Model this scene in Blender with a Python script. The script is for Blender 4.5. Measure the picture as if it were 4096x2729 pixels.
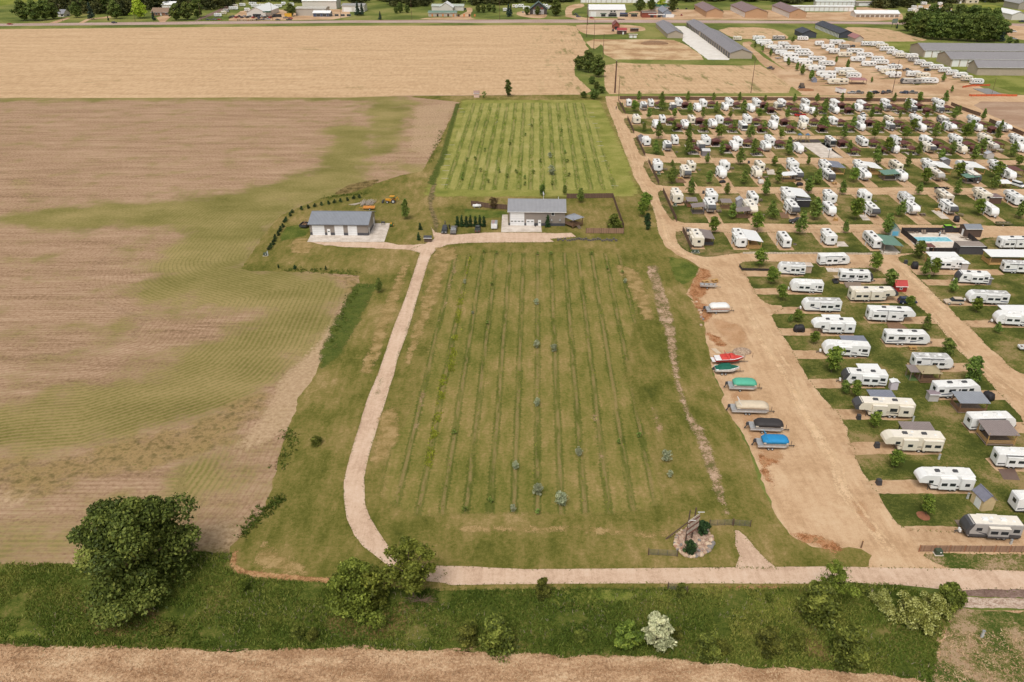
import bpy, bmesh, math, random
import numpy as np
from mathutils import Vector, Matrix
from mathutils.geometry import tessellate_polygon

sc = bpy.context.scene
for o in list(bpy.data.objects):
    bpy.data.objects.remove(o)

# ---------------------------------------------------------------- camera, sky, sun, exposure
CX, CY, FPX, YH, CAMH = 2048.0, 1364.5, 3186.0, -350.0, 90.0   # photo pixels (4096 wide) and metres
TILT = math.atan((CY - YH) / FPX)
cam_d = bpy.data.cameras.new('camera')
cam = bpy.data.objects.new('camera', cam_d)
sc.collection.objects.link(cam)
cam_d.sensor_width = 36.0
cam_d.lens = 36.0 * FPX / 4096.0
cam_d.clip_start = 0.5
cam_d.clip_end = 9000.0
cam.location = (0, 0, CAMH)
cam.rotation_euler = (math.pi / 2 - TILT, 0, 0)
sc.camera = cam

SUN_EL, SUN_AZ = math.radians(58), math.radians(200)   # azimuth clockwise from +Y
world = bpy.data.worlds.new('World')
sc.world = world
world.use_nodes = True
wn = world.node_tree
wn.nodes.clear()
sky = wn.nodes.new('ShaderNodeTexSky')
sky.sky_type = 'NISHITA'
sky.sun_disc = False
sky.sun_elevation = SUN_EL
sky.sun_rotation = SUN_AZ
sky.dust_density = 4.0
sky.air_density = 1.0
hsv = wn.nodes.new('ShaderNodeHueSaturation')
hsv.inputs['Saturation'].default_value = 0.08          # thin even overcast
bg = wn.nodes.new('ShaderNodeBackground')
bg.inputs['Strength'].default_value = 0.12
wo = wn.nodes.new('ShaderNodeOutputWorld')
wn.links.new(sky.outputs[0], hsv.inputs['Color'])
wn.links.new(hsv.outputs[0], bg.inputs['Color'])
wn.links.new(bg.outputs[0], wo.inputs['Surface'])

sun_d = bpy.data.lights.new('sun', 'SUN')
sun_d.energy = 1.5
sun_d.angle = math.radians(24)
sun_d.color = (1.0, 0.93, 0.84)
sun = bpy.data.objects.new('sun', sun_d)
sc.collection.objects.link(sun)
_dir = Vector((math.sin(SUN_AZ) * math.cos(SUN_EL), math.cos(SUN_AZ) * math.cos(SUN_EL), math.sin(SUN_EL)))
sun.rotation_euler = _dir.to_track_quat('Z', 'Y').to_euler()
sun.location = (0, -50, 200)

vs = sc.view_settings
vs.view_transform = 'Standard'
vs.look = 'None'
vs.gamma = 1.0
vs.exposure = 0.12
vs.use_curve_mapping = False
sc.cycles.max_bounces = 5
sc.cycles.diffuse_bounces = 3
sc.cycles.glossy_bounces = 2
sc.cycles.transmission_bounces = 2
sc.cycles.use_adaptive_sampling = True

# ---------------------------------------------------------------- photo pixel -> ground
RG = dict(A=(0,0,.59473),B=(1400,0,.46729),C=(2400,0,.38233),D=(3200,0,.38063),E=(2400,350,.38233),F=(3200,350,.38063),
  G=(2500,600,.33985),H=(3200,600,.38063),I=(2500,850,.33985),J=(3296,850,.33985),K=(2700,1200,.29737),L=(3396,1200,.29737),
  M=(2700,1550,.29737),N=(3396,1550,.29737),O=(2600,1900,.33985),P=(3296,1900,.33985),Q=(1000,730,.29737),S=(1700,730,.40357),
  T=(1600,380,.42481),U=(1300,980,.33985),V=(2000,980,.33985),W=(1300,1500,.38259),X=(2000,1500,.38265),Y=(2500,1950,.28694),
  a=(0,1800,.59242),b=(900,2000,.4649),c=(1800,2100,.46729),d=(3000,2100,.46559),e=(0,380,.59473),f=(0,1050,1.0409),
  h=(1000,1000,.44643),n=(0,0,1.0))
def ground(x, y, z=0.0):
    u = (x - CX) / FPX; v = (y - CY) / FPX
    dy = math.cos(TILT) - v * math.sin(TILT); dz = -math.sin(TILT) - v * math.cos(TILT)
    s = (z - CAMH) / dz
    return (u * s, dy * s)
def Z(k, x, y, z=0.0):
    o = RG[k]
    return ground(o[0] + x * o[2], o[1] + y * o[2], z)
def PL(s):
    """'A 0,1 2,3; B 4,5' -> list of ground points"""
    out = []
    for part in s.split(';'):
        t = part.split()
        for c in t[1:]:
            x, y = c.split(',')
            out.append(Z(t[0], float(x), float(y)))
    return out
YAW = math.radians(1.5)                     # the fields' own axes against the camera's
EN = (math.sin(YAW), math.cos(YAW))         # "up the picture" along the rows
EE = (math.cos(YAW), -math.sin(YAW))

# ---------------------------------------------------------------- scene helpers
col = sc.collection
def tag(o, label=None, cat=None, group=None, kind=None):
    if label: o['label'] = label
    if cat: o['category'] = cat
    if group: o['group'] = group
    if kind: o['kind'] = kind
    return o
def link(name, me, parent=None, loc=None, rot=None, scale=None):
    o = bpy.data.objects.new(name, me)
    col.objects.link(o)
    if parent is not None: o.parent = parent
    if loc is not None: o.location = loc
    if rot is not None: o.rotation_euler = rot
    if scale is not None: o.scale = scale
    return o
def spawn(spec, name, loc, rz=0.0, scale=(1, 1, 1), label=None, cat=None, group=None):
    """one thing: an Empty with a copy of each part of the spec (mesh data shared)"""
    root = link(name, None, None, loc, (0, 0, rz), scale)
    root.empty_display_size = 0.5
    objs = []
    for nm, me, par in spec:
        objs.append(link(nm, me, root if par is None else objs[par]))
    tag(root, label, cat, group)
    return root

class MB:
    def __init__(s): s.v = []; s.f = []
    def add(s, vs, fs):
        n = len(s.v); s.v += [tuple(p) for p in vs]; s.f += [tuple(i + n for i in f) for f in fs]; return s
    def box(s, x0, x1, y0, y1, z0, z1, t=0.0):
        return s.add([(x0,y0,z0),(x1,y0,z0),(x1,y1,z0),(x0,y1,z0),(x0+t,y0+t,z1),(x1-t,y0+t,z1),(x1-t,y1-t,z1),(x0+t,y1-t,z1)],
                     [(3,2,1,0),(4,5,6,7),(0,1,5,4),(1,2,6,5),(2,3,7,6),(3,0,4,7)])
    def prism(s, prof, y0, y1, iy=0.0):
        """profile in (x,z), extruded along y; iy pulls in the top points"""
        n = len(prof); zs = [p[1] for p in prof]; zm, zM = min(zs), max(zs)
        k = lambda z: iy * (z - zm) / max(zM - zm, 1e-6)
        vs = [(x, y0 + k(z), z) for x, z in prof] + [(x, y1 - k(z), z) for x, z in prof]
        fs = [tuple(range(n)), tuple(range(2*n-1, n-1, -1))]
        for i in range(n):
            j = (i + 1) % n; fs.append((i, i + n, j + n, j))
        return s.add(vs, fs)
    def poly(s, pts, z0, z1):
        """flat polygon (x,y) extruded in z"""
        n = len(pts)
        if sum(pts[i][0]*pts[(i+1)%n][1]-pts[(i+1)%n][0]*pts[i][1] for i in range(n)) < 0: pts = pts[::-1]
        vs = [(x, y, z0) for x, y in pts] + [(x, y, z1) for x, y in pts]
        fs = [tuple(range(n-1, -1, -1)), tuple(range(n, 2*n))] + [(i, (i+1)%n, (i+1)%n+n, i+n) for i in range(n)]
        return s.add(vs, fs)
    def tube(s, p0, p1, r0, r1=None, n=8):
        r1 = r0 if r1 is None else r1
        p0 = Vector(p0); p1 = Vector(p1); d = (p1 - p0).normalized()
        a = d.orthogonal().normalized(); b = d.cross(a)
        vs = []
        for p, r in ((p0, r0), (p1, r1)):
            for i in range(n):
                t = 2*math.pi*i/n; vs.append(p + a*math.cos(t)*r + b*math.sin(t)*r)
        fs = [(i, (i+1)%n, (i+1)%n+n, i+n) for i in range(n)] + [tuple(range(n-1,-1,-1)), tuple(range(n,2*n))]
        return s.add(vs, fs)
    def ell(s, c, r, nu=10, nv=6, cut=None):
        vs = []; fs = []
        for j in range(nv+1):
            ph = -math.pi/2 + math.pi*j/nv
            for i in range(nu):
                t = 2*math.pi*i/nu
                z = c[2] + r[2]*math.sin(ph)
                if cut is not None: z = max(z, cut)
                vs.append((c[0]+r[0]*math.cos(ph)*math.cos(t), c[1]+r[1]*math.cos(ph)*math.sin(t), z))
        for j in range(nv):
            for i in range(nu):
                fs.append((j*nu+i, j*nu+(i+1)%nu, (j+1)*nu+(i+1)%nu, (j+1)*nu+i))
        return s.add(vs, fs)
    def loft(s, secs, cap=True):
        n = len(secs[0]); vs = [p for q in secs for p in q]; fs = []
        for k in range(len(secs)-1):
            for i in range(n):
                fs.append((k*n+i, k*n+(i+1)%n, (k+1)*n+(i+1)%n, (k+1)*n+i))
        if cap: fs += [tuple(range(n-1,-1,-1)), tuple(range((len(secs)-1)*n, len(secs)*n))]
        return s.add(vs, fs)
    def mesh(s, name, mat, bevel=0.0, smooth=False):
        me = bpy.data.meshes.new(name)
        me.from_pydata(s.v, [], s.f)
        bm = bmesh.new(); bm.from_mesh(me)
        bmesh.ops.recalc_face_normals(bm, faces=bm.faces[:])
        if bevel > 0:
            bmesh.ops.bevel(bm, geom=bm.edges[:], offset=bevel, segments=1, affect='EDGES', clamp_overlap=True)
        bm.to_mesh(me); bm.free()
        if mat is not None: me.materials.append(mat)
        if smooth: me.shade_smooth()
        return me
def npmesh(name, verts, quads, mat, attrs=None, tri=False):
    """fast mesh from numpy arrays; attrs = {name: per-vertex floats}"""
    k = 3 if tri else 4
    me = bpy.data.meshes.new(name)
    nv, nf = len(verts), len(quads)
    me.vertices.add(nv); me.loops.add(nf*k); me.polygons.add(nf)
    me.vertices.foreach_set('co', np.asarray(verts, np.float32).ravel())
    me.loops.foreach_set('vertex_index', np.asarray(quads, np.int32).ravel())
    me.polygons.foreach_set('loop_start', np.arange(0, nf*k, k, dtype=np.int32))
    for a, arr in (attrs or {}).items():
        at = me.attributes.new(a, 'FLOAT', 'POINT'); at.data.foreach_set('value', np.asarray(arr, np.float32))
    me.update(calc_edges=True)
    if mat is not None: me.materials.append(mat)
    return me

# ---------------------------------------------------------------- materials
def s2l(c):
    return tuple(((x/255)/12.92 if x/255 <= 0.04045 else ((x/255+0.055)/1.055)**2.4) for x in c)
GAIN = 1.22
def C(r, g, b):
    """colour as it reads in the photograph -> base colour under this light"""
    return tuple(min(v / GAIN, 0.86) for v in s2l((r, g, b)))
class NT:
    def __init__(s, name):
        s.m = bpy.data.materials.new(name); s.m.use_nodes = True
        s.t = s.m.node_tree; s.t.nodes.clear()
        s.out = s.t.nodes.new('ShaderNodeOutputMaterial')
        s.b = s.t.nodes.new('ShaderNodeBsdfPrincipled')
        s.t.links.new(s.b.outputs[0], s.out.inputs[0])
        s.b.inputs['Specular IOR Level'].default_value = 0.3
    def put(s, i, v):
        if isinstance(v, bpy.types.NodeSocket): s.t.links.new(v, i)
        elif isinstance(v, (tuple, list)): i.default_value = (*v, 1.0) if len(v) == 3 and len(i.default_value) == 4 else v
        else: i.default_value = v
    def n(s, kind, **kw):
        return s.t.nodes.new(kind)
    def pos(s, sx=1, sy=1, sz=1, obj=False):
        if obj: g = s.n('ShaderNodeTexCoord').outputs['Object']
        else: g = s.n('ShaderNodeNewGeometry').outputs['Position']
        if (sx, sy, sz) == (1, 1, 1): return g
        m = s.n('ShaderNodeVectorMath'); m.operation = 'MULTIPLY'
        s.put(m.inputs[0], g); m.inputs[1].default_value = (sx, sy, sz)
        return m.outputs[0]
    def noise(s, vec, scale, detail=3, rough=0.55):
        k = s.n('ShaderNodeTexNoise'); s.put(k.inputs['Vector'], vec)
        k.inputs['Scale'].default_value = scale; k.inputs['Detail'].default_value = detail; k.inputs['Roughness'].default_value = rough
        return k.outputs[0]
    def math(s, op, a, b=0.0, c=None):
        k = s.n('ShaderNodeMath'); k.operation = op
        s.put(k.inputs[0], a); s.put(k.inputs[1], b)
        if c is not None: s.put(k.inputs[2], c)
        return k.outputs[0]
    def ramp(s, fac, stops):
        k = s.n('ShaderNodeValToRGB'); s.put(k.inputs[0], fac); e = k.color_ramp.elements
        while len(e) < len(stops): e.new(0.5)
        for i, (p, c) in enumerate(stops):
            e[i].position = p; e[i].color = (*c, 1) if len(c) == 3 else c
        return k.outputs[0]
    def mix(s, fac, a, b, mode='MIX'):
        k = s.n('ShaderNodeMix'); k.data_type = 'RGBA'; k.blend_type = mode
        s.put(k.inputs[0], fac); s.put(k.inputs[6], a); s.put(k.inputs[7], b)
        return k.outputs[2]
    def step(s, v, lo, hi):
        k = s.n('ShaderNodeMapRange'); k.interpolation_type = 'SMOOTHSTEP'
        s.put(k.inputs[0], v); k.inputs[1].default_value = lo; k.inputs[2].default_value = hi
        return k.outputs[0]
    def attr(s, name):
        k = s.n('ShaderNodeAttribute'); k.attribute_name = name
        return k.outputs['Fac']
    def xyz(s, v):
        k = s.n('ShaderNodeSeparateXYZ'); s.put(k.inputs[0], v)
        return k.outputs
    def col(s, c, rough=0.9):
        s.put(s.b.inputs['Base Color'], c); s.b.inputs['Roughness'].default_value = rough
        return s
    def con(s, f, k):
        return s.math('ADD', s.math('MULTIPLY', s.math('SUBTRACT', f, .5), k), .5)
    def soften(s, w1=1.2, w2=.9, lo=.3, hi=.7, sc_=.4, amt=1.0):
        """the patch breaks up into ragged bits towards its edge"""
        p = s.pos()
        m = s.math('ADD', s.attr('mask'), s.math('ADD', s.math('MULTIPLY', s.math('SUBTRACT', s.noise(p, sc_, 4, .6), .5), w1), s.math('ADD', s.math('MULTIPLY', s.math('SUBTRACT', s.noise(p, 2.2, 3, .7), .5), w2), s.math('MULTIPLY', s.math('SUBTRACT', s.noise(p, 7.0, 2, .6), .5), 1.3))))
        tr = s.n('ShaderNodeBsdfTransparent'); mx = s.n('ShaderNodeMixShader')
        T = (lo+hi)/2 + (1-amt)*.75
        s.put(mx.inputs[0], s.step(m, T-.03, T+.03))
        s.t.links.new(tr.outputs[0], mx.inputs[1]); s.t.links.new(s.b.outputs[0], mx.inputs[2]); s.t.links.new(mx.outputs[0], s.out.inputs[0])
        return s
    def bump(s, h, strength=0.3, dist=0.1):
        k = s.n('ShaderNodeBump'); k.inputs['Strength'].default_value = strength; k.inputs['Distance'].default_value = dist
        s.put(k.inputs['Height'], h); s.t.links.new(k.outputs[0], s.b.inputs['Normal'])
        return s
MATS = {}
def paint(name, c, rough=0.5, var=0.08, scale=1.5, metal=0.0, spec=0.4):
    """painted or plain surface with faint uneven tone"""
    if name in MATS: return MATS[name]
    t = NT(name)
    f = t.noise(t.pos(obj=True), scale, 4)
    g = t.noise(t.pos(obj=True), scale*9, 2)
    f = t.math('ADD', t.math('MULTIPLY', f, 0.7), t.math('MULTIPLY', g, 0.3))
    lo = tuple(v*(1-var*1.6) for v in c); hi = tuple(min(v*(1+var), 0.9) for v in c)
    t.col(t.ramp(f, [(0.3, lo), (0.7, hi)]), rough)
    t.b.inputs['Metallic'].default_value = metal; t.b.inputs['Specular IOR Level'].default_value = spec
    MATS[name] = t.m
    return t.m
def gmat(name, stops, scale=0.25, fine=3.0, wf=0.45, stretch=(1, 1, 1), bump=0.5, rough=0.95, micro=5.0, k=2.4, soft=None):
    """ground: colour stops over blended coarse / fine / grain noise"""
    t = NT(name)
    p = t.pos(*stretch)
    a = t.noise(p, scale, 5, 0.6)
    b = t.noise(t.pos(), fine*.7, 4, 0.7)
    m = t.noise(t.pos(), micro, 1, 0.5)
    f = t.math('ADD', t.math('MULTIPLY', a, 1 - wf), t.math('MULTIPLY', t.math('ADD', t.math('MULTIPLY', b, .6), t.math('MULTIPLY', m, .4)), wf))
    t.col(t.ramp(t.con(f, k), stops), rough)
    t.b.inputs['Specular IOR Level'].default_value = 0.1
    t.bump(b, bump, 0.12)
    if soft: t.soften(**soft)
    MATS[name] = t.m
    return t.m
def ribbed(name, c, axis, period=0.3, depth=0.6, rough=0.45):
    """ribbed sheet-metal cladding: colour plus fine relief"""
    if name in MATS: return MATS[name]
    t = NT(name)
    q = t.xyz(t.pos(obj=True))[axis]
    w = t.math('SINE', t.math('MULTIPLY', q, 2*math.pi/period))
    f = t.noise(t.pos(obj=True), 0.6, 4)
    base = t.ramp(f, [(0.25, tuple(v*0.9 for v in c)), (0.75, tuple(min(v*1.06, .9) for v in c))])
    t.col(t.mix(t.step(w, 0.55, 0.95), base, tuple(v*0.8 for v in c)), rough)
    t.bump(w, depth, 0.03)
    MATS[name] = t.m
    return t.m

# ---------------------------------------------------------------- ground sheets
rnd = random.Random(7)
EDGES = []
def chaikin(p, n=2):
    for _ in range(n):
        q = []
        for i in range(len(p)):
            a, b = p[i], p[(i+1) % len(p)]
            q += [(a[0]*.75+b[0]*.25, a[1]*.75+b[1]*.25), (a[0]*.25+b[0]*.75, a[1]*.25+b[1]*.75)]
        p = q
    return p
def ragged(p, step=1.0, amp=0.25, seed=1):
    r = random.Random(seed); out = []; o1 = o2 = 0.0
    for i in range(len(p)):
        a, b = Vector(p[i]), Vector(p[(i+1) % len(p)]); d = b - a; L = d.length
        if L < 1e-6: continue
        n = max(1, min(400, int(L/step))); nn = Vector((-d.y, d.x))/L
        for k in range(n):
            o1 = o1*.85 + r.gauss(0, amp*.55); o2 = r.gauss(0, amp*.35)
            q = a + d*(k/n) + nn*max(-3*amp, min(3*amp, o1*.6 + o2)); out.append((q.x, q.y))
    return out
def sheet(name, pts, z, mat, step=1.0, amp=0.2, smooth=0, label=None, kind='structure', parent=None):
    if smooth: pts = chaikin(pts, smooth)
    if amp > 0: pts = ragged(pts, step, amp, len(pts) + int(abs(pts[0][0])*10))
    if name in ('camp_lawn', 'driveway', 'entrance_road', 'ditch_grass_bank', 'gate_track'): EDGES.append(pts)
    v3 = [Vector((x, y, 0)) for x, y in pts]
    tris = tessellate_polygon([v3])
    me = bpy.data.meshes.new(name)
    fs = []
    for t in tris:
        a, b, c = (pts[i] for i in t)
        if (b[0]-a[0])*(c[1]-a[1]) - (b[1]-a[1])*(c[0]-a[0]) < 0: t = (t[0], t[2], t[1])
        fs.append(tuple(t))
    me.from_pydata([(x, y, z) for x, y in pts], [], fs)
    me.materials.append(mat)
    o = link(name, me, parent)
    if kind: o['kind'] = kind
    if label: o['label'] = label
    return o
def inpoly(X, Y, poly):
    r = np.zeros(X.shape, bool); n = len(poly)
    for i in range(n):
        x0, y0 = poly[i]; x1, y1 = poly[(i+1) % n]
        if y0 == y1: continue
        r ^= ((y0 > Y) != (y1 > Y)) & (X < (x1-x0)*(Y-y0)/(y1-y0) + x0)
    return r
def blur(a, n):
    for _ in range(n):
        a = (a + np.roll(a,1,0) + np.roll(a,-1,0) + np.roll(a,1,1) + np.roll(a,-1,1)) / 5
    return a
SOFTN = [0]
def soft_sheet(name, pts, z, mat, step=.5, nb=4, label=None, kind='structure'):
    """a patch of ground whose edge thins out through its material"""
    P = np.array(pts); m = step*(nb+2)
    x = np.arange(P[:,0].min()-m, P[:,0].max()+m+step, step); y = np.arange(P[:,1].min()-m, P[:,1].max()+m+step, step)
    X, Y = np.meshgrid(x, y); k = blur(inpoly(X, Y, pts).astype(float), nb)
    ny, nx = X.shape; idx = np.arange(ny*nx).reshape(ny, nx)
    q = np.stack([idx[:-1,:-1], idx[:-1,1:], idx[1:,1:], idx[1:,:-1]], -1).reshape(-1, 4)
    q = q[(k.ravel()[q].max(1) > .01)]
    SOFTN[0] += 1
    me = npmesh(name, np.stack([X.ravel(), Y.ravel(), np.full(X.size, z + SOFTN[0]*.00015)], 1), q, mat, {'mask': k.ravel()})
    o = link(name, me)
    if kind: o['kind'] = kind
    if label: o['label'] = label
    return o
def rect(x0, x1, y0, y1):
    """rectangle along the rows' axes: x measured at its place, given in ground metres"""
    t = math.tan(YAW)
    return [(x0 + t*(y0-y0), y0), (x1, y0), (x1 + t*(y1-y0), y1), (x0 + t*(y1-y0), y1)]
# ================================================================ GROUND
M_far = gmat('far_grass', [(0.3, C(92,104,48)), (0.5, C(120,128,62)), (0.7, C(152,146,86))], .02, .6, .35)
sheet('ground', [(-4000, -400), (4000, -400), (4000, 5000), (-4000, 5000)], 0.0, M_far, amp=0, label='green grassland reaching to the horizon')

# --- the crop field on the left: one fine grid, growth painted as soft masks
def pldist(X, Y, pl):
    d = np.full(X.shape, 1e9)
    for (x0, y0), (x1, y1) in zip(pl[:-1], pl[1:]):
        dx, dy = x1-x0, y1-y0
        t = np.clip(((X-x0)*dx + (Y-y0)*dy)/(dx*dx+dy*dy), 0, 1)
        d = np.minimum(d, np.hypot(X-x0-t*dx, Y-y0-t*dy))
    return d
ST = 1.25
gx = np.arange(-330, 12, ST); gy = np.arange(84, 462, ST)
GX, GY = np.meshgrid(gx, gy)
green = np.zeros(GX.shape)
for s, a in (('e 0,790 380,765 620,745 1000,730 1250,700 1600,660 1850,590 2080,545 2170,470 2200,380 2290,270 2150,262 2250,205 2354,200 2460,200 2500,330 2450,500 2380,660 1900,800 1640,1130 1600,1211 900,1211 1080,1100 1230,950 1200,880 800,870 500,905 300,890 0,880', 1),
             ('e -900,6 2700,6 2700,40 1500,36 -900,44', .8),
             ('T -300,30 120,50 120,130 20,320 -60,560 -300,600', .9), ('T 0,640 240,640 260,740 0,760', .8),
             ('f 500,60 920,10 1250,40 1300,90 1270,300 1130,400 1060,470 830,560 400,690 300,720 0,740 -500,760 -500,600 0,560 140,500 420,480 620,420 720,380 800,310 1000,230 1040,180 700,170 560,120', 1),
             ('f 310,260 440,235 520,240 440,300 330,282', .9), ('f 330,50 430,38 420,58', .9), ('f 430,200 540,180 540,205', .7), ('f 300,100 360,92 350,115', .8),
             ('f 0,400 300,370 500,360 300,395 0,415', .5),
             ('a -400,380 300,400 560,470 560,790 -400,790', .62), ('a 200,330 700,300 1400,330 1688,300 1600,560 1300,690 500,560', .5), ('a 1050,250 1400,40 1688,-60 1760,0 1700,300 1500,430 1340,480', .85),
             ('e 1250,590 1340,585 1330,600 1250,600', .9), ('e 1500,1150 1640,1120 1560,1211', 1)):
    green = np.maximum(green, a * blur(inpoly(GX, GY, PL(s)).astype(float), 34))
weed = np.zeros(GX.shape)
for s, a in (('f 100,800 400,700 700,640 900,540 1060,480 1010,560 900,660 780,740 560,800 200,830 0,830', 1), ('a -300,20 300,60 560,180 420,330 180,330 -300,200', .8),
             ('h 720,225 970,235 975,330 900,440 850,400 880,290 720,250', 1.2)):
    weed = np.maximum(weed, a * blur(inpoly(GX, GY, PL(s)).astype(float), 4))
bare = np.zeros(GX.shape)
for s, a in (('f 1060,470 1130,400 1230,300 1300,200 1345,120 1380,200 1290,380 1200,560 1150,620 1000,700 880,740 1000,600', 1), ('a 0,270 160,250 260,300 130,350 0,400', 1.2),
             ('a 1200,560 1550,450 1660,560 1600,690 1200,690', .8), ('T 130,110 550,60 430,330 300,590 60,520', .6)):
    bare = np.maximum(bare, a * blur(inpoly(GX, GY, PL(s)).astype(float), 4))
L1 = PL('f -600,860 0,770 300,745 830,565 1060,470 1180,330 1290,60; Q 0,1000 250,620 430,440 960,220 1400,60')
head = pldist(GX, GY, L1)
near = np.clip(1 - (head - 38)/10, 0, 1) * (GY > np.interp(GX, [p[0] for p in L1[:5]], [p[1] for p in L1[:5]]) - 6)
low = blur(inpoly(GX, GY, PL('f 1345,100 1060,480 900,650 700,780 700,1000 1200,1300 1500,900')).astype(float), 3)
rowx = pldist(GX, GY, PL('b 60,420 330,100; f 1103,800 1197,520 1301,350 1345,170 1400,100'))
rowc = np.where(near > .5, head, GY)
rowc = np.where(low > .5, rowx, rowc)
ny, nx = GX.shape
idx = np.arange(ny*nx).reshape(ny, nx)
quads = np.stack([idx[:-1,:-1], idx[:-1,1:], idx[1:,1:], idx[1:,:-1]], -1).reshape(-1, 4)
t = NT('crop_field')
P0 = t.pos(); pz = t.xyz(P0)
st = t.noise(t.pos(.02, .2, 1), 1.0, 6, .68)
st2 = t.noise(t.pos(.09, 1.0, 1), 1.0, 4, .68)
fn = t.noise(P0, 1.2, 5, .72)
soil = t.ramp(t.con(t.math('ADD', t.math('MULTIPLY', st, .3), t.math('ADD', t.math('MULTIPLY', st2, .22), t.math('MULTIPLY', fn, .48))), 2.3),
              [(.25, C(136,109,82)), (.42, C(168,137,109)), (.57, C(187,155,126)), (.78, C(205,176,147))])
gn = t.noise(P0, .09, 5, .6)
gmask = t.step(t.math('ADD', t.math('MULTIPLY', t.attr('green'), 1.2), t.math('ADD', t.math('MULTIPLY', t.math('SUBTRACT', gn, .47), 2.6), t.math('MULTIPLY', t.math('SUBTRACT', fn, .5), 1.5))), .02, .98)
gcol = t.ramp(t.math('ADD', t.math('MULTIPLY', t.noise(t.pos(.6, 1, 1), .06, 5, .6), .6), t.math('MULTIPLY', fn, .4)), [(.32, C(108,106,50)), (.48, C(144,134,78)), (.64, C(172,154,102))])
row = t.math('SINE', t.math('MULTIPLY', t.attr('rowc'), 2*math.pi/1.15))
rown = t.math('ADD', row, t.math('MULTIPLY', t.math('SUBTRACT', fn, .5), 2.4))
gap = t.math('MULTIPLY', t.step(rown, -.1, .9), t.step(pz[1], 250.0, 120.0))
gcol = t.mix(t.math('MULTIPLY', gap, .5), gcol, C(176,146,106))
gcol = t.mix(t.math('MULTIPLY', t.step(rown, -.2, -1.2), .3), gcol, C(92,88,42))
c = t.mix(t.math('MULTIPLY', t.math('MULTIPLY', t.step(rown, 0, 1.0), t.step(pz[1], 300.0, 140.0)), .34), soil, C(138,110,80))
c = t.mix(gmask, c, gcol)
bmask = t.step(t.math('ADD', t.attr('bare'), t.math('MULTIPLY', t.math('SUBTRACT', fn, .5), 1.2)), .3, .8)
c = t.mix(t.math('MULTIPLY', bmask, .88), c, t.ramp(fn, [(.3, C(168,138,104)), (.7, C(214,186,152))]))
wmask = t.step(t.math('ADD', t.attr('weed'), t.math('MULTIPLY', t.math('SUBTRACT', t.noise(P0, .18, 5, .65), .5), 2.2)), .15, .95)
c = t.mix(t.math('MULTIPLY', wmask, .85), c, t.ramp(t.con(t.noise(P0, .6, 5, .7), 1.6), [(.2, C(98,92,50)), (.4, C(134,116,72)), (.58, C(172,144,98)), (.75, C(120,112,62))]))
t.col(c, .95); t.b.inputs['Specular IOR Level'].default_value = .1
t.bump(t.math('ADD', fn, t.math('MULTIPLY', rown, -.12)), .5, .15)
M_crop = t.m
me = npmesh('crop_field', np.stack([GX.ravel(), GY.ravel(), np.full(GX.size, .006)], 1), quads, M_crop,
            dict(green=green.ravel(), weed=weed.ravel(), bare=bare.ravel(), rowc=rowc.ravel()))
tag(link('crop_field', me), 'brown and green crop field with thin rows left of the driveway', kind='structure')

# --- tan field beyond
t = NT('tan_field')
P0 = t.pos(); pz = t.xyz(P0)
a = t.noise(t.pos(.012, .12, 1), 1.0, 6, .7); b = t.noise(t.pos(1, .35, 1), .45, 5, .75); e2 = t.noise(t.pos(.08, .4, 1), 1.0, 5, .7)
c = t.ramp(t.con(t.math('ADD', t.math('MULTIPLY', a, .3), t.math('ADD', t.math('MULTIPLY', b, .42), t.math('MULTIPLY', e2, .28))), 2.0), [(.3, C(188,154,114)), (.5, C(211,175,135)), (.66, C(224,191,151))])
w = t.noise(t.pos(.5, 1.3, 1), .03, 6, .7)
c = t.mix(t.math('MULTIPLY', t.step(w, .62, .72), .8), c, C(130,124,66))
east = t.math('MULTIPLY', t.step(pz[0], 5.0, 45.0), t.step(t.noise(t.pos(1.2, .25, 1), .12, 5, .7), .53, .66))
c = t.mix(t.math('MULTIPLY', east, .75), c, C(116,118,56))
c = t.mix(t.math('MULTIPLY', t.math('MULTIPLY', t.step(pz[0], 20.0, 45.0), t.step(t.math('ADD', t.math('SINE', t.math('MULTIPLY', pz[0], 2.4)), t.math('MULTIPLY', t.noise(P0, .15, 4), 2.0)), .9, 2.2)), .12), c, C(158,122,86))
t.col(c, .95).bump(b, .4, .15)
M_tan = t.m
sheet('far_stubble_field', PL('n -900,118 0,117 595,111 1400,104 2264,101 2304,106 2332,154 2350,196 2300,270 2300,304 2366,364 2335,379 1662,382 1400,390 0,393 -900,396'),
      .012, M_tan, 3, .5, label='wide pale tan harvested field below the highway')

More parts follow.
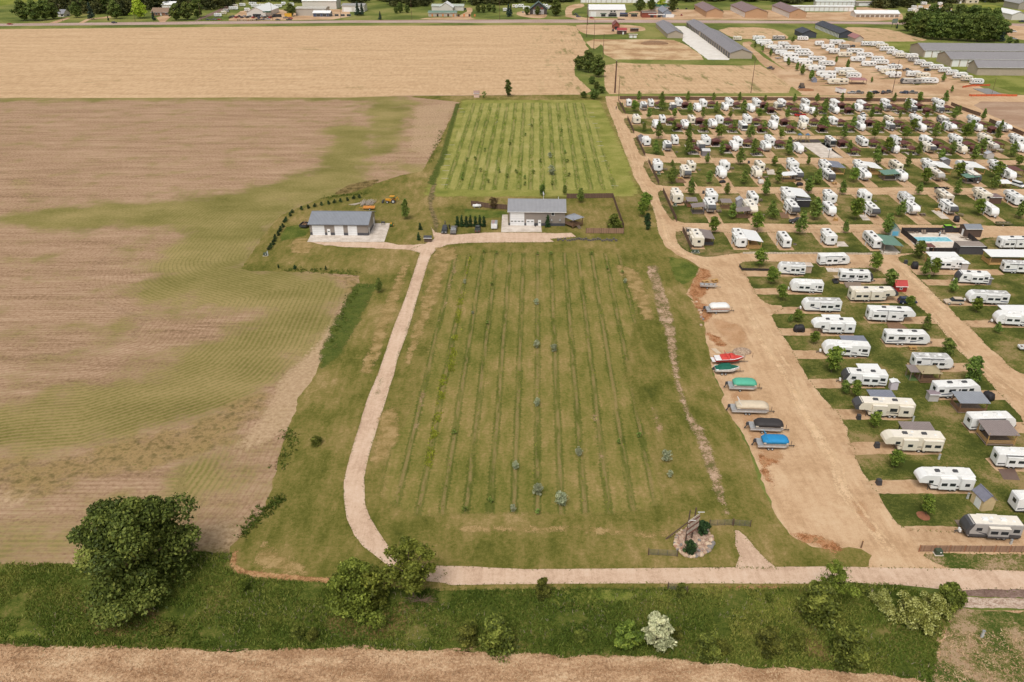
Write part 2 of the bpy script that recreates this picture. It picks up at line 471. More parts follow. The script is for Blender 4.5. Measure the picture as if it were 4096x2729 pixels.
# --- property lawn
t = NT('property_lawn')
P0 = t.pos()
a = t.noise(P0, .045, 6, .65); b = t.noise(t.pos(1, .3, 1), .5, 4, .65); d = t.noise(P0, 1.5, 4, .7); mic = t.noise(P0, 5, 3, .7)
f = t.math('ADD', t.math('ADD', t.math('MULTIPLY', a, .42), t.math('MULTIPLY', b, .22)), t.math('ADD', t.math('MULTIPLY', d, .2), t.math('MULTIPLY', mic, .16)))
c = t.ramp(t.con(f, 3.6), [(.08, C(78,84,32)), (.3, C(105,105,45)), (.48, C(129,120,62)), (.68, C(155,135,84)), (.92, C(184,157,112))])
t.col(c, .95); t.b.inputs['Specular IOR Level'].default_value = .1
t.bump(t.math('ADD', d, t.math('MULTIPLY', mic, .5)), .6, .15)
M_lawn = t.m
LAWN = PL('n 1000,1084 1312,1092; h 970,235 980,330 900,440 830,600 720,830; n 1302,1412 1262,1500 1197,1591 1150,1727 1108,1883 1053,2046 970,2139 928,2186 905,2240 925,2290 1040,2335 1800,2370 2900,2365 3300,2365 3500,2320; P 0,1095 350,1100 520,1075 560,950 440,880 300,860; O 2200,880 1900,840 1660,700 1500,480 1380,230; M 1170,1300 1080,1000 1000,800 900,600 760,400 610,200; K 640,1280 500,1000 430,600 400,320; I 830,1090 720,960 800,800 860,690 880,650 800,590 600,500 470,400 400,260 350,60; G 340,680 200,480 110,320; E 330,870 190,500 70,180 55,95; n 2410,384 2335,380 1662,384 1640,388; T 555,70 420,330 300,560 210,720 0,760; Q 1560,50 1400,70 1200,150 960,215 600,365 430,435 250,615 0,990; n 965,1076')
sheet('property_lawn', LAWN, .016, M_lawn, 1.2, .3, label='mown green and straw-coloured grass of the fenced property')

def stripes(name, x0, per, base, cen, side, wid, slope=.0279):
    t = NT(name); t.soften(1.0, .5, .3, .7, .25)
    P0 = t.pos(); q = t.xyz(P0)
    wob = t.math('MULTIPLY', t.math('SUBTRACT', t.noise(t.pos(.2, .08, 1), 1.0, 3), .5), .6)
    u = t.math('DIVIDE', t.math('SUBTRACT', t.math('ADD', t.math('SUBTRACT', q[0], t.math('MULTIPLY', q[1], slope)), wob), x0), per)
    fr = t.math('ABSOLUTE', t.math('SUBTRACT', t.math('FRACT', t.math('ADD', u, .5)), .5))   # 0 on the row, .5 between
    a = t.noise(P0, .05, 6, .65); b = t.noise(t.pos(1, .25, 1), .55, 4, .65); d = t.noise(P0, 1.6, 4, .7); mic = t.noise(P0, 5, 3, .7)
    f = t.math('ADD', t.math('ADD', t.math('MULTIPLY', a, .34), t.math('MULTIPLY', b, .24)), t.math('ADD', t.math('MULTIPLY', d, .24), t.math('MULTIPLY', mic, .18)))
    f = t.con(f, 2.8); c = t.ramp(f, base)
    edge = t.math('ADD', fr, t.math('MULTIPLY', t.math('SUBTRACT', d, .5), .3))
    band = t.math('MULTIPLY', t.step(edge, wid*2.6, wid*1.7), t.step(t.noise(t.pos(.6, .06, 1), 1.0, 3), .28, .55))
    c = t.mix(t.math('MULTIPLY', band, .78), c, t.ramp(f, side))
    core = t.math('MULTIPLY', t.step(edge, wid*1.3, wid*.5), t.step(t.noise(t.pos(.5, .09, 1), 1.3, 3), .38, .55))
    c = t.mix(t.math('MULTIPLY', core, .7), c, t.ramp(d, cen))
    t.col(c, .95); t.b.inputs['Specular IOR Level'].default_value = .1
    t.bump(t.math('ADD', d, t.math('MULTIPLY', mic, .5)), .6, .15)
    return t.m
xA = Z('V', 440, 110); xB = Z('V', 600, 110)
ROW0 = xA[0] - .0279*xA[1]; PER = xB[0] - xA[0]
M_orch = stripes('orchard_rows', ROW0, PER,
   [(.1, C(86,94,36)), (.32, C(112,113,50)), (.5, C(136,127,67)), (.68, C(160,139,87)), (.9, C(184,157,110))],
   [(.3, C(118,108,60)), (.5, C(168,142,98)), (.7, C(112,116,52))], [(.15, C(68,80,30)), (.5, C(94,102,42)), (.85, C(124,122,60))], .085)
soft_sheet('orchard_ground', PL('V -520,110 -300,100 300,85 1300,90 1450,140 1640,600; X 1300,0 1560,700 1700,1350 1500,1420 600,1440 0,1440 -700,1440; W 1000,1500 600,1300 620,960 830,500 1050,0; U 1290,900 1480,150'), .020, M_orch, .9, 3,
      label='planted rows of mown grass and weedy strips behind the rock bed')
xU0 = Z('T', 1170, 85); xU1 = Z('T', 1240, 85)
PU = 4.1
M_orch2 = stripes('upper_orchard_rows', xU0[0] - .0279*xU0[1], 4.45,
   [(.15, C(114,122,54)), (.38, C(146,146,74)), (.58, C(168,162,92)), (.85, C(190,176,120))],
   [(.3, C(112,112,54)), (.5, C(172,156,102)), (.68, C(98,114,44))], [(.15, C(74,92,36)), (.5, C(100,114,46)), (.85, C(130,136,66))], .11)
soft_sheet('upper_orchard_ground', PL('T 640,80 1740,72 1850,330 1960,640 2060,870 1940,900 380,890 470,560 560,300'), .020, M_orch2, 1.2, 3,
      label='bright green planted rows below the tan field')
soft_sheet('upper_grass', PL('T 590,50 1880,50 2040,420 2240,900 2200,960 220,960 340,700'), .0175, gmat('upper_grass', [(.2, C(114,122,52)), (.5, C(146,146,72)), (.8, C(174,164,98))], .1, 2, .45, soft=dict(lo=.2, hi=.6)), 1.4, 3, label='yellow-green grass around the upper orchard rows')
# bare strip by the fence, worn two-track and other soil marks
M_bare = gmat('bare_soil', [(.36, C(112,108,62)), (.46, C(146,124,90)), (.58, C(188,158,130)), (.68, C(206,176,150))], .35, 2.5, .5, soft=dict(lo=.3, hi=.75, w1=1.3, w2=1.4, amt=.8))
soft_sheet('worn_strip', PL('V 1720,250 1840,230 1990,700 2060,960; X 1880,40 2000,420 2120,560 2300,1000 2352,1300; Y 1500,570 1440,440; X 2250,1250 2150,1000 2010,600 1900,350 1820,60; V 1930,980 1860,860 1800,560'), .024, M_bare, .45, 3, label='long bare pinkish soil strip along the east fence')
soft_sheet('field_track', PL('T 300,870 265,989 320,989 345,800 420,560 470,350 560,80 520,80 430,400 360,640'), .024, gmat('track_soil', [(.35, C(96,92,52)), (.55, C(134,116,82)), (.7, C(160,138,104))], .5, 2, .5, soft=dict(lo=.25, hi=.8)), .6, 2, label='dark earth track beside the upper orchard')
soft_sheet('field_track', PL('S 30,150 80,150 70,230 110,330 140,420 120,500 90,500 80,380 40,260'), .024, MATS['track_soil'], .45, 3, label='earth track behind the parked pickup trucks')
M_rut = gmat('brown_weeds', [(.35, C(92,80,44)), (.5, C(122,104,64)), (.65, C(150,128,84))], .4, 2, .5, soft={})
soft_sheet('weedy_patch', PL('Q 1180,150 1360,40 1560,0 1700,-30 1600,40 1480,80 1300,140'), .024, M_rut, .45, 3, label='dark brown weeds behind the shop')
M_grn = gmat('deep_grass', [(.3, C(76,92,36)), (.5, C(100,110,46)), (.7, C(126,126,62))], .2, 2.2, .5, soft=dict(lo=.2, hi=.9))
soft_sheet('green_patch', PL('Q 480,600 760,560 800,640 740,720 560,760 400,800 420,700'), .024, M_grn, .45, 3, label='dark green weedy grass left of the shop')
soft_sheet('green_patch', PL('S 380,260 810,285 815,345 560,355 400,335'), .024, M_grn, .45, 3, label='lush green grass behind the conifer hedge')
soft_sheet('green_patch', PL('I 520,520 700,560 870,650 840,740 700,860 590,800 530,650'), .024, M_grn, .45, 3, label='green grass mound inside the park road bend')
# gravel
def gravel(name, c0, c1, c2, sc_=.12):
    t = NT(name)
    P0 = t.pos()
    a = t.noise(P0, sc_, 5, .65); b = t.noise(P0, 1.1, 4, .7); d = t.noise(P0, 5, 3, .7); q = t.noise(t.pos(1, .1, 1), .8, 4, .65)
    f = t.math('ADD', t.math('ADD', t.math('MULTIPLY', a, .32), t.math('MULTIPLY', b, .22)), t.math('ADD', t.math('MULTIPLY', d, .24), t.math('MULTIPLY', q, .22)))
    t.col(t.ramp(t.con(f, 2.6), [(.15, tuple(v*.86 for v in c0)), (.35, c0), (.52, c1), (.8, c2)]), .95); t.b.inputs['Specular IOR Level'].default_value = .12
    t.bump(t.math('ADD', b, t.math('MULTIPLY', d, .6)), .35, .08)
    MATS[name] = t.m
    return t.m
M_drive = gravel('drive_gravel', C(205,173,147), C(223,192,166), C(234,208,184))
M_park = gravel('park_gravel', C(195,159,122), C(213,177,140), C(227,197,161))
M_pad = gravel('pad_gravel', C(186,150,115), C(205,170,134), C(219,188,153), .3)
# park yard
sheet('park_gravel_yard', PL('E 62,92; n 3000,386 3740,386 4096,380 4700,372 4700,2330; P 2354,1330; d 1780,545 1240,520 800,500; O 2354,1085 2300,900 1900,850 1650,720 1480,480 1290,0; M 1080,1000 900,600 600,200; K 640,1280 500,1000 400,600 400,300 200,0; I 830,1060 700,950 800,800 880,650 800,590 600,500 470,400 400,260 350,60; G 340,680 200,480 110,320; E 330,870 190,500 70,180'),
      .012, M_park, 1.2, .25, label='sandy gravel roads and yard of the camper park')
M_rust = gmat('rusty_soil', [(.36, C(140,96,62)), (.48, C(178,122,82)), (.6, C(200,152,112)), (.7, C(150,118,80))], .5, 2.5, .55, soft=dict(lo=.32, hi=.72, w1=1.8, w2=1.1))
for s, l in (('I 850,620 1000,690 1020,740 960,790 1000,900 900,1000 860,1090 800,1060 760,930 800,800 860,700', 'rust-coloured soil beside the small grey boat'),
             ('K 250,0 420,60 500,230 380,330 300,150', 'rust-coloured soil by the white boulders'), ('K 400,420 560,480 740,620 620,640 480,560', 'rusty weeds above the gravel heaps'),
             ('M 1120,880 1250,900 1420,1010 1200,1060 1330,1180 1300,1290 1180,1190', 'reddish soil below the blue covered boat'),
             ('O 1330,0 1440,20 1460,160 1400,180', 'reddish soil edge by the fence corner'), ('O 1600,660 1900,690 2240,800 2300,900 2050,860 1700,740', 'rusty soil strip above the weedy triangle')):
    soft_sheet('rusty_soil', PL(s), .019, M_rust, .5, 4, label=l)
# entrance road, driveway
sheet('entrance_road', PL('b 1480,560 1700,565 2151,575; c 640,380 1500,372 2354,366; O 700,1092 1500,1085 2354,1080; P 520,1090 1600,1100 2354,1140 2800,1150; P 2800,1330; d 2354,560 1780,565 1240,512; d 0,505; c 2354,500 1500,500 700,505 0,515; b 1900,715 1760,700 1600,640'), .028, M_drive, 1, .05, label='pale gravel entrance road crossing the foreground')
sheet('driveway', PL('U 1000,60 1120,95 1040,330 930,660 780,1050 620,1530; W 440,260 250,880 195,1120 200,1300 230,1500; b 1110,300 1190,400 1400,560 1600,640 1750,700 1900,640 1850,575 1700,570 1560,560 1420,420 1330,290 1250,160 1205,40; W 420,1330 410,1080 450,880 560,500 720,0; U 850,1350 960,1060 1090,620 1200,250 1250,120 1320,50 1440,0; S 200,620 420,600 800,595 1150,595 1280,590 1240,560 1500,540 1450,500 1290,505 1160,500 760,497 600,498 420,510 300,520 100,495 60,440 90,560 0,610'), .030, M_drive, .8, .05, label='curving pale gravel driveway from the road to the shop')
sheet('driveway_branch', PL('Q 820,806 1100,806 1810,806 2000,840 2200,842 2354,830 2354,900 2300,930 2100,905 1700,890 1300,870 1000,850'), .032, M_drive, .8, .3, label='gravel apron in front of the left shop slab')
sheet('gate_track', PL('Y 1530,600 1580,600 1690,690 1800,830 1950,980 2110,1125 1540,1125 1600,950 1540,800'), .034, M_drive, .6, .08, label='pale gravel approach below the farm gates')
# foreground
M_stub = gmat('near_stubble', [(.32, C(156,120,88)), (.45, C(188,150,115)), (.56, C(208,171,135)), (.7, C(226,196,160))], .35, 3.5, .6, (.35, 1, 1), .8, micro=9)
sheet('near_stubble_field', [(-400, -60), (400, -60), (400, 84), (-400, 84)], .004, M_stub, amp=0, label='straw-littered harvested field at the bottom edge')
M_ditch = gmat('ditch_grass_ground', [(.3, C(58,70,24)), (.46, C(80,92,34)), (.6, C(104,108,48)), (.74, C(132,120,70))], .12, 1.6, .45, bump=.9)
DITCH = PL('a -900,765 0,770 300,765 560,775 900,740 1200,700 1560,700; n 930,2290 1040,2314 1318,2335 1800,2364; c 1000,540 1700,545 2354,535; d 300,535 800,505 1250,520 1700,640 1750,720 1690,900 1640,1000 1570,1300 1590,1345 1050,1275 500,1230 0,1212; c 2354,1180 1900,1150 1250,1108 1000,1132 800,1095 0,1080; b 2151,1290 1400,1300 1100,1275 700,1290 0,1300; a 1688,1352 800,1340 400,1330 0,1310 -900,1290')
sheet('ditch_grass_bank', DITCH, .036, M_ditch, .8, .35, label='deep green grass bank between the road and the stubble')
M_patch = gmat('patchy_lawn', [(.36, C(74,90,36)), (.48, C(112,112,58)), (.58, C(150,132,92)), (.68, C(182,154,124))], .15, 2, .5)
sheet('patchy_grass', PL('d 1740,700 1900,720 2354,740 2900,760 2900,1500 1590,1500 1575,1300 1660,950'), .032, M_patch, 1, .3, label='patchy grass with bare soil in the right foreground corner')
M_asph = gmat('asphalt', [(.36, C(122,98,88)), (.52, C(140,116,104)), (.66, C(156,132,120))], .3, 4, .5)
sheet('asphalt_strip', PL('P 1570,1370 1800,1345 2354,1355 2900,1365 2900,1450 2354,1450 1900,1440 1600,1425'), .040, M_asph, .8, .15, label='dark asphalt strip at the right end of the road')
M_dry = gmat('dry_mown', [(.36, C(140,104,68)), (.5, C(178,134,92)), (.66, C(198,158,114))], .5, 3, .5, soft=dict(lo=.1, hi=.5, w1=.6, w2=.7))
soft_sheet('dry_edge', PL('b 60,470 100,440 85,560 180,610 420,640 700,665 1000,690 1000,712 700,692 300,668 120,625 50,560'), .040, M_dry, .25, 2, label='dry tan mown edge curving around the lawn corner')
soft_sheet('dry_edge', PL('O 850,1318 1400,1312 1560,1325 1350,1338 900,1334'), .040, M_dry, .25, 2, label='thin dry tan strip under the road edge')
# highway and the lots beyond it
M_hwy = gmat('highway_paving', [(.36, C(176,146,134)), (.5, C(190,162,150)), (.66, C(204,178,166))], .1, 1.2, .5, (.2, 1, 1))
sheet('highway', PL('A -700,167 0,160 1300,145 2354,138; B 700,171 1600,168 2354,168; C 1100,212 2200,222; D 1060,232 2354,250 3000,262 3000,300 2354,285 1060,258; C 2200,247 1100,243 0,238; B 1850,197 0,196; A 1300,165 0,176 -700,184'), .012, M_hwy, 5, .1, label='pinkish two-lane highway across the top')
M_white = paint('road_paint', (.75, .73, .68), .7)
t0 = PL('A 0,168 1300,155 2354,148; B 1850,183; C 1100,227 2200,235; D 1060,245')
for k, dy in enumerate((-2.6, 2.6)):
    pts = [(x, y+dy) for x, y in t0] + [(x, y+dy+.3) for x, y in reversed(t0)]
    sheet('lane_line', pts, .018, M_white, amp=0, label='thin pale %s edge line along the highway' % ('lower', 'upper')[k])
M_lot = gmat('far_lot_gravel', [(.35, C(188,152,118)), (.5, C(206,170,134)), (.68, C(218,186,152))], .05, .8, .4)
M_conc = gmat('concrete', [(.35, C(206,192,178)), (.5, C(222,208,194)), (.66, C(232,220,208))], .4, 3, .4, bump=.15)
M_dirt = gmat('graded_dirt', [(.34, C(176,140,104)), (.5, C(206,172,132)), (.66, C(222,194,156))], .06, .8, .4)
for nm, s, m, z_, l in (
   ('far_lot', 'A 1540,130 1640,60 1900,60 1960,95 2050,70 2354,60 2354,130 1900,137 1540,142', M_lot, .014, 'pale lot around the white dealership building'),
   ('far_lot', 'B 570,168 660,152 910,150 960,120 1010,95 980,70 1040,65 1050,90 1020,150 1100,168', M_lot, .014, 'gravel lot in front of the motel building'),
   ('far_lot', 'B 1430,95 1680,95 1690,150 1600,160 1420,135', M_lot, .014, 'paved lot around the dark gabled restaurant'),
   ('far_lot', 'B 1850,170 1840,70 1900,40 2000,30 2010,60 1900,80 1900,150 2354,160 2354,172', M_lot, .014, 'curved gravel drive left of the big white store'),
   ('far_lot', 'C 100,207 430,207 980,206 1330,205 2200,215; D 0,217 1080,225 1080,150 1000,110 600,62 590,130 0,130; C 2000,110 1560,100 1290,112 900,100 400,95', M_lot, .014, 'tan gravel yards beyond the highway on the right'),
   ('dirt_lot', 'B 1920,218 1990,210 2354,210; C 470,280 480,330 0,370; B 1990,290', M_lot, .014, 'pale parking lot of the small red stand'),
   ('graded_lot', 'B 2000,335 2354,340; C 600,410 830,425 1130,625 950,630 500,640 50,620 30,440; B 2080,440', M_dirt, .018, 'bare graded dirt lot left of the grey storage units'),
   ('storage_apron', 'C 780,275 890,275 1040,375 1360,618 1345,628 1130,625 862,425 870,345', gmat('white_concrete', [(.3, C(228,220,210)), (.7, C(244,238,230))], .2, 2, .4, bump=.1), .022, 'long white concrete apron between the grey storage units'),
   ('narrow_field', 'C 40,655 700,660 1620,665 1700,690 2130,975 1500,975 200,985 60,985 40,800', M_tan, .018, 'small tan field behind the camper park fence'),
   ('green_verge', 'C 40,620 700,630 1400,630 1640,655 1660,690 900,680 200,662', M_far, .024, 'green weedy verge below the white apron'),
   ('brown_field', 'C 1200,290 1780,285 1980,380 1960,415 1560,410 1380,400', M_tan, .016, 'brown field patch left of the dark sheds'),
   ('brown_field', 'D 420,285 760,290 1000,320 1200,385 1380,430 1000,440 650,430 540,400', M_tan, .016, 'brown field patch left of the big tree grove'),
   ('gravel_lane', 'C 1460,450 1600,430 1560,500 2300,960; D 260,1012 0,1004; C 2120,980 1700,690 1600,560', M_lot, .026, 'sandy lane between the small field and the far camper lot'),
   ('far_camper_lot', 'C 1560,440 2354,400; D 300,420 700,440 820,480 1090,560 1420,680 1620,800 1800,870 2000,960 2300,1010 1600,1010 200,1010 0,990; C 2200,930', M_lot, .022, 'sandy gravel of the far camper lot'),
   ('plowed_field', 'F 1745,145 2354,155 3000,165 3000,700 2354,440 2100,340', gmat('plowed_soil', [(.35, C(172,140,116)), (.5, C(184,154,130)), (.66, C(196,168,144))], .1, 1.2, .35, (.3, 1, 1)), .020, 'smooth brown plowed field behind the right park fence'),
   ('far_yard', 'D 2150,260 2354,280 2900,300 2900,480 2354,430 2150,370', M_lot, .014, 'pale yard right of the tree grove'),
   ('far_lot', 'D 1150,70 1400,40 1620,60 1560,150 1300,170 1150,130', M_dirt, .014, 'dirt lot of campers above the tree grove'),
   ('farm_road', 'A 1300,140 1480,60 1560,20 1600,30 1500,75 1330,142', M_asph, .016, 'grey side road climbing left of the dealership')):
    sheet(nm, PL(s), z_, m, 2.5, .3, 1 if nm != 'storage_apron' else 0, label=l)
M_driveh = M_lot
for s, l in (('A 330,155 450,118 480,120 380,156', 'pale driveway of the white cottage'), ('A 530,155 580,130 740,110 750,118 600,136 560,156', 'pale driveway behind the dark spruce'), ('A 1075,150 1050,118 1110,105 1150,110 1110,148', 'pale driveway of the brown ranch house')):
    sheet('far_driveway', PL(s), .014, M_lot, 2, .2, label=l)
M_meadow = gmat('meadow', [(.35, C(112,124,46)), (.5, C(136,142,60)), (.66, C(160,156,80))], .03, .6, .4)
sheet('meadow', PL('A -600,0 0,40 320,0 330,-40 -600,-60'), .010, M_meadow, 4, .5, label='bright green meadow at the top left corner')
sheet('meadow', PL('D 1660,60 2000,50 2354,110 2700,140 2700,190 1800,160'), .010, M_meadow, 4, .5, label='yellow-green meadow above the tree grove')
M_storl = gmat('storage_lawn', [(.35, C(108,118,50)), (.5, C(130,136,64)), (.66, C(150,150,80))], .05, .8, .4)
sheet('lawn', PL('D 670,430 1000,440 1500,440 2354,490 3000,520 3000,1010 2354,1000 1940,880 1850,860 1620,760 1400,640 1090,550 1000,500'), .018, M_storl, 3, .4, label='green lawn around the long grey storage buildings')
# camper rows: one lawn per row, later cut by gravel pads
M_rvl = gmat('camp_lawn', [(.34, C(74,82,34)), (.46, C(98,103,46)), (.57, C(122,116,62)), (.68, C(158,136,94))], .1, 2.2, .42)
M_brn = gmat('camp_soil', [(.35, C(92,98,46)), (.5, C(128,116,70)), (.66, C(158,134,96))], .25, 2, .45)
ROWS = []       # (Y bottom lane edge, Y top lane edge)
for k, (s, l) in enumerate((
   ('E 205,150 320,160 1500,165 2354,165; F 800,172 1600,185 1760,312 1000,310 0,302; E 1500,300 800,292 280,290 200,225', 'lawn of the camper row nearest the long fence'),
   ('E 245,330 290,315 400,330 1500,335 2354,345; F 1000,335 1900,345 2080,380 2230,520 1500,516 0,508; E 1500,495 800,492 360,488', 'lawn of the second camper row'),
   ('E 340,545 380,515 500,540 1500,545 2000,550; F 300,540 1500,540 2354,550 2700,560 2700,775 2000,760 1000,745 450,742 0,740; E 1700,738 480,735', 'lawn of the third camper row with the concrete court'),
   ('G 220,155 270,120 400,155 1500,160 2300,165; H 600,145 1500,150 2354,160 2700,165 2700,420 1500,395 0,395; G 1700,438 900,430 400,428 300,360', 'lawn of the fourth camper row'),
   ('G 380,510 440,470 600,510 1500,515 2300,520; H 600,470 1500,470 2354,480 2700,485 2700,810 1800,795 900,785 0,782; G 1900,870 1000,862 600,858 480,700', 'lawn of the fifth camper row'),
   ('I 580,235 670,215 800,235 1700,238 2300,245; J 100,240 620,240 880,290 1060,440 1040,492 300,478 0,475; I 1900,478 1400,470 1250,485 960,535 760,480 640,400', 'lawn of the lowest north-south camper row'))):
    sheet('camp_lawn', PL(s), .018, M_rvl, .8, .2, 1, label=l)
for s, l in (('I 1335,620 1400,580 1700,575 2354,600; J 0,660 230,665 580,650 700,710 860,900 1000,1000 1170,1177; L 960,110 1130,260 1320,490 1600,800 1700,900 2050,1290; N 2060,110 2200,260 2354,430; P 2900,400 2354,560 2330,640 1560,662 1080,662 870,610 780,480 700,350 672,285; N 260,1260 180,1130 100,960 60,800 0,770; N -20,480; K 1930,1230 1750,980 1660,850 1600,720 1480,540 1390,420 1300,240 1285,205; I 1900,1105 1680,1090 1570,1000 1500,900 1440,760 1340,660', 'lawn between the two lower camper columns'),
             ('J 870,520 1060,490 1850,480 1740,300 2354,290 3000,290; L 3200,1300 2354,1000 2200,930 2010,740 1850,610 1660,400 1480,270 1330,80; J 1450,1095 1330,1000 1225,880 1130,790 1030,690 1010,620 900,580', 'lawn of the right-hand camper column below the pool'),
             ('P 1160,945 1300,925 2354,920 3000,920 3000,1140 2354,1130 1550,1105 1350,1050 1220,980', 'grass strip between the wooden fence and the road')):
    sheet('camp_lawn', PL(s), .018 if 'strip' not in l else .042, M_rvl if 'strip' not in l else M_patch, .8, .2, 1, label=l)
for s, l in (('G 210,160 270,120 400,410 330,400 260,290', 'weedy slope outside the fence of the fourth row'), ('G 370,510 440,470 600,850 520,820 430,640', 'weedy slope outside the fence of the fifth row'),
             ('I 575,235 670,215 780,470 690,430 600,330', 'weedy slope outside the fence of the sixth row'), ('I 900,440 1250,430 1390,480 1250,490 960,535 800,490', 'dry weedy bank below the wooden porch'),
             ('E 160,160 200,150 260,280 220,270', 'weedy slope outside the fence of the first row'), ('E 240,330 285,320 355,485 320,470', 'weedy slope outside the fence of the second row'), ('E 335,540 380,520 470,725 430,710', 'weedy slope outside the fence of the third row'),
             ('J 1870,300 2354,300 2900,340 2900,440 2354,430 1950,420', 'dry lawn right of the pool')):
    sheet('weedy_bank', PL(s), .022, M_brn, .8, .25, 1, label=l)

# looser soft patches: tracks, dirt, ditch variety
S_trk = gmat('pale_track', [(.3, C(222,186,146)), (.7, C(238,206,168))], .3, 3, .5, soft=dict(lo=.2, hi=.9, amt=.7))
S_dim = gmat('brown_gravel', [(.3, C(186,144,106)), (.7, C(208,168,130))], .3, 3, .5, soft=dict(lo=.2, hi=.95, amt=.75))
S_brn = gmat('bank_brown', [(.3, C(96,84,44)), (.5, C(122,104,62)), (.7, C(146,122,80))], .4, 2.5, .5, soft=dict(lo=.2, hi=.95, amt=.8))
S_ltg = gmat('bank_light', [(.3, C(92,108,40)), (.5, C(116,124,52)), (.7, C(136,136,68))], .4, 2.5, .5, soft=dict(lo=.2, hi=.95, amt=.8))
S_dkg = gmat('lawn_dark', [(.3, C(70,86,34)), (.5, C(88,100,42)), (.7, C(104,108,50))], .4, 2.5, .5, soft=dict(lo=.2, hi=.95, amt=.75))
S_tan = gmat('lawn_tan', [(.3, C(142,122,72)), (.5, C(162,138,88)), (.7, C(182,154,108))], .4, 2.5, .5, soft=dict(lo=.25, hi=.95, w1=1.8, amt=.8))
S_soil = gmat('lawn_soil', [(.3, C(150,122,88)), (.7, C(196,164,132))], .5, 2.5, .5, soft=dict(lo=.3, hi=.8, w1=1.6, amt=.85))
for nm, m_, z_, ss in (
  ('wheel_track', S_trk, .0225, ('K 880,60 980,60 1200,520 1480,900 1700,1345 1600,1345 1380,950 1100,560; wheel marks above the red speedboat', 'M 1500,0 1640,0 1900,450 2150,900 2330,1345 2200,1345 1980,900 1720,450; wheel marks beside the covered pontoons', 'P 60,0 200,0 480,420 760,760 900,950 760,960 560,720 260,380; wheel marks at the yard mouth', 'J 850,620 960,620 1200,860 1500,1170 1380,1170 1080,860; wheel marks on the right park road', 'I 400,60 470,60 520,300 640,430 900,560 860,590 560,450 440,300; wheel marks on the road bend')),
  ('brown_gravel', S_dim, .0225, ('M 700,60 1000,0 1100,300 1500,700 1500,1000 1250,1000 1050,800; browner gravel around the pontoon boats', 'K 420,200 900,330 1000,560 760,640 560,420; browner gravel above the gravel heaps', 'P 250,250 500,330 600,560 700,720 560,720 380,520; brown patch in the yard mouth')),
  ('brown_patch', S_brn, .0385, ('b 850,960 1200,1040 1500,860 1640,900 1600,1080 1400,1220 1050,1240 860,1120; brown undergrowth below the driveway trees', 'a 480,960 760,980 1060,1070 1120,1200 820,1290 600,1240; brown undergrowth below the huge elm', 'd 380,900 720,1020 760,1220 520,1160; brown undergrowth by the right bushes', 'c 880,590 1160,640 1200,720 960,700; dry patch under the road edge')),
  ('light_patch', S_ltg, .0385, ('c 700,560 1900,560 2000,640 1200,700 800,680; lighter grass under the road edge', 'a -200,1180 300,1220 600,1300 300,1310 -200,1290; lighter grass at the lower left', 'd 0,560 360,560 500,700 300,820 0,760; lighter grass on the right bank', 'b 200,680 700,700 800,760 400,790; lighter grass below the dry edge')),
  ('dark_patch', S_dkg, .0265, ('U 340,450 640,450 420,900 200,1300 -100,1530 -60,1200 200,700; deep green lawn left of the driveway', 'W 560,0 640,0 420,820 420,1100 370,1000 460,560; green edge of the driveway', 'U 1100,560 1260,160 1300,90 1330,90 1200,420 960,1100 820,1500 760,1530; green verge right of the driveway', 'T 240,840 380,560 520,80 570,80 450,560 330,860; green strip left of the upper orchard')),
  ('tan_patch', S_tan, .0262, ('U 900,230 1010,230 860,700 560,1530 380,1530 640,800; straw-coloured band left of the driveway', 'U 1300,200 1460,200 1300,700 1000,1400 880,1530 1050,900; straw-coloured band right of the driveway', 'W 560,400 800,300 760,700 560,1000 470,1000; straw-coloured band along the orchard edge', 'c 0,0 1000,0 2000,60 1900,120 900,60 0,60; straw-coloured band below the orchard', 'V 1320,200 1620,300 1850,900 1700,900 1500,500; straw-coloured strip at the orchard side', 'S 90,640 330,640 330,750 200,800 60,760; straw patch inside the drive bend', 'Q 560,760 780,740 900,860 760,960 540,960; dry dirt patch before the workshop slab', 'b 300,330 700,560 900,680 500,640 240,560; straw band at the lower left lawn')),
  ('soil_row', S_soil, .0268, ('U 1540,140 1580,140 1520,380 1420,700 1360,940 1320,930 1440,520; bare soil row left of the cane row', 'W 1060,20 1040,260 980,540 880,860 860,1000 830,980 930,560 1010,180; long bare soil row left of the cane row', 'X 960,380 1010,380 1060,900 1080,1040 1050,1040 990,700; bare soil row in the middle of the orchard', 'X 1560,320 1640,320 1700,650 1640,640; dark soil row at the orchard right'))):
    for e_ in ss:
        *pp, l = e_.split('; ')
        soft_sheet(nm, PL('; '.join(pp)), z_, m_, .6, 3, label=l)
# pale rubble bank under the asphalt
sheet('rubble_bank', PL('d 1730,640 1800,612 2354,640 2900,655 2900,735 2354,720 1900,712 1740,712'), .044, gmat('rubble', [(.3, C(170,142,122)), (.5, C(206,180,160)), (.7, C(226,206,188))], 1.2, 5, .6, bump=1.2), .5, .12, label='pale rubble bank below the dark asphalt strip')

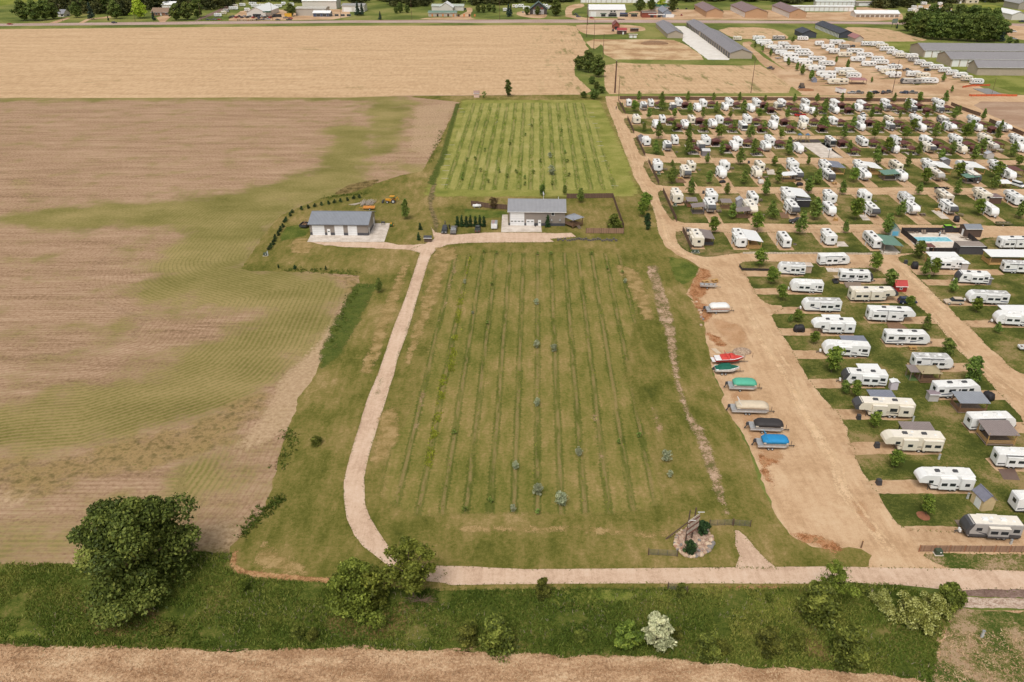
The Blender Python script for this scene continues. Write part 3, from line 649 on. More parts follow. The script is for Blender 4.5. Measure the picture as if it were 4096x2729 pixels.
# two-track wheel ruts along the park lanes
def ruts(s, l):
    q = PL(s)
    for off in (-.85, .85):
        a = []; b = []
        for i in range(len(q)):
            j, k = max(0, i-1), min(len(q)-1, i+1); d = Vector((q[k][0]-q[j][0], q[k][1]-q[j][1])).normalized(); n = Vector((-d.y, d.x))
            a.append(tuple(Vector(q[i]) + n*(off-.32))); b.append(tuple(Vector(q[i]) + n*(off+.32)))
        soft_sheet('wheel_rut', a + b[::-1], .0232, S_trk2, .3, 2, label=l)
S_trk2 = gmat('rut_gravel', [(.3, C(214,178,140)), (.7, C(231,199,161))], .3, 3, .5, soft=dict(lo=.3, hi=.8, w1=1.4, w2=1.0, amt=.95))
for s, l in (('E 230,312 1200,308 2354,318; F 1000,322 1700,330', 'ruts on the lane under the second camper line'), ('E 320,512 1200,512 2354,520; F 1000,528 2200,535', 'ruts on the lane under the fourth camper line'), ('E 470,762 1200,760 2354,768; F 1000,770 2300,780', 'ruts on the lane under the sixth camper line'), ('G 420,470 1200,472 2354,480; H 1000,430 2300,440', 'ruts on the lane under the eighth camper line'), ('G 620,905 1400,905 2354,915; H 900,820 2300,840', 'ruts on the lane under the tenth camper line'), ('E 120,180 200,360 290,570 380,780; G 150,330 330,600 430,860; I 460,180 500,330 640,470 860,570', 'ruts on the road down the left of the camper rows'), ('I 860,570 1100,690 1400,950; K 1000,150 1250,560 1550,1000; M 1650,200 1950,700 2200,1100; P 200,160 460,500 800,900', 'ruts along the boat yard road'), ('J 960,700 1200,920 1440,1150; L 1150,200 1500,600 1900,1000 2300,1300', 'ruts on the right park road')):
    ruts(s, l)
# ================================================================ BUILDINGS
M_glass = paint('dark_glass', (.03, .035, .04), .12, .1, spec=.6)
M_whitep = paint('white_paint', (.78, .78, .77), .45, .04)
M_gdoor = ribbed('white_garage_door', (.76, .76, .76), 2, .6, .4, .4)
M_dark = paint('dark_trim', (.05, .05, .055), .5)
M_wood = paint('brown_wood', C(140,108,82), .8, .2, 3)
M_wood2 = paint('new_wood', C(206,164,104), .75, .12, 3)
M_wood3 = paint('grey_wood', C(150,132,116), .85, .2, 3)
M_metal = paint('grey_metal', (.42, .43, .44), .4, .08, metal=.4)
def building(name, label, org, W, D, eave, rise, ridge, wall, roof, oh=.4, wain=None, ops=(), cat='building', rz=-YAW, group=None, wainh=.95, trim=None, extra=(), th=.14):
    """local x along the near face, y away from the camera; ridge 'x' or 'y' (rise 0: lean-to / flat)"""
    root = link(name, None, None, (org[0], org[1], 0), (0, 0, rz))
    tag(root, label, cat, group)
    m = MB()
    if ridge == 'x':
        m.add([(x, y, z) for x in (0, W) for y, z in ((0,0),(0,eave),(D/2,eave+rise),(D,eave),(D,0))], [(0,1,2,3,4),(9,8,7,6,5),(0,5,6,1),(1,6,7,2),(2,7,8,3),(3,8,9,4),(4,9,5,0)])
        hw = D/2; L0, L1 = -oh, W+oh
    else:
        m.add([(x, y, z) for y in (0, D) for x, z in ((0,0),(0,eave),(W/2,eave+rise),(W,eave),(W,0))], [(0,4,3,2,1),(5,6,7,8,9),(0,1,6,5),(1,2,7,6),(2,3,8,7),(3,4,9,8),(4,0,5,9)])
        hw = W/2; L0, L1 = -oh, D+oh
    wl = link('wall', m.mesh('wall', wall), root)
    sl = rise/hw if rise else 0
    for sgn in (-1, 1):
        e0 = (sgn*(hw+oh), eave - sl*oh + .03); r0 = (0, eave + rise + .03)
        q = MB()
        pr = [(e0[0]+hw, e0[1]), (r0[0]+hw, r0[1]), (r0[0]+hw, r0[1]+th), (e0[0]+hw, e0[1]+th)]
        if ridge == 'x': q.add([(x, a, z) for x in (L0, L1) for a, z in pr], [(0,1,2,3),(7,6,5,4),(0,4,5,1),(1,5,6,2),(2,6,7,3),(3,7,4,0)])
        else: q.add([(a, y, z) for y in (L0, L1) for a, z in pr], [(0,1,2,3),(7,6,5,4),(0,4,5,1),(1,5,6,2),(2,6,7,3),(3,7,4,0)])
        link('roof_panel', q.mesh('roof_panel', roof), root)
    if rise > 0:
        q = MB()
        if ridge == 'x': q.tube((L0, D/2, eave+rise+th), (L1, D/2, eave+rise+th), .13, n=6)
        else: q.tube((W/2, L0, eave+rise+th), (W/2, L1, eave+rise+th), .13, n=6)
        link('ridge_cap', q.mesh('ridge_cap', trim or roof), root)
    if ridge == 'x':
        z_ = eave - sl*oh + .02
        link('gutter', MB().box(-oh, W+oh, -oh-.12, -oh+.01, z_, z_+.14).mesh('gutter', trim or M_whitep), root)
    if wain:
        q = MB(); q.box(-.03, W+.03, -.03, D+.03, 0, wainh)
        link('wainscot', q.mesh('wainscot', wain), root)
    for op in ops:
        nm, face, u0, u1, z0, z1, mt = op[:7]
        q = MB(); d0, d1 = -.02, .07
        def fb(q, u0, u1, z0, z1, d0, d1):
            if face == 'f': q.box(u0, u1, -d1, -d0, z0, z1)
            elif face == 'b': q.box(u0, u1, D+d0, D+d1, z0, z1)
            elif face == 'l': q.box(-d1, -d0, u0, u1, z0, z1)
            else: q.box(W+d0, W+d1, u0, u1, z0, z1)
            return q
        if nm == 'window' or nm == 'shop_window':
            o = link('window', fb(q, u0-.1, u1+.1, z0-.1, z1+.1, d0, d1).mesh('window', mt), root)
            link('pane', fb(MB(), u0, u1, z0, z1, d1-.02, d1+.02).mesh('pane', M_glass), o)
        else:
            o = link(nm, fb(q, u0, u1, z0, z1, d0, d1).mesh(nm, mt), root)
            if len(op) > 7:
                for k in range(op[7]):
                    w_ = (u1-u0)/op[7]; c_ = u0 + w_*(k+.5)
                    link('pane', fb(MB(), c_-w_*.3, c_+w_*.3, z0+(z1-z0)*op[8], z0+(z1-z0)*op[8]+.25, d1-.02, d1+.02).mesh('pane', M_glass), o)
    for nm, me in extra: link(nm, me, root)
    return root
M_greige = ribbed('greige_siding', C(158,148,140), 0, .35, .8)
M_greige_s = ribbed('greige_siding_side', C(158,148,140), 1, .35, .8)
M_wain = ribbed('charcoal_wainscot', C(88,88,94), 0, .35, .8)
M_roofg = ribbed('grey_metal_roof', C(150,154,162), 0, .45, 1.0)
M_roofg2 = ribbed('grey_shop_roof', C(164,164,168), 0, .45, 1.0)
D0 = M_gdoor
def at(px_x, o): return px_x - o
ox = -63.75; oy = 237.9
building('workshop', 'grey metal workshop with three white overhead doors on the left slab', (ox, oy), 18.4, 12.2, 3.75, 2.0, 'x', M_greige, M_roofg, .45, M_wain,
  [('overhead_door','f',.75,4.65,.02,3.35,D0),('door','f',5.45,6.45,.02,2.15,M_whitep,1,.55),('overhead_door','f',7.85,10.65,.02,3.35,D0),('overhead_door','f',12.05,14.95,.02,3.35,D0),('door','r',1.2,2.2,.02,2.15,M_whitep),('door','r',9.2,10.6,.02,2.6,M_whitep)], trim=paint('roof_trim', C(110,112,118)),
  extra=[('wall_light', MB().box(2.4,2.7,-.25,0,3.5,3.62).mesh('wall_light', M_dark)), ('wall_light', MB().box(13.2,13.5,-.25,0,3.5,3.62).mesh('wall_light', M_dark))])
slab = MB().poly([(p[0], p[1]) for p in PL('Q 770,802 1805,803 1888,553 1660,553 1600,700 820,705')], -.1, .09)
tag(link('workshop_slab', slab.mesh('workshop_slab', M_conc)), 'L-shaped pale concrete slab around the left workshop', kind='structure')
hx, hy = -1.1, 246.7
building('shop_house', 'tall grey metal shop house with one big white door', (hx, hy), 18.3, 12.0, 4.85, 2.1, 'x', M_greige, M_roofg2, .4, M_wain,
  [('overhead_door','f',.5,5.1,.02,4.5,D0,4,.31),('overhead_door','f',5.75,8.3,.02,2.15,D0,2,.62),('door','f',9.6,10.55,.02,2.05,M_whitep,1,.5),
   ('window','f',13.85,14.75,3.65,4.7,M_whitep)],
  extra=[('vent_hood', MB().box(13.7,14.2,-.5,0,1.9,2.4,.08).mesh('vent_hood', M_metal)), ('vent_hood', MB().box(16.4,16.9,-.5,0,1.9,2.4,.08).mesh('vent_hood', M_metal)),
         ('antenna_mast', MB().tube((11.3,5.8,6.9),(11.3,5.8,9.2),.05).box(11.1,11.5,5.7,5.9,8.7,9.1).box(11.05,11.3,5.65,5.9,9.2,9.6).mesh('antenna_mast', M_whitep)),
         ('roof_pipe', MB().tube((16.2,7,6.4),(16.2,7,7.6),.08).mesh('roof_pipe', M_whitep)), ('trash_bin', MB().box(8.5,8.95,-.9,-.45,.09,.95,-.05).mesh('trash_bin', M_dark)),
         ('wall_light', MB().box(2.6,2.9,-.25,0,4.62,4.75).mesh('wall_light', M_dark))])
tag(link('house_slab', MB().poly(PL('S 755,493 1158,493 1150,428 825,428 820,322 765,322'), -.1, .09).mesh('house_slab', M_conc)), 'pale concrete slab wrapping the tall shop house', kind='structure')

M_stw = ribbed('storage_siding', C(196,180,162), 0, .4, .5)
M_stw2 = paint('storage_siding_plain', C(190,174,156), .6, .05)
M_str = ribbed('storage_roof', C(150,146,150), 1, .5, .8)
M_strx = ribbed('storage_roof_x', C(158,154,156), 0, .5, .8)
M_dk = paint('charcoal_siding', C(76,80,90), .55, .08)
M_dkr = ribbed('charcoal_roof', C(70,74,84), 1, .5, .8)
M_brw = paint('tan_siding', C(200,160,124), .6, .06)
M_brr = ribbed('mauve_roof', C(150,124,122), 1, .5, .8)
def doors_side(face, L, n, w, h, m, start=1.0):
    p = (L - 2*start)/n
    return [('storage_door', face, start+p*k+(p-w)/2, start+p*k+(p-w)/2+w, .05, h, m) for k in range(n)]
def gab(name, label, nl, nr, fl, eave, rise, wall, roof, ops=None, n=0, dm=None, **k):
    a = Z(*nl); b = Z(*nr); c = Z(*fl)
    W = b[0]-a[0]; D = c[1]-a[1]
    o = []
    if n: o = doors_side('l', D, n, D/n*.66, eave*.82, dm)
    return building(name, label, a, W, D, eave, rise, 'y', wall, roof, .5, None, (ops or []) + o, **k)
g = 'grey storage units around the white apron'
gab('storage_building', 'long grey-roofed storage unit left of the white apron', ('C',705,400), ('C',865,400), ('C',548,283), 3.4, 2.4, M_stw2, M_str, group=g)
M_dkdoor = paint('dark_door', C(84,80,82), .5)
gab('storage_building', 'shorter grey storage unit with dark doors behind the long one', ('C',1035,372), ('C',1192,372), ('C',886,272), 3.4, 2.2, M_stw2, M_str, n=8, dm=M_dkdoor, group=g)
gab('storage_building', 'longest grey storage unit with dark doors along the white apron', ('C',1360,615), ('C',1585,615), ('C',1048,378), 3.9, 2.4, M_stw2, M_str, n=14, dm=M_dkdoor, group=g)
g = 'dark charcoal sheds'
gab('dark_shed', 'small charcoal shed beside the long charcoal shed', ('C',2110,397), ('C',2258,397), ('C',2052,360), 3.6, 2.2, M_dk, M_dkr, group=g)
gab('dark_shed', 'long charcoal shed with a row of white doors', ('D',410,402), ('D',562,402), ('D',106,296), 3.6, 2.4, M_dk, M_dkr, n=18, dm=M_whitep, group=g)
g = 'tan storage barns beyond the highway'
gab('storage_barn', 'tan mauve-roofed barn without doors, left of three', ('C',1110,182), ('C',1282,182), ('C',962,105), 5.2, 3.0, M_brw, M_brr, group=g)
gab('storage_barn', 'tan mauve-roofed barn with white doors, middle of three', ('C',1515,186), ('C',1746,186), ('C',1330,108), 5.2, 3.4, M_brw, M_brr, n=18, dm=M_whitep, group=g)
gab('storage_barn', 'tan mauve-roofed barn with white doors, right of three', ('C',1980,190), ('C',2152,190), ('C',1752,112), 5.2, 3.2, M_brw, M_brr, n=18, dm=M_whitep, group=g)
M_cream = paint('cream_wall', C(226,220,212), .55, .05)
M_wroof = paint('white_roof', (.8, .8, .79), .45, .04)
def wide(name, label, nl, nr, D, eave, rise, wall, roof, nd=0, dh=.75, dm=M_whitep, ridge='x', **k):
    a = Z(*nl); b = Z(*nr); W = b[0]-a[0]
    ops = [('storage_door', 'f', W*(q+.14)/nd, W*(q+.86)/nd, .05, eave*dh, dm) for q in range(nd)]
    return building(name, label, a, W, D, eave, rise, ridge, wall, roof, .5, None, ops + list(k.pop('ops', [])), **k)
g = 'white mini-storage rows'
wide('mini_storage', 'white mini-storage row with twelve doors, nearer of two', ('D',-160,119), ('D',570,124), 9, 4.6, .5, M_cream, M_wroof, 14, .8, group=g)
wide('mini_storage', 'white mini-storage row set behind the nearer row', ('D',165,60), ('D',585,62), 9, 4.2, .5, M_cream, M_wroof, 9, .85, group=g)
wide('mini_storage', 'white mini-storage row at the top behind the big store', ('B',1975,24), ('B',2790,40), 9, 4.4, .5, M_cream, M_wroof, 18, .85, group=g)
wide('low_barn', 'low grey-walled building at the end of the mini-storage rows', ('D',588,65), ('D',745,55), 9, 4, .6, paint('grey_wall', C(176,166,156)), paint('tan_roof', C(190,178,164)), 1)
wide('sale_building', 'long low white building with a porch full of furniture', ('D',580,182), ('D',1065,190), 14, 3.4, 2.2, M_cream, M_wroof, 9, .6, M_wood3)
wide('big_store', 'large white store with green signs across the highway', ('B',2045,145), ('C',262,178), 30, 6.5, 3.2, M_cream, M_wroof, 0, ops=[('overhead_door','f',1.5,7,.1,4.6,M_whitep),('shop_window','f',12,16,.4,2.4,M_dark),('shop_window','f',19,27,.4,2.4,M_dark),('shop_window','f',30,38,.4,2.4,M_dark),('shop_window','f',41,47,.4,2.4,M_dark),
     ('awning','f',11,17,2.6,3.4,paint('green_awning', C(60,96,76))),('awning','f',39,48,2.6,3.4,MATS['green_awning']),('sign_board','f',20,26.5,2.7,3.9,M_dark),('sign_board','f',30,37.5,2.7,3.9,paint('blue_sign', C(60,76,120))),('window','f',21,22.5,4.6,5.6,M_dark),('window','f',24,25.5,4.6,5.6,M_dark)])
M_green_roof = paint('green_roof', C(120,146,132), .5)
wide('motel_wing', 'low grey motel wing with orange doors', ('B',672,143), ('B',912,143), 10, 3.6, 1.2, paint('pale_wall', C(196,184,170)), M_green_roof, 0, ops=[(('door','window')[k%2],'f',3+k*5.2,4.6+k*5.2,.1,2.4,(paint('orange_door', C(220,140,84)))) for k in range(9)])
wide('motel_wing', 'long white rear motel wing with a green roof edge', ('B',700,92), ('B',975,88), 12, 4.4, 1.4, M_cream, paint('pale_green_roof', C(190,198,186)), 0, ops=[('window','f',8+k*13,10+k*13,1.2,2.6,M_dark) for k in range(4)])
gab('motel_lobby', 'white gabled lobby joining the two motel wings', ('B',762,104), ('B',880,104), ('B',790,88), 4.4, 4.5, M_cream, M_wroof)
building('restaurant', 'dark steep-gabled restaurant with a screen-like front', Z('B',1540,125), 17, 14, 5, 6.5, 'y', paint('dark_stone', C(84,78,76), .8, .2), paint('green_dark_roof', C(84,104,96)), .8, None, [('entrance','f',3,14,.2,4.6,paint('grey_screen', C(190,188,186))),('sign_board','f',4,13,5,6.4,paint('red_sign', C(150,76,66)))])
wide('dealership', 'white gabled vehicle dealership with a green entrance sign', ('A',1662,116), ('A',1800,112), 45, 4.5, 4.5, M_cream, M_wroof, 0, ridge='y', ops=[('shop_window','f',6,14,.3,2.8,M_dark),('shop_window','f',26,34,.3,2.8,M_dark),('sign_board','f',16,24,4.2,5.6,MATS['green_awning']),('sign_board','f',37,44,.5,3.6,paint('yellow_sign', C(226,176,60)))])
wide('warehouse', 'tall plain white warehouse at the top left', ('A',2036,62), ('A',2262,64), 22, 8, 3, M_cream, M_wroof, 0)
wide('hardware_store', 'long tan-walled store beside the blue shop front', ('A',1992,106), ('A',2190,108), 18, 6.5, 1.0, paint('tan_wall', C(196,188,176)), paint('tan_roof2', C(206,200,188)), 0)
wide('blue_shop', 'low blue and white shop with porch windows', ('A',2108,113), ('A',2222,113), 9, 3.4, 1.6, paint('blue_wall', C(70,84,112)), M_wroof, 0, ops=[('shop_window','f',3+k*6,7+k*6,.6,2.4,M_whitep) for k in range(6)])
wide('white_garage', 'grey-roofed white garage right of the blue shop', ('A',2302,80), ('A',2440,88), 16, 6, 1.2, M_cream, paint('grey_roof', C(170,168,166)), 2, .7)
M_brick = paint('brown_brick', C(150,110,88), .8, .15); M_broof = paint('brown_roof', C(150,124,104), .8, .12)
wide('ranch_house', 'brown brick ranch house with a tan roof on the far left', ('A',1020,106), ('A',1122,110), 13, 3.2, 3.4, M_brick, M_broof, 0, ops=[('window','f',4,6,1,2.2,M_whitep),('door','f',9,10,.1,2.1,M_whitep),('window','f',14,17,1,2.2,M_whitep),('window','f',22,25,1,2.2,M_whitep)])
wide('white_cottage', 'small white cottage with a grey roof behind trees', ('A',392,114), ('A',440,112), 12, 3, 3, M_cream, paint('slate_roof', C(150,150,156)), 0, ops=[('window','f',3,5,1,2.2,M_dark),('window','f',9,11,1,2.2,M_dark)])
wide('white_barn', 'white metal barn behind the ranch house', ('A',1095,74), ('A',1165,78), 14, 6, 2.4, M_cream, M_wroof, 2, .7)
wide('farmhouse', 'pale farmhouse among trees at the top right', ('D',1740,36), ('D',1892,40), 14, 5, 4, paint('cream_siding', C(226,212,188)), M_broof, 0, ops=[('window','f',4,6,1,2.4,M_dark),('window','f',10,12,1,2.4,M_dark),('window','f',20,22,1,2.4,M_dark)])
wide('farm_garage', 'small brown garage beside the pale farmhouse', ('D',1632,38), ('D',1706,40), 10, 3.4, 3, paint('cream_siding', C(226,212,188)), M_broof, 2, .7)
gab('barn', 'grey barn with a white front at the top right corner', ('D',2290,102), ('D',2430,108), ('D',2195,70), 6, 3, paint('grey_wall', C(176,166,156)), MATS['grey_roof'])
gab('white_shed', 'white metal shed right of the tree grove', ('D',2218,212), ('D',2400,220), ('D',2240,170), 5, 2.5, M_cream, M_wroof)
M_red = paint('red_siding', C(150,80,62), .75, .1); M_redr = paint('red_roof', C(140,88,84), .7, .1)
wide('brown_shop', 'low brown shop front with an awning beyond the highway', ('C',440,186), ('C',588,186), 16, 4.6, .8, M_red, paint('brown_flat_roof', C(126,106,92)), 0, ops=[('awning','f',6,22,2.6,3.3,M_whitep),('shop_window','f',8,11,.4,2.3,M_dark),('shop_window','f',15,18,.4,2.3,M_dark)])
gab('blue_grey_house', 'blue-grey house with a white garage door', ('C',655,184), ('C',745,184), ('C',625,140), 4.4, 3, paint('blue_grey', C(150,160,176)), paint('blue_grey_roof', C(150,154,164)), [('overhead_door','f',3,11,.1,3,M_whitep)])
wide('green_roof_house', 'pale house with a long green roof behind the shops', ('C',560,108), ('C',730,110), 12, 3.4, 2, M_cream, MATS['green_awning'], 0, ops=[('window','f',6+9*k,8+9*k,1,2.2,M_dark) for k in range(5)])
gab('food_stand', 'small red-brown stand with a slanted roof by the highway', ('C',140,308), ('C',203,308), ('C',134,285), 3.6, 2.4, M_red, M_redr, [('shop_window','f',1,4,.8,2.2,M_glass)])
wide('red_roof_shed', 'dark shed with a red roof near the food stand', ('C',184,362), ('C',276,362), 8, 3.2, 1.4, paint('dark_brown', C(92,70,62)), paint('bright_red_roof', C(176,78,76)), 0, ops=[('door','f',4,5.2,.1,2.1,M_whitep)])
wide('storage_container', 'tan storage container beside the dirt road', ('C',304,398), ('C',386,398), 2.6, 2.6, .05, paint('container_tan', C(196,180,156)), paint('container_top', C(206,192,170)), 2)
wide('storage_container', 'brown storage container near the food stand', ('C',318,332), ('C',404,334), 2.6, 2.6, .05, paint('dark_brown', C(92,70,62)), paint('container_brown', C(140,116,96)), 0)
gab('pink_roof_shed', 'tan shed with a pinkish roof at the far lot edge', ('D',575,446), ('D',660,446), ('D',526,415), 3, 2, paint('tan_wall', C(196,188,176)), paint('pink_roof', C(176,122,120)))
# long grey storage buildings at the right edge
for i, (n0, f0, l) in enumerate(((('D',1290,605), ('D',1172,548), 'rear long grey storage building at the right edge'), (('D',1572,702), ('D',1420,645), 'middle long grey storage building at the right edge'), (('D',1852,792), ('D',1718,752), 'nearest long grey storage building at the right edge'))):
    a = Z(*n0); b = Z(*f0)
    ops = [('storage_door','f',1.0+5.2*k,5.4+5.2*k,.1,4.4,M_whitep) for k in range(12)] if i < 2 else []
    building('long_storage', l, a, 110 - 20*i, b[1]-a[1], 4.9, 3.0, 'x', M_stw, M_strx, .6, None, ops, group='long grey storage buildings', rz=-math.radians(3))

# ---- sheds in the camper park
M_shg = paint('shed_grey', C(132,128,132), .7); M_shr = paint('shed_roof_white', C(216,214,214), .6)
def shed(name, label, k, x, y, W, D, eave, rise, wall, roof, ridge='y', ops=(), rz=-YAW, cat='shed', **kw):
    p = Z(k, x, y)
    return building(name, label, (p[0]-W/2, p[1]), W, D, eave, rise, ridge, wall, roof, .18, None, ops, cat, rz, th=.07, **kw)
shed('garden_shed', 'cream shed with a grey gable roof left of the white trailer', 'P', 1920, 432, 2.2, 2.9, 2.3, 1.0, paint('cream_board', C(226,200,154), .75), paint('slate_shingle', C(132,132,146), .8, .12), 'y', [('door','l',.5,1.9,.1,1.9,M_whitep)], rz=math.radians(8))
shed('garden_shed', 'small red barn-style shed beside the dark green tree', 'J', 900, 936, 3.0, 2.4, 1.7, 1.1, paint('barn_red', C(160,44,40), .7), paint('barn_red_roof', C(196,76,72), .7), 'x', [('window','f',1.2,1.7,.8,1.2,M_whitep)])
shed('garden_shed', 'grey shed with a white roof in the third camper row', 'E', 1107, 722, 3.2, 3.4, 2.3, .5, M_shg, M_shr, 'x')
shed('garden_shed', 'pale grey shed at the left end of the third row', 'E', 430, 570, 2.4, 2.4, 2.1, .7, paint('shed_pale', C(176,172,176)), M_shg, 'y')
shed('garden_shed', 'light grey gabled shed beside the tan fifth-wheel', 'G', 1352, 675, 2.4, 2.4, 2.4, .8, paint('shed_pale', C(176,172,176)), paint('shed_pale_roof', C(196,196,202)), 'y')
shed('garden_shed', 'black metal shed under the white awning roof', 'G', 2090, 675, 4.6, 2.6, 2.5, .3, paint('shed_black', C(62,60,64)), paint('shed_black_roof', C(86,86,90)), 'x')
shed('garden_shed', 'small white shed between trailers in the third row', 'F', 1993, 750, 3.0, 2.6, 1.9, .8, paint('shed_white', C(206,200,196)), paint('shed_pale_roof', C(196,196,202)), 'y')
shed('garden_shed', 'grey-green shed with a beach mural beside the pool', 'J', 830, 283, 2.8, 3.6, 2.1, 1.4, paint('shed_sage', C(176,186,180)), paint('sage_roof', C(110,140,128), .7), 'y', [('mural','f',.5,2.3,.3,1.7,paint('mural_blue', C(110,190,226)))])
shed('pool_house', 'dark brown pool house with a grey shingle roof', 'J', 1745, 292, 5.0, 4.2, 2.7, .8, paint('dark_board', C(100,82,72), .8), paint('shingle_grey', C(142,146,154), .8), 'x', [('door','l',1.2,2.2,.1,2.1,M_whitep)])
shed('pump_house', 'charcoal flat-roofed shed at the pool corner', 'J', 1722, 495, 7.2, 4.0, 2.6, .15, paint('charcoal_board', C(86,82,84), .8), paint('taupe_roof', C(160,146,136), .8), 'x')
shed('garden_shed', 'brown shed under the dark roof in the fifth row', 'H', 2045, 568, 4.0, 4.5, 2.3, .1, paint('brown_board', C(110,84,74), .8), paint('brown_metal_roof', C(140,118,116)), 'x')
shed('garden_shed', 'grey plastic storage shed behind the far camper awnings', 'H', 1530, 165, 3.0, 2.6, 2.2, .5, M_shg, paint('shed_pale_roof', C(196,196,202)), 'y')
shed('garden_shed', 'tiny blue-grey shed in the far camper lot', 'D', 153, 868, 2.6, 3, 1.7, 1.2, paint('shed_blue', C(140,148,166)), paint('shed_blue_roof', C(156,150,156)), 'y')
shed('outhouse', 'narrow pink wooden shed below the tan field', 'B', 1083, 836, 3.0, 2.4, 2.3, 1.0, paint('pink_board', C(232,200,184)), paint('pinkish_roof', C(170,140,130)), 'x')
shed('dog_house', 'small dark wood shelter beside the driveway bend', 'S', 28, 592, 2.2, 1.2, 1.4, .4, paint('dark_board', C(100,82,72), .8), M_dark, 'x')
shed('tan_box', 'tan storage box behind the dark-roofed trailer', 'I', 2150, 715, 1.9, 2.3, 2.2, .1, paint('tan_box', C(206,182,160)), paint('tan_box_roof', C(220,200,182)), 'x', cat='box')
shed('storage_cabinet', 'off-white cabinet at the end of the covered-porch trailer', 'N', 1130, 190, 2.0, 1.5, 1.7, .1, paint('shed_white', C(206,200,196)), paint('mauve_top', C(156,140,146)), 'x', cat='cabinet')
shed('storage_cabinet', 'grey cabinet behind the right-hand trailer by the drive', 'J', 1935, 855, 1.2, 2.0, 1.9, .1, M_shg, M_shg, 'x', cat='cabinet')
shed('storage_cabinet', 'white cabinet at the end of the tree-screened trailer', 'J', 1645, 690, 1.8, 2.2, 2.3, .1, paint('shed_white', C(206,200,196)), M_whitep, 'x', cat='cabinet')
shed('storage_cabinet', 'white plastic cabinet behind the slide-out trailer', 'N', 600, 35, 1.5, 1.2, 1.9, .2, paint('lilac_white', C(222,212,222)), M_whitep, 'y', cat='cabinet')

# ---- open porches, shelters
def post_roof(name, label, cx, cy, W, D, zl, zh, roofm, postm, deck=None, rail=False, tilt='x', rz=-YAW, cat='porch', hip=False, dz=.3, wallm=None, group=None, sides='fl'):
    root = link(name, None, None, (cx, cy, 0), (0, 0, rz)); tag(root, label, cat, group)
    a, b = W/2, D/2
    for x in (-a+.15, a-.15):
        for y in (-b+.15, b-.15):
            link('post', MB().box(x-.08, x+.08, y-.08, y+.08, 0, (zl+zh)/2-.03).mesh('post', postm), root)
    o = .25
    if hip:
        m = MB(); m.add([(-a-o,-b-o,zl),(a+o,-b-o,zl),(a+o,b+o,zl),(-a-o,b+o,zl),(-a*.25,0,zh),(a*.25,0,zh),(-a-o,-b-o,zl-.08),(a+o,-b-o,zl-.08),(a+o,b+o,zl-.08),(-a-o,b+o,zl-.08)],
                        [(0,1,5,4),(1,2,5),(2,3,4,5),(3,0,4),(6,7,1,0),(7,8,2,1),(8,9,3,2),(9,6,0,3),(9,8,7,6)])
    else:
        m = MB()
        z = {'x': lambda x, y: zl+(zh-zl)*(x+a+o)/(2*a+2*o), 'y': lambda x, y: zl+(zh-zl)*(y+b+o)/(2*b+2*o), '-x': lambda x, y: zh-(zh-zl)*(x+a+o)/(2*a+2*o)}[tilt]
        pts = [(-a-o,-b-o),(a+o,-b-o),(a+o,b+o),(-a-o,b+o)]
        m.add([(x,y,z(x,y)) for x,y in pts]+[(x,y,z(x,y)+.09) for x,y in pts], [(3,2,1,0),(4,5,6,7),(0,1,5,4),(1,2,6,5),(2,3,7,6),(3,0,4,7)])
    link('roof', m.mesh('roof', roofm), root)
    if deck is not None: link('deck', MB().box(-a, a, -b, b, .04 if dz < .1 else dz-.12, dz).mesh('deck', deck), root)
    if rail:
        for s in sides:
            for zz in (dz+.35, dz+.62, dz+.9):
                q = MB()
                if s == 'f': q.box(-a, a, -b+.02, -b+.09, zz, zz+.09)
                if s == 'l': q.box(-a+.02, -a+.09, -b, b, zz, zz+.09)
                if s == 'r': q.box(a-.09, a-.02, -b, b, zz, zz+.09)
                link('rail', q.mesh('rail', postm), root)
            if wallm is not None:
                q = MB()
                if s == 'f': q.box(-a, a, -b+.095, -b+.13, dz, dz+.9)
                if s == 'l': q.box(-a+.095, -a+.13, -b, b, dz, dz+.9)
                if s == 'r': q.box(a-.13, a-.095, -b, b, dz, dz+.9)
                link('rail_panel', q.mesh('rail_panel', wallm), root)
    return root
def porch(label, k, x, y, z, W, D, zl, zh, roofm, postm, **kw):
    p = Z(k, x, y, z)
    return post_roof('porch', label, p[0], p[1], W, D, zl, zh, roofm, postm, **kw)
M_rg = ribbed('porch_grey_roof', C(166,170,178), 0, .3, 1.0)
M_rt = ribbed('porch_taupe_roof', C(160,146,142), 0, .3, 1.0)
M_rw = paint('porch_white_roof', (.8,.8,.79), .5, .04)
M_rgr = ribbed('porch_green_roof', C(120,158,140), 0, .3, .8)
M_rgg = ribbed('porch_blue_grey_roof', C(146,150,164), 0, .3, .9)
porch('large deck with a pale grey metal roof beside the dark-ended trailer', 'N', 1640, 140, 2.7, 5.6, 3.6, 2.6, 2.9, M_rg, M_wood, deck=M_wood3, rail=True, wallm=M_wood, tilt='y', sides='fl')
porch('large wooden deck with a taupe metal roof and open railing', 'N', 2010, 550, 2.7, 5.4, 4.2, 2.6, 2.95, M_rt, M_wood2, deck=M_wood3, rail=True, tilt='y', sides='flr')
porch('grey metal porch roof behind the slide-out trailer', 'N', 440, 100, 2.7, 4.6, 2.9, 2.6, 2.8, M_rgg, M_wood, deck=M_wood, tilt='y')
porch('taupe metal porch roof behind the striped fifth-wheel', 'N', 915, 540, 2.7, 5.6, 2.8, 2.6, 2.9, M_rt, M_dark, deck=M_wood, rail=True, wallm=M_dark, tilt='y', sides='l')
porch('white porch roof behind the white slide-out trailer', 'L', 270, 915, 2.7, 4.2, 2.6, 2.6, 2.8, M_rw, M_wood3, deck=M_wood3, tilt='y')
porch('blue-grey porch roof behind the curved-nose trailer', 'L', 60, 530, 2.7, 5.2, 2.6, 2.6, 2.8, M_rgg, M_wood3, deck=M_wood3, tilt='y')
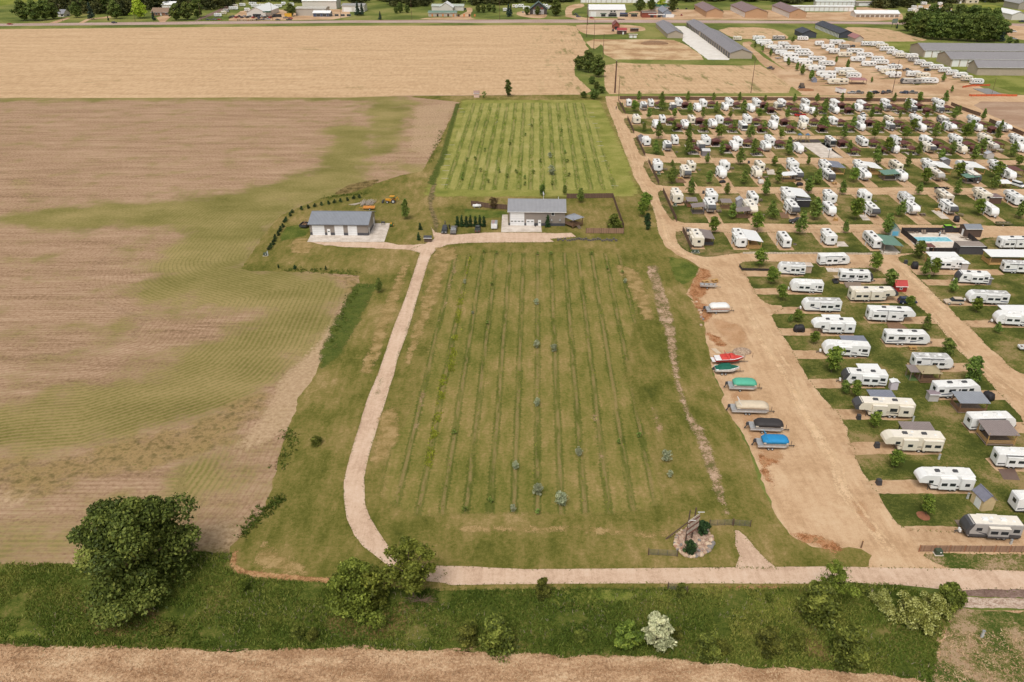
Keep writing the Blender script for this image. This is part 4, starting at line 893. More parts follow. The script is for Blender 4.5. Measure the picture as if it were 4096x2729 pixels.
porch('white porch roof behind the long white fifth-wheel', 'K', 2110, 235, 2.7, 4.0, 2.0, 2.5, 2.8, M_rw, M_wood2, deck=M_wood3, tilt='y')
p = Z('L', 1080, 925, 2.8)
post_roof('gazebo', 'tan hip-roofed gazebo on a railed deck by the trailer', p[0], p[1], 4.0, 3.2, 2.6, 3.4, paint('gazebo_tan', C(176,160,126), .8), M_wood, deck=M_wood, rail=True, hip=True, cat='gazebo', sides='f')
porch('small taupe lean-to left of the tan gazebo', 'L', 880, 920, 2.5, 2.2, 2.4, 2.3, 2.5, M_rt, M_wood3, deck=paint('green_mat', C(96,120,66), .9), dz=.06, tilt='y')
porch('white slanted porch roof on wood posts in the sixth row', 'I', 1495, 265, 2.9, 4.2, 9.0, 2.4, 3.1, M_rw, M_wood2, deck=M_wood2, rail=True, tilt='-x', sides='f')
porch('grey porch roof beside the tan trailer behind the fence', 'I', 955, 245, 2.8, 3.6, 7.2, 2.3, 2.8, M_rt, M_dark, deck=M_wood, rail=True, wallm=M_dark, tilt='-x', sides='f')
porch('green porch roof beside the white trailer near the pool', 'J', 760, 320, 2.8, 5.4, 8.2, 2.3, 2.9, M_rgr, M_wood3, deck=M_conc, dz=.06, tilt='-x')
porch('white slanted roof over the black shed in the fifth row', 'G', 2050, 500, 3.0, 4.6, 9.5, 2.7, 3.3, M_rw, M_dark, tilt='-x')
porch('white porch roof with a plank wall in the fourth row', 'G', 1930, 275, 2.8, 5.0, 4.2, 2.4, 2.9, M_rw, M_dark, deck=M_wood, rail=True, wallm=M_wood2, tilt='x', sides='fl')
porch('taupe porch roof on the left of the white fifth-wheel', 'G', 862, 645, 2.8, 4.0, 3.8, 2.4, 2.9, M_rt, M_dark, deck=M_wood3, rail=True, tilt='x', sides='fl')
porch('taupe porch roof with wooden rails beside the tan fifth-wheel', 'G', 1390, 695, 2.7, 4.4, 3.6, 2.3, 2.8, M_rt, M_wood, deck=M_wood, rail=True, tilt='x', sides='fl')
porch('small taupe roof over a plank screen in the fifth row', 'G', 785, 578, 2.5, 3.2, 3.4, 2.2, 2.5, M_rt, M_wood, deck=M_wood, rail=True, wallm=paint('red_plank', C(150,92,62)), tilt='y', sides='f')
porch('small taupe roof over a wooden bar in the fifth row', 'G', 1190, 595, 2.5, 3.2, 3.0, 2.2, 2.5, M_rt, M_wood, deck=M_wood, rail=True, wallm=M_wood, tilt='y', sides='f')
porch('blue-grey porch roof at the left of the right-hand fourth row', 'H', 370, 150, 2.9, 5.0, 9.0, 2.6, 3.1, M_rgg, M_wood2, deck=M_wood2, tilt='-x')
porch('white porch roof on yellow wood posts in the fourth row', 'H', 760, 155, 2.9, 4.6, 8.5, 2.4, 3.0, M_rw, M_wood2, deck=M_wood2, rail=True, tilt='-x', sides='f')
porch('green porch roof at the front of the fourth row', 'H', 950, 230, 2.7, 6.2, 5.6, 2.3, 2.9, M_rgr, M_wood, deck=M_wood3, rail=True, tilt='x', sides='l')
porch('white porch roof behind the tan striped fifth-wheel', 'H', 1480, 150, 2.9, 5.0, 9.0, 2.4, 3.0, M_rw, M_wood2, deck=M_wood2, tilt='-x')
porch('white awning roof over a tan porch in the fourth row', 'H', 1830, 150, 2.9, 5.0, 9.0, 2.4, 3.0, M_rw, M_wood2, deck=M_wood2, tilt='-x')
porch('pale green porch roof beside the grey-nosed trailer', 'H', 1790, 265, 2.7, 4.6, 4.8, 2.3, 2.8, M_rgr, M_wood, deck=M_wood3, tilt='x')
porch('brown-red porch roof at the right of the fourth row', 'H', 2230, 185, 2.9, 5.8, 7.0, 2.4, 3.0, paint('maroon_roof', C(116,74,68), .7), M_wood, deck=M_wood3, tilt='-x')
porch('small white canopy beside the white van', 'H', 2150, 330, 2.3, 3.6, 3.6, 2.0, 2.3, M_rw, M_wood, tilt='y')
p = Z('J', 2060, 480, 2.9)
post_roof('porch', 'plank-walled deck with a half grey half white roof at the right', p[0]+2.5, p[1], 11.5, 4.6, 2.7, 3.0, M_rw, M_wood2, deck=M_wood2, rail=True, wallm=M_wood2, tilt='y', sides='l')
porch('long white canopy roof behind the tree-screened trailer', 'J', 1395, 490, 2.9, 8.0, 2.6, 2.7, 2.9, M_rw, M_wood2, tilt='y')
porch('white flat roof over the trailer at the right edge', 'L', 2300, 125, 3.2, 8.5, 4.0, 3.0, 3.2, M_rw, M_wood3, tilt='y')
porch('pink porch roof in the far camper lot', 'D', 610, 830, 2.8, 9, 5, 2.4, 3.0, paint('pink_roof', C(176,122,120)), M_wood, deck=M_wood, tilt='y')
p = Z('S', 1470, 430)
g = post_roof('pavilion', 'raised wooden pavilion with a grey roof beside the shop house', p[0], p[1], 4.4, 4.4, 3.1, 3.7, M_rg, M_wood, deck=M_wood, rail=True, hip=True, cat='pavilion', dz=.9, sides='flr', rz=math.radians(38))
for k in range(4): link('stair', MB().box(-.6, .6, -2.5-.3*k, -2.2-.3*k, .6-.2*k, .7-.2*k).mesh('stair', M_wood3), g)
# red-brown shelters of the upper rows: one kind, many copies
M_shel = paint('shelter_roof', C(112,68,62), .7, .12); M_shelp = paint('shelter_post', C(104,64,54), .8)
def shelter_spec():
    o = []
    a = 1.75
    for x in (-a, a):
        for y in (-a, a): o.append(('post', MB().box(x-.08,x+.08,y-.08,y+.08,0,2.3).mesh('post', M_shelp), None))
    b = 2.05
    m = MB().add([(-b,-b,2.25),(b,-b,2.25),(b,b,2.25),(-b,b,2.25),(0,-b,3.0),(0,b,3.0),(-b,-b,2.15),(b,-b,2.15),(b,b,2.15),(-b,b,2.15)],
                 [(0,4,5,3),(1,2,5,4),(0,1,4),(2,3,5),(6,7,1,0),(7,8,2,1),(8,9,3,2),(9,6,0,3),(9,8,7,6)])
    o.append(('roof', m.mesh('roof', M_shel), None))
    o.append(('slab', MB().box(-2.3,2.3,-2.2,2.2,-.05,.05).mesh('slab', M_conc), None))
    o.append(('table', MB().box(-.8,.8,-.4,.4,.7,.76).box(-.8,.8,-.75,-.55,.42,.46).box(-.8,.8,.55,.75,.42,.46).box(-.6,-.5,-.7,.7,.05,.7).box(.5,.6,-.7,.7,.05,.7).mesh('table', M_dark), None))
    return o
SHEL = shelter_spec()
SHELW = SHEL + [('screen', MB().box(-1.7,1.7,1.66,1.72,.05,2.1).box(-1.72,-1.66,-1.7,1.7,.05,2.1).mesh('screen', M_shelp), None)]
ORD = ['first','second','third','fourth','fifth','sixth','seventh','eighth','ninth','tenth','eleventh','twelfth','thirteenth','fourteenth','fifteenth','sixteenth','seventeenth','eighteenth','nineteenth','twentieth']
SHELTERS = [('first', 'E 620,160 900,165 1170,158 1440,165 1720,165 1990,170 2255,170; F 450,172 710,178 985,185 1265,178 1560,200'),
            ('second', 'E 1800,215 2050,225; F 235,215 520,220 810,215 1060,215 1350,225'),
            ('third', 'E 745,330 1045,330 1340,332 1640,335 1940,340 2250,340; F 440,347 740,352 1040,357 1345,362 1640,367 1920,372'),
            ('fourth', 'E 815,392 1085,400 1390,405 1700,410 2000,410 2330,405; F 240,402 520,402 830,407 1125,410 1430,410 1740,405 2040,420'),
            ('fifth', 'E 950,550 1220,547 1550,557 1885,567; F 455,562 785,562 1110,572 1445,577 1775,582 2085,582'),
            ('sixth', 'E 985,625 1325,612 1650,640; F 575,642 860,632 1190,632 1530,634 1860,630')]
for rn, s in SHELTERS:
    pts = []
    for part in s.split(';'):
        tk = part.split()
        for c in tk[1:]:
            x, y = map(float, c.split(',')); pts.append(Z(tk[0], x, y, 2.6))
    pts.sort()
    for i, p in enumerate(pts):
        spawn(SHELW if (i*7+len(rn)) % 3 == 0 else SHEL, 'camp_shelter', (p[0], p[1], 0.02), -YAW, (1,1,1),
              'red-brown roofed camp shelter, %s from left in the %s shelter line' % (ORD[i], rn), 'shelter', 'red-brown camp shelters')

# ---- fences
def fence(label, pts, h, seg, panel, post, name='fence', z=0.0, group=None, cap=True):
    root = link(name, None, None, (pts[0][0], pts[0][1], z)); tag(root, label, 'fence', group)
    x0, y0 = pts[0]; pc = {}
    for (ax, ay), (bx, by) in zip(pts[:-1], pts[1:]):
        L = math.hypot(bx-ax, by-ay); n = max(1, round(L/seg)); s = L/n; an = math.atan2(by-ay, bx-ax)
        key = round(s, 2)
        if key not in pc:
            m = MB(); w = .145
            k = 0.0
            m.box(.06, s-.06, -.01, .02, .08, h)
            for zz in (.35, h-.3): m.box(.06, s-.06, -.05, -.012, zz, zz+.09)
            pc[key] = (m.mesh('panel', panel), MB().box(-.06,.06,-.06,.06,0,h+.08).mesh('post', post))
        for k in range(n):
            px_, py_ = ax + (bx-ax)*k/n - x0, ay + (by-ay)*k/n - y0
            link('panel', pc[key][0], root, (px_, py_, 0), (0, 0, an)); link('post', pc[key][1], root, (px_, py_, 0), (0, 0, an))
        link('post', pc[key][1], root, (bx-x0, by-y0, 0), (0, 0, an))
    return root
def boards(name, c, per=.15):
    t = NT(name)
    q = t.xyz(t.pos(obj=True))[0]
    u = t.math('DIVIDE', q, per)
    wn_ = t.n('ShaderNodeTexWhiteNoise'); wn_.noise_dimensions = '1D'
    t.put(wn_.inputs['W'], t.math('FLOOR', u))
    fr = t.math('FRACT', u)
    f = t.math('ADD', t.math('MULTIPLY', wn_.outputs[0], .6), t.math('MULTIPLY', t.noise(t.pos(1,1,.3,True), 6, 3), .4))
    cc = t.ramp(f, [(.2, tuple(v*.72 for v in c)), (.8, tuple(v*1.15 for v in c))])
    t.col(t.mix(t.step(fr, .1, .02), cc, tuple(v*.35 for v in c)), .9)
    MATS[name] = t.m
    return t.m
M_fen = boards('weathered_boards', C(168,134,110)); M_fenp = paint('cedar_post', C(168,112,78), .8, .12)
M_fen2 = boards('dark_boards', C(122,98,82)); M_fen2p = paint('dark_post', C(112,88,72), .8, .12)
M_blk = paint('black_mesh', C(58,52,52), .7); 
fence('weathered cedar panel fence below the grey trailer', PL('P 1115,905 2354,912 3000,918'), 1.35, 2.45, M_fen, M_fenp)
fence('long brown board fence behind the top camper row', PL('E 205,125 1200,135 2354,140; F 800,148 1500,155'), 1.8, 2.6, M_fen2, M_fen2p)
fence('brown fence stepping down along the plowed field, upper run', PL('F 1585,190 1690,235 1800,275 1890,305'), 1.8, 2.6, M_fen2, M_fen2p)
fence('brown fence stepping down along the plowed field, lower run', PL('F 1985,365 2100,410 2230,460 2345,510'), 1.8, 2.6, M_fen2, M_fen2p)
for s, l in (('E 203,170 262,280', 'first'), ('E 287,335 355,485', 'second'), ('E 382,540 470,725', 'third'), ('G 275,150 397,412', 'fourth'), ('G 447,500 605,848', 'fifth'), ('I 677,225 778,445', 'sixth')):
    fence('brown board fence closing the left end of the %s camper row' % l, PL(s), 1.75, 2.5, M_fen2, M_fen2p)
fence('grey-brown yard fence behind the white propane tank', PL('S 458,232 520,235 600,252 700,262 812,270'), 1.8, 2.4, M_fen2, M_fen2p)
fence('grey-brown yard fence right of the pavilion', PL('S 1595,506 1968,508'), 1.8, 2.4, M_fen, M_fen2p)
fence('grey-brown yard fence running up the east side', PL('S 1968,460 1940,380 1900,270 1862,155'), 1.8, 2.4, M_fen2, M_fen2p)
fence('grey-brown yard fence behind the house lawn', PL('S 1862,155 1405,160'), 1.8, 2.4, M_fen2, M_fen2p)
pool = PL('J 905,240 1600,262 1640,270; J 1720,330 1900,470 1240,470 1060,390 905,240')
fence('black mesh fence along the far side of the pool', PL('J 905,238 1595,240'), 1.7, 2.6, M_blk, M_dark, 'pool_fence')
fence('black mesh fence slanting along the left of the pool', PL('J 905,240 1080,385'), 1.7, 2.6, M_blk, M_dark, 'pool_fence')
fence('black mesh fence along the near side of the pool', PL('J 1235,470 1600,472'), 1.5, 2.6, M_blk, M_dark, 'pool_fence')
fence('black mesh fence slanting along the right of the pool', PL('J 1690,300 1905,472'), 1.7, 2.6, M_blk, M_dark, 'pool_fence')
fence('orange safety fence above the sunken foundation', PL('D 1705,925 1800,910 1995,905'), 1.1, 3, paint('orange_net', C(222,112,70), .7), M_wood, 'safety_fence')
fence('orange safety fence below the sunken foundation', PL('D 1775,1010 1800,1015 2060,1012 2280,1015'), 1.1, 3, MATS['orange_net'], M_wood, 'safety_fence')
# farm gates: tube gates
def gate(label, a, b, h=1.25):
    root = link('farm_gate', None, None, (a[0], a[1], 0)); tag(root, label, 'gate', 'tube farm gates')
    d = (b[0]-a[0], b[1]-a[1])
    M_g = paint('gate_grey', C(112,108,104), .5)
    for k in range(6): link('bar', MB().tube((0,0,.2+k*(h-.2)/5), (d[0],d[1],.2+k*(h-.2)/5), .025, n=5).mesh('bar', M_g), root)
    for f in (0, .33, .66, 1): link('upright', MB().tube((d[0]*f,d[1]*f,.15), (d[0]*f,d[1]*f,h+.02), .03, n=5).mesh('upright', M_g), root)
    link('post', MB().tube((-.08,0,0), (-.08,0,h+.25), .07).mesh('post', M_fen2p), root)
    link('post', MB().tube((d[0]*1.02,d[1]*1.02,0), (d[0]*1.02,d[1]*1.02,h+.25), .07).mesh('post', M_fen2p), root)
gate('left long tube gate across the worn track', Z('Y',1180,540), Z('Y',1490,530)); gate('short right tube gate across the worn track', Z('Y',1515,535), Z('Y',1740,550))
gate('tube gate standing left of the rock bed', Z('Y',330,945), Z('Y',720,965)); gate('open tube gate on the grass bank under the road', Z('O',215,1345), Z('O',430,1390))
# low wire fence round the corner lawn
fence('low black wire fence around the corner lawn by the big maple', PL('I 1345,640 1375,685 1690,692'), .8, 1.6, M_blk, M_dark, 'wire_fence')
# retaining wall of pale blocks
root = link('retaining_wall', None, None, (*Z('I',1385,488), 0)); tag(root, 'low wall of pale stone blocks below the sixth camper row', 'wall')
w0 = PL('I 1385,488 1560,480 1740,488 2354,490; J 0,492 400,494 865,498'); q0 = w0[0]
bm_ = [MB().box(-.42,.42,-.25,.25,0,.42+.04*k,.03).mesh('block', paint('pale_block%d' % k, C(214-8*k,200-8*k,178-6*k), .85, .12)) for k in range(3)]
for (ax, ay), (bx, by) in zip(w0[:-1], w0[1:]):
    L = math.hypot(bx-ax, by-ay); n = max(1, int(L/.87))
    for k in range(n):
        link('block', bm_[rnd.randrange(3)], root, (ax+(bx-ax)*(k+.5)/n-q0[0], ay+(by-ay)*(k+.5)/n-q0[1]+rnd.uniform(-.06,.06), 0), (0,0,rnd.uniform(-.06,.06)))

# ---- pool
deck = PL('J 925,232 1600,250 1690,290 1870,480 1240,462 1080,410'); wat = PL('J 1045,293 1445,293 1525,348 1110,348')
sheet('pool_deck', deck, .05, gmat('pool_concrete', [(.35, C(222,206,188)), (.5, C(234,220,204)), (.66, C(240,228,214))], .4, 3, .4, bump=.1), amp=0, label='pale concrete deck around the swimming pool')
t = NT('pool_water'); w_ = t.noise(t.pos(), 1.2, 3)
t.col(t.ramp(w_, [(.35, C(110,196,214)), (.65, C(160,222,232))]), .08); t.bump(t.noise(t.pos(), 3, 2), .15, .05)
sheet('pool_water', wat, .09, t.m, amp=0, label='turquoise water of the swimming pool')
rim = MB()
for (ax, ay), (bx, by) in zip(wat, wat[1:]+wat[:1]): rim.tube((ax,ay,.06),(bx,by,.06),.12,n=6)
tag(link('pool_rim', rim.mesh('pool_rim', M_whitep)), 'white rim of the swimming pool', kind='structure')
# concrete court and playground
sheet('court_slab', PL('E 2090,582 2354,580; F 205,580 455,742; E 2310,738'), .05, M_conc, amp=0, label='pale concrete sports court in the third camper row')
sheet('playground_mulch', PL('E 1990,560 2050,540 2280,545 2322,578 2020,580'), .045, paint('dark_mulch', C(84,74,72), .95), .8, .15, label='dark mulch under the playground')
pg = Z('E', 2110, 572); root = link('playground', None, None, (pg[0], pg[1], 0), (0,0,-YAW)); tag(root, 'wooden playground with two blue-roofed towers and slides', 'playground')
M_blue = paint('blue_canopy', C(84,116,146)); M_tan = paint('play_tan', C(176,154,100))
for x in (-1.2, 2.2):
    for dx in (-.6,.6):
        for dy in (-.6,.6): link('post', MB().box(x+dx-.06,x+dx+.06,dy-.06,dy+.06,0,3.3).mesh('post', M_tan), root)
    link('platform', MB().box(x-.7,x+.7,-.7,.7,1.3,1.42).mesh('platform', M_tan), root)
    link('canopy', MB().add([(x-.95,-.95,3.2),(x+.95,-.95,3.2),(x+.95,.95,3.2),(x-.95,.95,3.2),(x,-.2,4.0),(x,.2,4.0)],[(0,1,4),(1,2,5,4),(2,3,5),(3,0,4,5),(3,2,1,0)]).mesh('canopy', M_blue), root)
for x0, x1 in ((-2.0,-4.6),(2.0,3.4)):
    link('slide', MB().add([(x0,-.7,1.4),(x0,-.1,1.4),(x1,-2.2,.2),(x1,-1.6,.2),(x0,-.7,1.5),(x0,-.1,1.5),(x1,-2.2,.3),(x1,-1.6,.3)],[(0,2,3,1),(4,5,7,6),(0,4,6,2),(1,3,7,5),(0,1,5,4),(2,6,7,3)]).mesh('slide', M_tan), root)
link('bridge', MB().box(-.5,1.5,-.5,.5,1.3,1.4).mesh('bridge', M_tan), root)
hp = Z('F', 297, 740); root = link('basketball_hoop', None, None, (hp[0], hp[1], 0)); tag(root, 'basketball hoop at the front corner of the court', 'hoop')
link('pole', MB().tube((0,0,0),(0,.0,3.6),.08).mesh('pole', M_dark), root); link('backboard', MB().box(-.9,.9,.4,.45,2.9,4.0).mesh('backboard', M_whitep), root); link('rim', MB().tube((0,.5,3.05),(0,1.0,3.05),.05).mesh('rim', paint('rim_orange', C(214,96,52))), root)
# sunken foundation
tag(link('foundation', MB().poly(PL('D 1820,935 1980,935 2120,995 1980,1000'), -.05, .25).mesh('foundation', paint('wet_concrete', C(150,146,142)))), 'grey sunken concrete foundation inside orange fencing', 'foundation')
# ================================================================ TREES AND PLANTS
def leafmat(name, dark, mid, light, trans=.25, k=1.75):
    t = NT(name)
    dark, mid, light = (tuple(min(v*k, .7) for v in q) for q in (dark, mid, light))
    c = t.ramp(t.attr('tone'), [(.0, dark), (.5, mid), (1.0, light)])
    oi = t.n('ShaderNodeObjectInfo')
    hs = t.n('ShaderNodeHueSaturation')
    t.put(hs.inputs['Color'], c)
    t.put(hs.inputs['Hue'], t.math('ADD', t.math('MULTIPLY', oi.outputs['Random'], .03), .485))
    t.put(hs.inputs['Value'], t.math('ADD', t.math('MULTIPLY', oi.outputs['Random'], .35), .83))
    t.col(hs.outputs[0], .6); t.b.inputs['Specular IOR Level'].default_value = .25
    tr = t.n('ShaderNodeBsdfTranslucent'); t.put(tr.inputs[0], hs.outputs[0])
    mx = t.n('ShaderNodeMixShader'); mx.inputs[0].default_value = trans
    t.t.links.new(t.b.outputs[0], mx.inputs[1]); t.t.links.new(tr.outputs[0], mx.inputs[2]); t.t.links.new(mx.outputs[0], t.out.inputs[0])
    MATS[name] = t.m
    return t.m
L_maple = leafmat('leaf_maple', C(52,64,26), C(80,94,40), C(110,120,60), .3, 3.0)
L_lime = leafmat('leaf_lime', C(56,70,24), C(88,104,38), C(122,134,56), .3, 2.2)
L_elm = leafmat('leaf_elm', C(46,58,22), C(74,88,36), C(108,118,56), .28, 2.6)
L_locust = leafmat('leaf_locust', C(62,70,22), C(90,98,36), C(120,126,52), .3, 2.2)
L_silver = leafmat('leaf_silver', C(112,114,84), C(154,154,120), C(186,182,150), .15)
L_olive = leafmat('leaf_olive', C(104,112,84), C(134,140,110), C(160,162,134), .15)
L_cedar = leafmat('leaf_cedar', C(26,44,22), C(42,62,32), C(66,84,44), .1)
L_spruce = leafmat('leaf_spruce', C(30,46,34), C(52,68,54), C(80,94,78), .1)
L_grove = leafmat('leaf_grove', C(50,62,26), C(76,88,40), C(106,114,56), .28, 2.2)
L_wood = leafmat('leaf_wood', C(46,54,28), C(70,76,40), C(98,100,54), .15)
L_yellow = leafmat('leaf_yellow', C(112,128,26), C(148,160,48), C(182,186,80))
L_weed = leafmat('leaf_weed', C(84,98,34), C(128,138,42), C(170,176,66))
L_bloom = leafmat('leaf_bloom', C(64,72,24), C(116,114,50), C(214,192,122), .2)
L_grassb = leafmat('grass_blade', C(58,72,25), C(88,102,38), C(134,130,66), .35, 1.8)
L_straw = leafmat('straw', C(124,96,70), C(156,128,98), C(182,160,128), .1)
M_bark = paint('bark', C(112,96,80), .9, .25, 3)
def quadleaves(rs, pos, nrm, size, tone, jitter=.9, asp=1.6):
    n = len(pos)
    nr = nrm + rs.normal(0, jitter, (n, 3)); nr /= np.linalg.norm(nr, axis=1)[:, None] + 1e-9
    r = rs.normal(0, 1, (n, 3)); u = np.cross(nr, r); u /= np.linalg.norm(u, axis=1)[:, None] + 1e-9
    v = np.cross(nr, u)
    s = size * rs.uniform(.6, 1.35, n)[:, None]
    a = pos - u*s*asp*.5; b = pos + v*s*.5 + nr*s*.12; c = pos + u*s*asp*.5; d = pos - v*s*.5 + nr*s*.12
    V = np.stack([a, b, c, d], 1).reshape(-1, 3)
    return V, np.arange(4*n).reshape(n, 4), np.repeat(tone, 4)
def crown(seed, R, H, z0, n, leaf, blobs=26, shape='oval', jit=.9, spread=.34, tonev=.25):
    """leaves gathered in uneven clumps over a crown R wide and H high starting at z0"""
    rs = np.random.RandomState(seed)
    P = []; N = []; T = []
    bc = []; f1, f2, f3 = rs.uniform(0, 6.28, 3); am = {'dome': .3, 'oval': .2, 'round': .2}.get(shape, .12)
    ang = lambda th, h: 1 + am*np.sin(2*th+f1+3*h) + am*.8*np.sin(3*th+f2-5*h) + am*.5*np.sin(5*th+f3+8*h)
    for k in range(blobs):
        for _ in range(30):
            h = rs.uniform(.04, .97)
            if shape == 'cone': rad = (1-h)**.75
            elif shape == 'oval': rad = math.sin(math.pi*min(h*.92+.08, 1))**.6
            elif shape == 'maple': rad = min(1, (h/.22)**.6) * (1-h)**.55 * 1.12
            elif shape == 'round': rad = math.sqrt(max(0, 1-(2*h-1)**2))
            elif shape == 'dome': rad = math.sqrt(max(0, 1-h*h))
            else: rad = math.sin(math.pi*h)**.4
            th = rs.uniform(0, 2*math.pi); q = rad*rs.uniform(.25, .86)*ang(th, h)
            c = np.array([R*q*math.cos(th)*rs.uniform(.85,1.1), R*q*math.sin(th)*rs.uniform(.85,1.1), z0+H*h])
            if all(np.linalg.norm((c-o)/np.array([R,R,H*.5])) > .22 for o in bc): break
        bc.append(c)
        br = R*spread*rs.uniform(.6, 1.25)*(.55+.6*max(rad, .3))
        m = int(n/blobs*rs.uniform(.7, 1.3))
        d = rs.normal(0, 1, (m, 3)); d /= np.linalg.norm(d, axis=1)[:, None]
        d[:, 2] = np.where(d[:, 2] < -.3, -d[:, 2]*.6, d[:, 2])
        f = rs.uniform(.35, 1.12, m)**.5
        pp = c + d*br*f[:, None]*np.array([1, 1, .8])
        P.append(pp); N.append(d*.8 + np.array([0, 0, .5])); T.append(np.clip(rs.normal(.5 + rs.normal(0, .2), tonev, m), 0, 1))
    m = n//6; h = rs.uniform(.03, .93, m); th = rs.uniform(0, 6.283, m)      # inner leaves fill the crown
    pr = {'cone': (1-h)**.75, 'maple': np.minimum(1, (h/.22)**.6)*(1-h)**.55*1.12, 'dome': np.sqrt(1-h*h)}.get(shape, np.sin(np.pi*np.clip(h, 0, 1))**.6)
    qr = R*pr*np.sqrt(rs.uniform(0, 1, m))*.8*ang(th, h)
    P.append(np.stack([qr*np.cos(th), qr*np.sin(th), z0+H*h], 1)); N.append(rs.normal(0, 1, (m, 3))); T.append(np.clip(rs.normal(.4, tonev, m), 0, 1))
    return quadleaves(rs, np.concatenate(P), np.concatenate(N), leaf, np.concatenate(T), jit)
def trunk(seed, H, r, z1, R, limbs=5):
    rs = random.Random(seed); m = MB()
    pts = [(0,0,-.1)]; x = y = 0
    for k in range(1, 4):
        x += rs.uniform(-.04,.04)*H; y += rs.uniform(-.04,.04)*H; pts.append((x, y, z1*k/3))
    for k in range(3): m.tube(pts[k], pts[k+1], r*(1-.2*k), r*(1-.2*(k+1)), 7)
    for k in range(limbs):
        th = 2*math.pi*k/limbs + rs.uniform(-.4,.4); b = pts[2] if k % 2 else pts[3]
        e = (b[0]+R*.6*math.cos(th), b[1]+R*.6*math.sin(th), b[2]+(H-b[2])*rs.uniform(.35,.75))
        m.tube(b, e, r*.45, r*.12, 5)
    m.tube(pts[3], (x, y, H*.85), r*.5, r*.1, 5)
    return m.mesh('trunk', M_bark)
def tree_spec(seed, R, H, z0, n, leaf, mat, shape='oval', blobs=26, r=None, limbs=5, spread=.34, jit=.9):
    V, Q, T = crown(seed, R, H-z0, z0, n, leaf, blobs, shape, jit, spread)
    return [('trunk', trunk(seed, H, r or H*.018, z0+.25*(H-z0), R, limbs), None), ('crown', npmesh('crown', V, Q, mat, {'tone': T}), None)]
MAPLES = [tree_spec(11+i, 1.6+.12*i, 6.6, .8, 2200, .25, L_maple, 'maple', 34, .07, 5, .4) for i in range(4)]
LIMES = [tree_spec(31+i, 2.0, 6.2, 1.3, 2600, .25, L_lime, 'oval', 34, .09, 5, .38) for i in range(3)]
DARKT = [tree_spec(41+i, 2.1, 6.6, .8, 3600, .25, L_elm, 'oval', 34, .1, 5, .38) for i in range(2)]
def plant(spec, name, label, k, x, y, s=1.0, sz=None, cat='tree', group=None, z=0.0):
    p = Z(k, x, y)
    return spawn(spec, name, (p[0], p[1], z), rnd.uniform(0, 6.28), (s, s, sz or s), label, cat, group)
TREES = [('beside the long board fence', 'E 405,152 645,148 915,152 1185,152 1455,152 1725,155 2030,160 2265,160; F 435,160 715,160 985,160 1250,163 1520,168', .85),
  ('among the first two camper lines', 'E 357,252 645,252 935,268 1210,272 1500,272 1735,258 2345,262; F 255,282 545,272 840,268 1110,262 1395,268 1670,272', .9),
  ('on the lane under the second camper line', 'E 510,328 775,322 1075,322 1360,322 1660,322 1955,328 2245,328; F 745,332 1045,332 1325,338 1615,342 1920,345', .85),
  ('among the third and fourth camper lines', 'E 460,462 770,462 1095,467 1400,472 1710,475 2010,467 2325,452; F 250,457 550,462 860,457 1185,462 1490,457 1795,467 2100,462', .95),
  ('on the lane under the fourth camper line', 'E 610,537 925,540 1245,537 1570,540 1890,537; F 455,540 780,545 1100,542 1415,545 1735,550 2065,552', 1.0),
  ('among the fifth and sixth camper lines', 'E 580,702 920,705 1270,710 1600,710 1965,712; F 510,702 915,702 1240,717 1595,702 1905,692 2225,732', 1.05),
  ('on the lane under the sixth camper line', 'E 755,822 1118,797 1460,812 1820,822 2175,808; F 85,812 795,812 1130,832 1475,787 1820,782', .95),
  ('among the seventh and eighth camper lines', 'G 550,402 985,402 1395,402 1795,402 2260,412; H 185,342 560,342 1310,362 1660,312 2060,302', 1.0),
  ('on the lane under the eighth camper line', 'G 770,537 1195,527 1650,542 2150,512; H 440,472 85,457 1245,472 1640,477 2030,422', 1.0),
  ('among the ninth and tenth camper lines', 'G 1255,817 1720,822 2225,822; H 150,737 580,742 1050,707 1870,692 2300,722', 1.05),
  ('on the lane under the tenth camper line', 'G 1035,987; I 1545,228 2060,268; J 245,247 730,262', 1.0)]
for where, s, sc_ in TREES:
    pts = []
    for part in s.split(';'):
        tk = part.split()
        for c in tk[1:]:
            x, y = map(float, c.split(',')); pts.append(Z(tk[0], x, y))
    pts.sort()
    for i, p in enumerate(pts):
        q = sc_*rnd.choice((.68, .85, .92, 1.0, 1.08, 1.18))
        small = where.startswith('on the lane under the sixth') and i in (0, 1, 4, 5)
        if small: q *= .6
        spawn(MAPLES[rnd.randrange(4)] if rnd.random() < .82 else LIMES[rnd.randrange(3)], 'maple_tree', (p[0], p[1], 0), rnd.uniform(0, 6.28), (q*rnd.uniform(.9,1.12), q*rnd.uniform(.9,1.12), q),
              'young maple tree %s, %s from left' % (where, ORD[i]), 'tree', 'young maples of the camper rows')
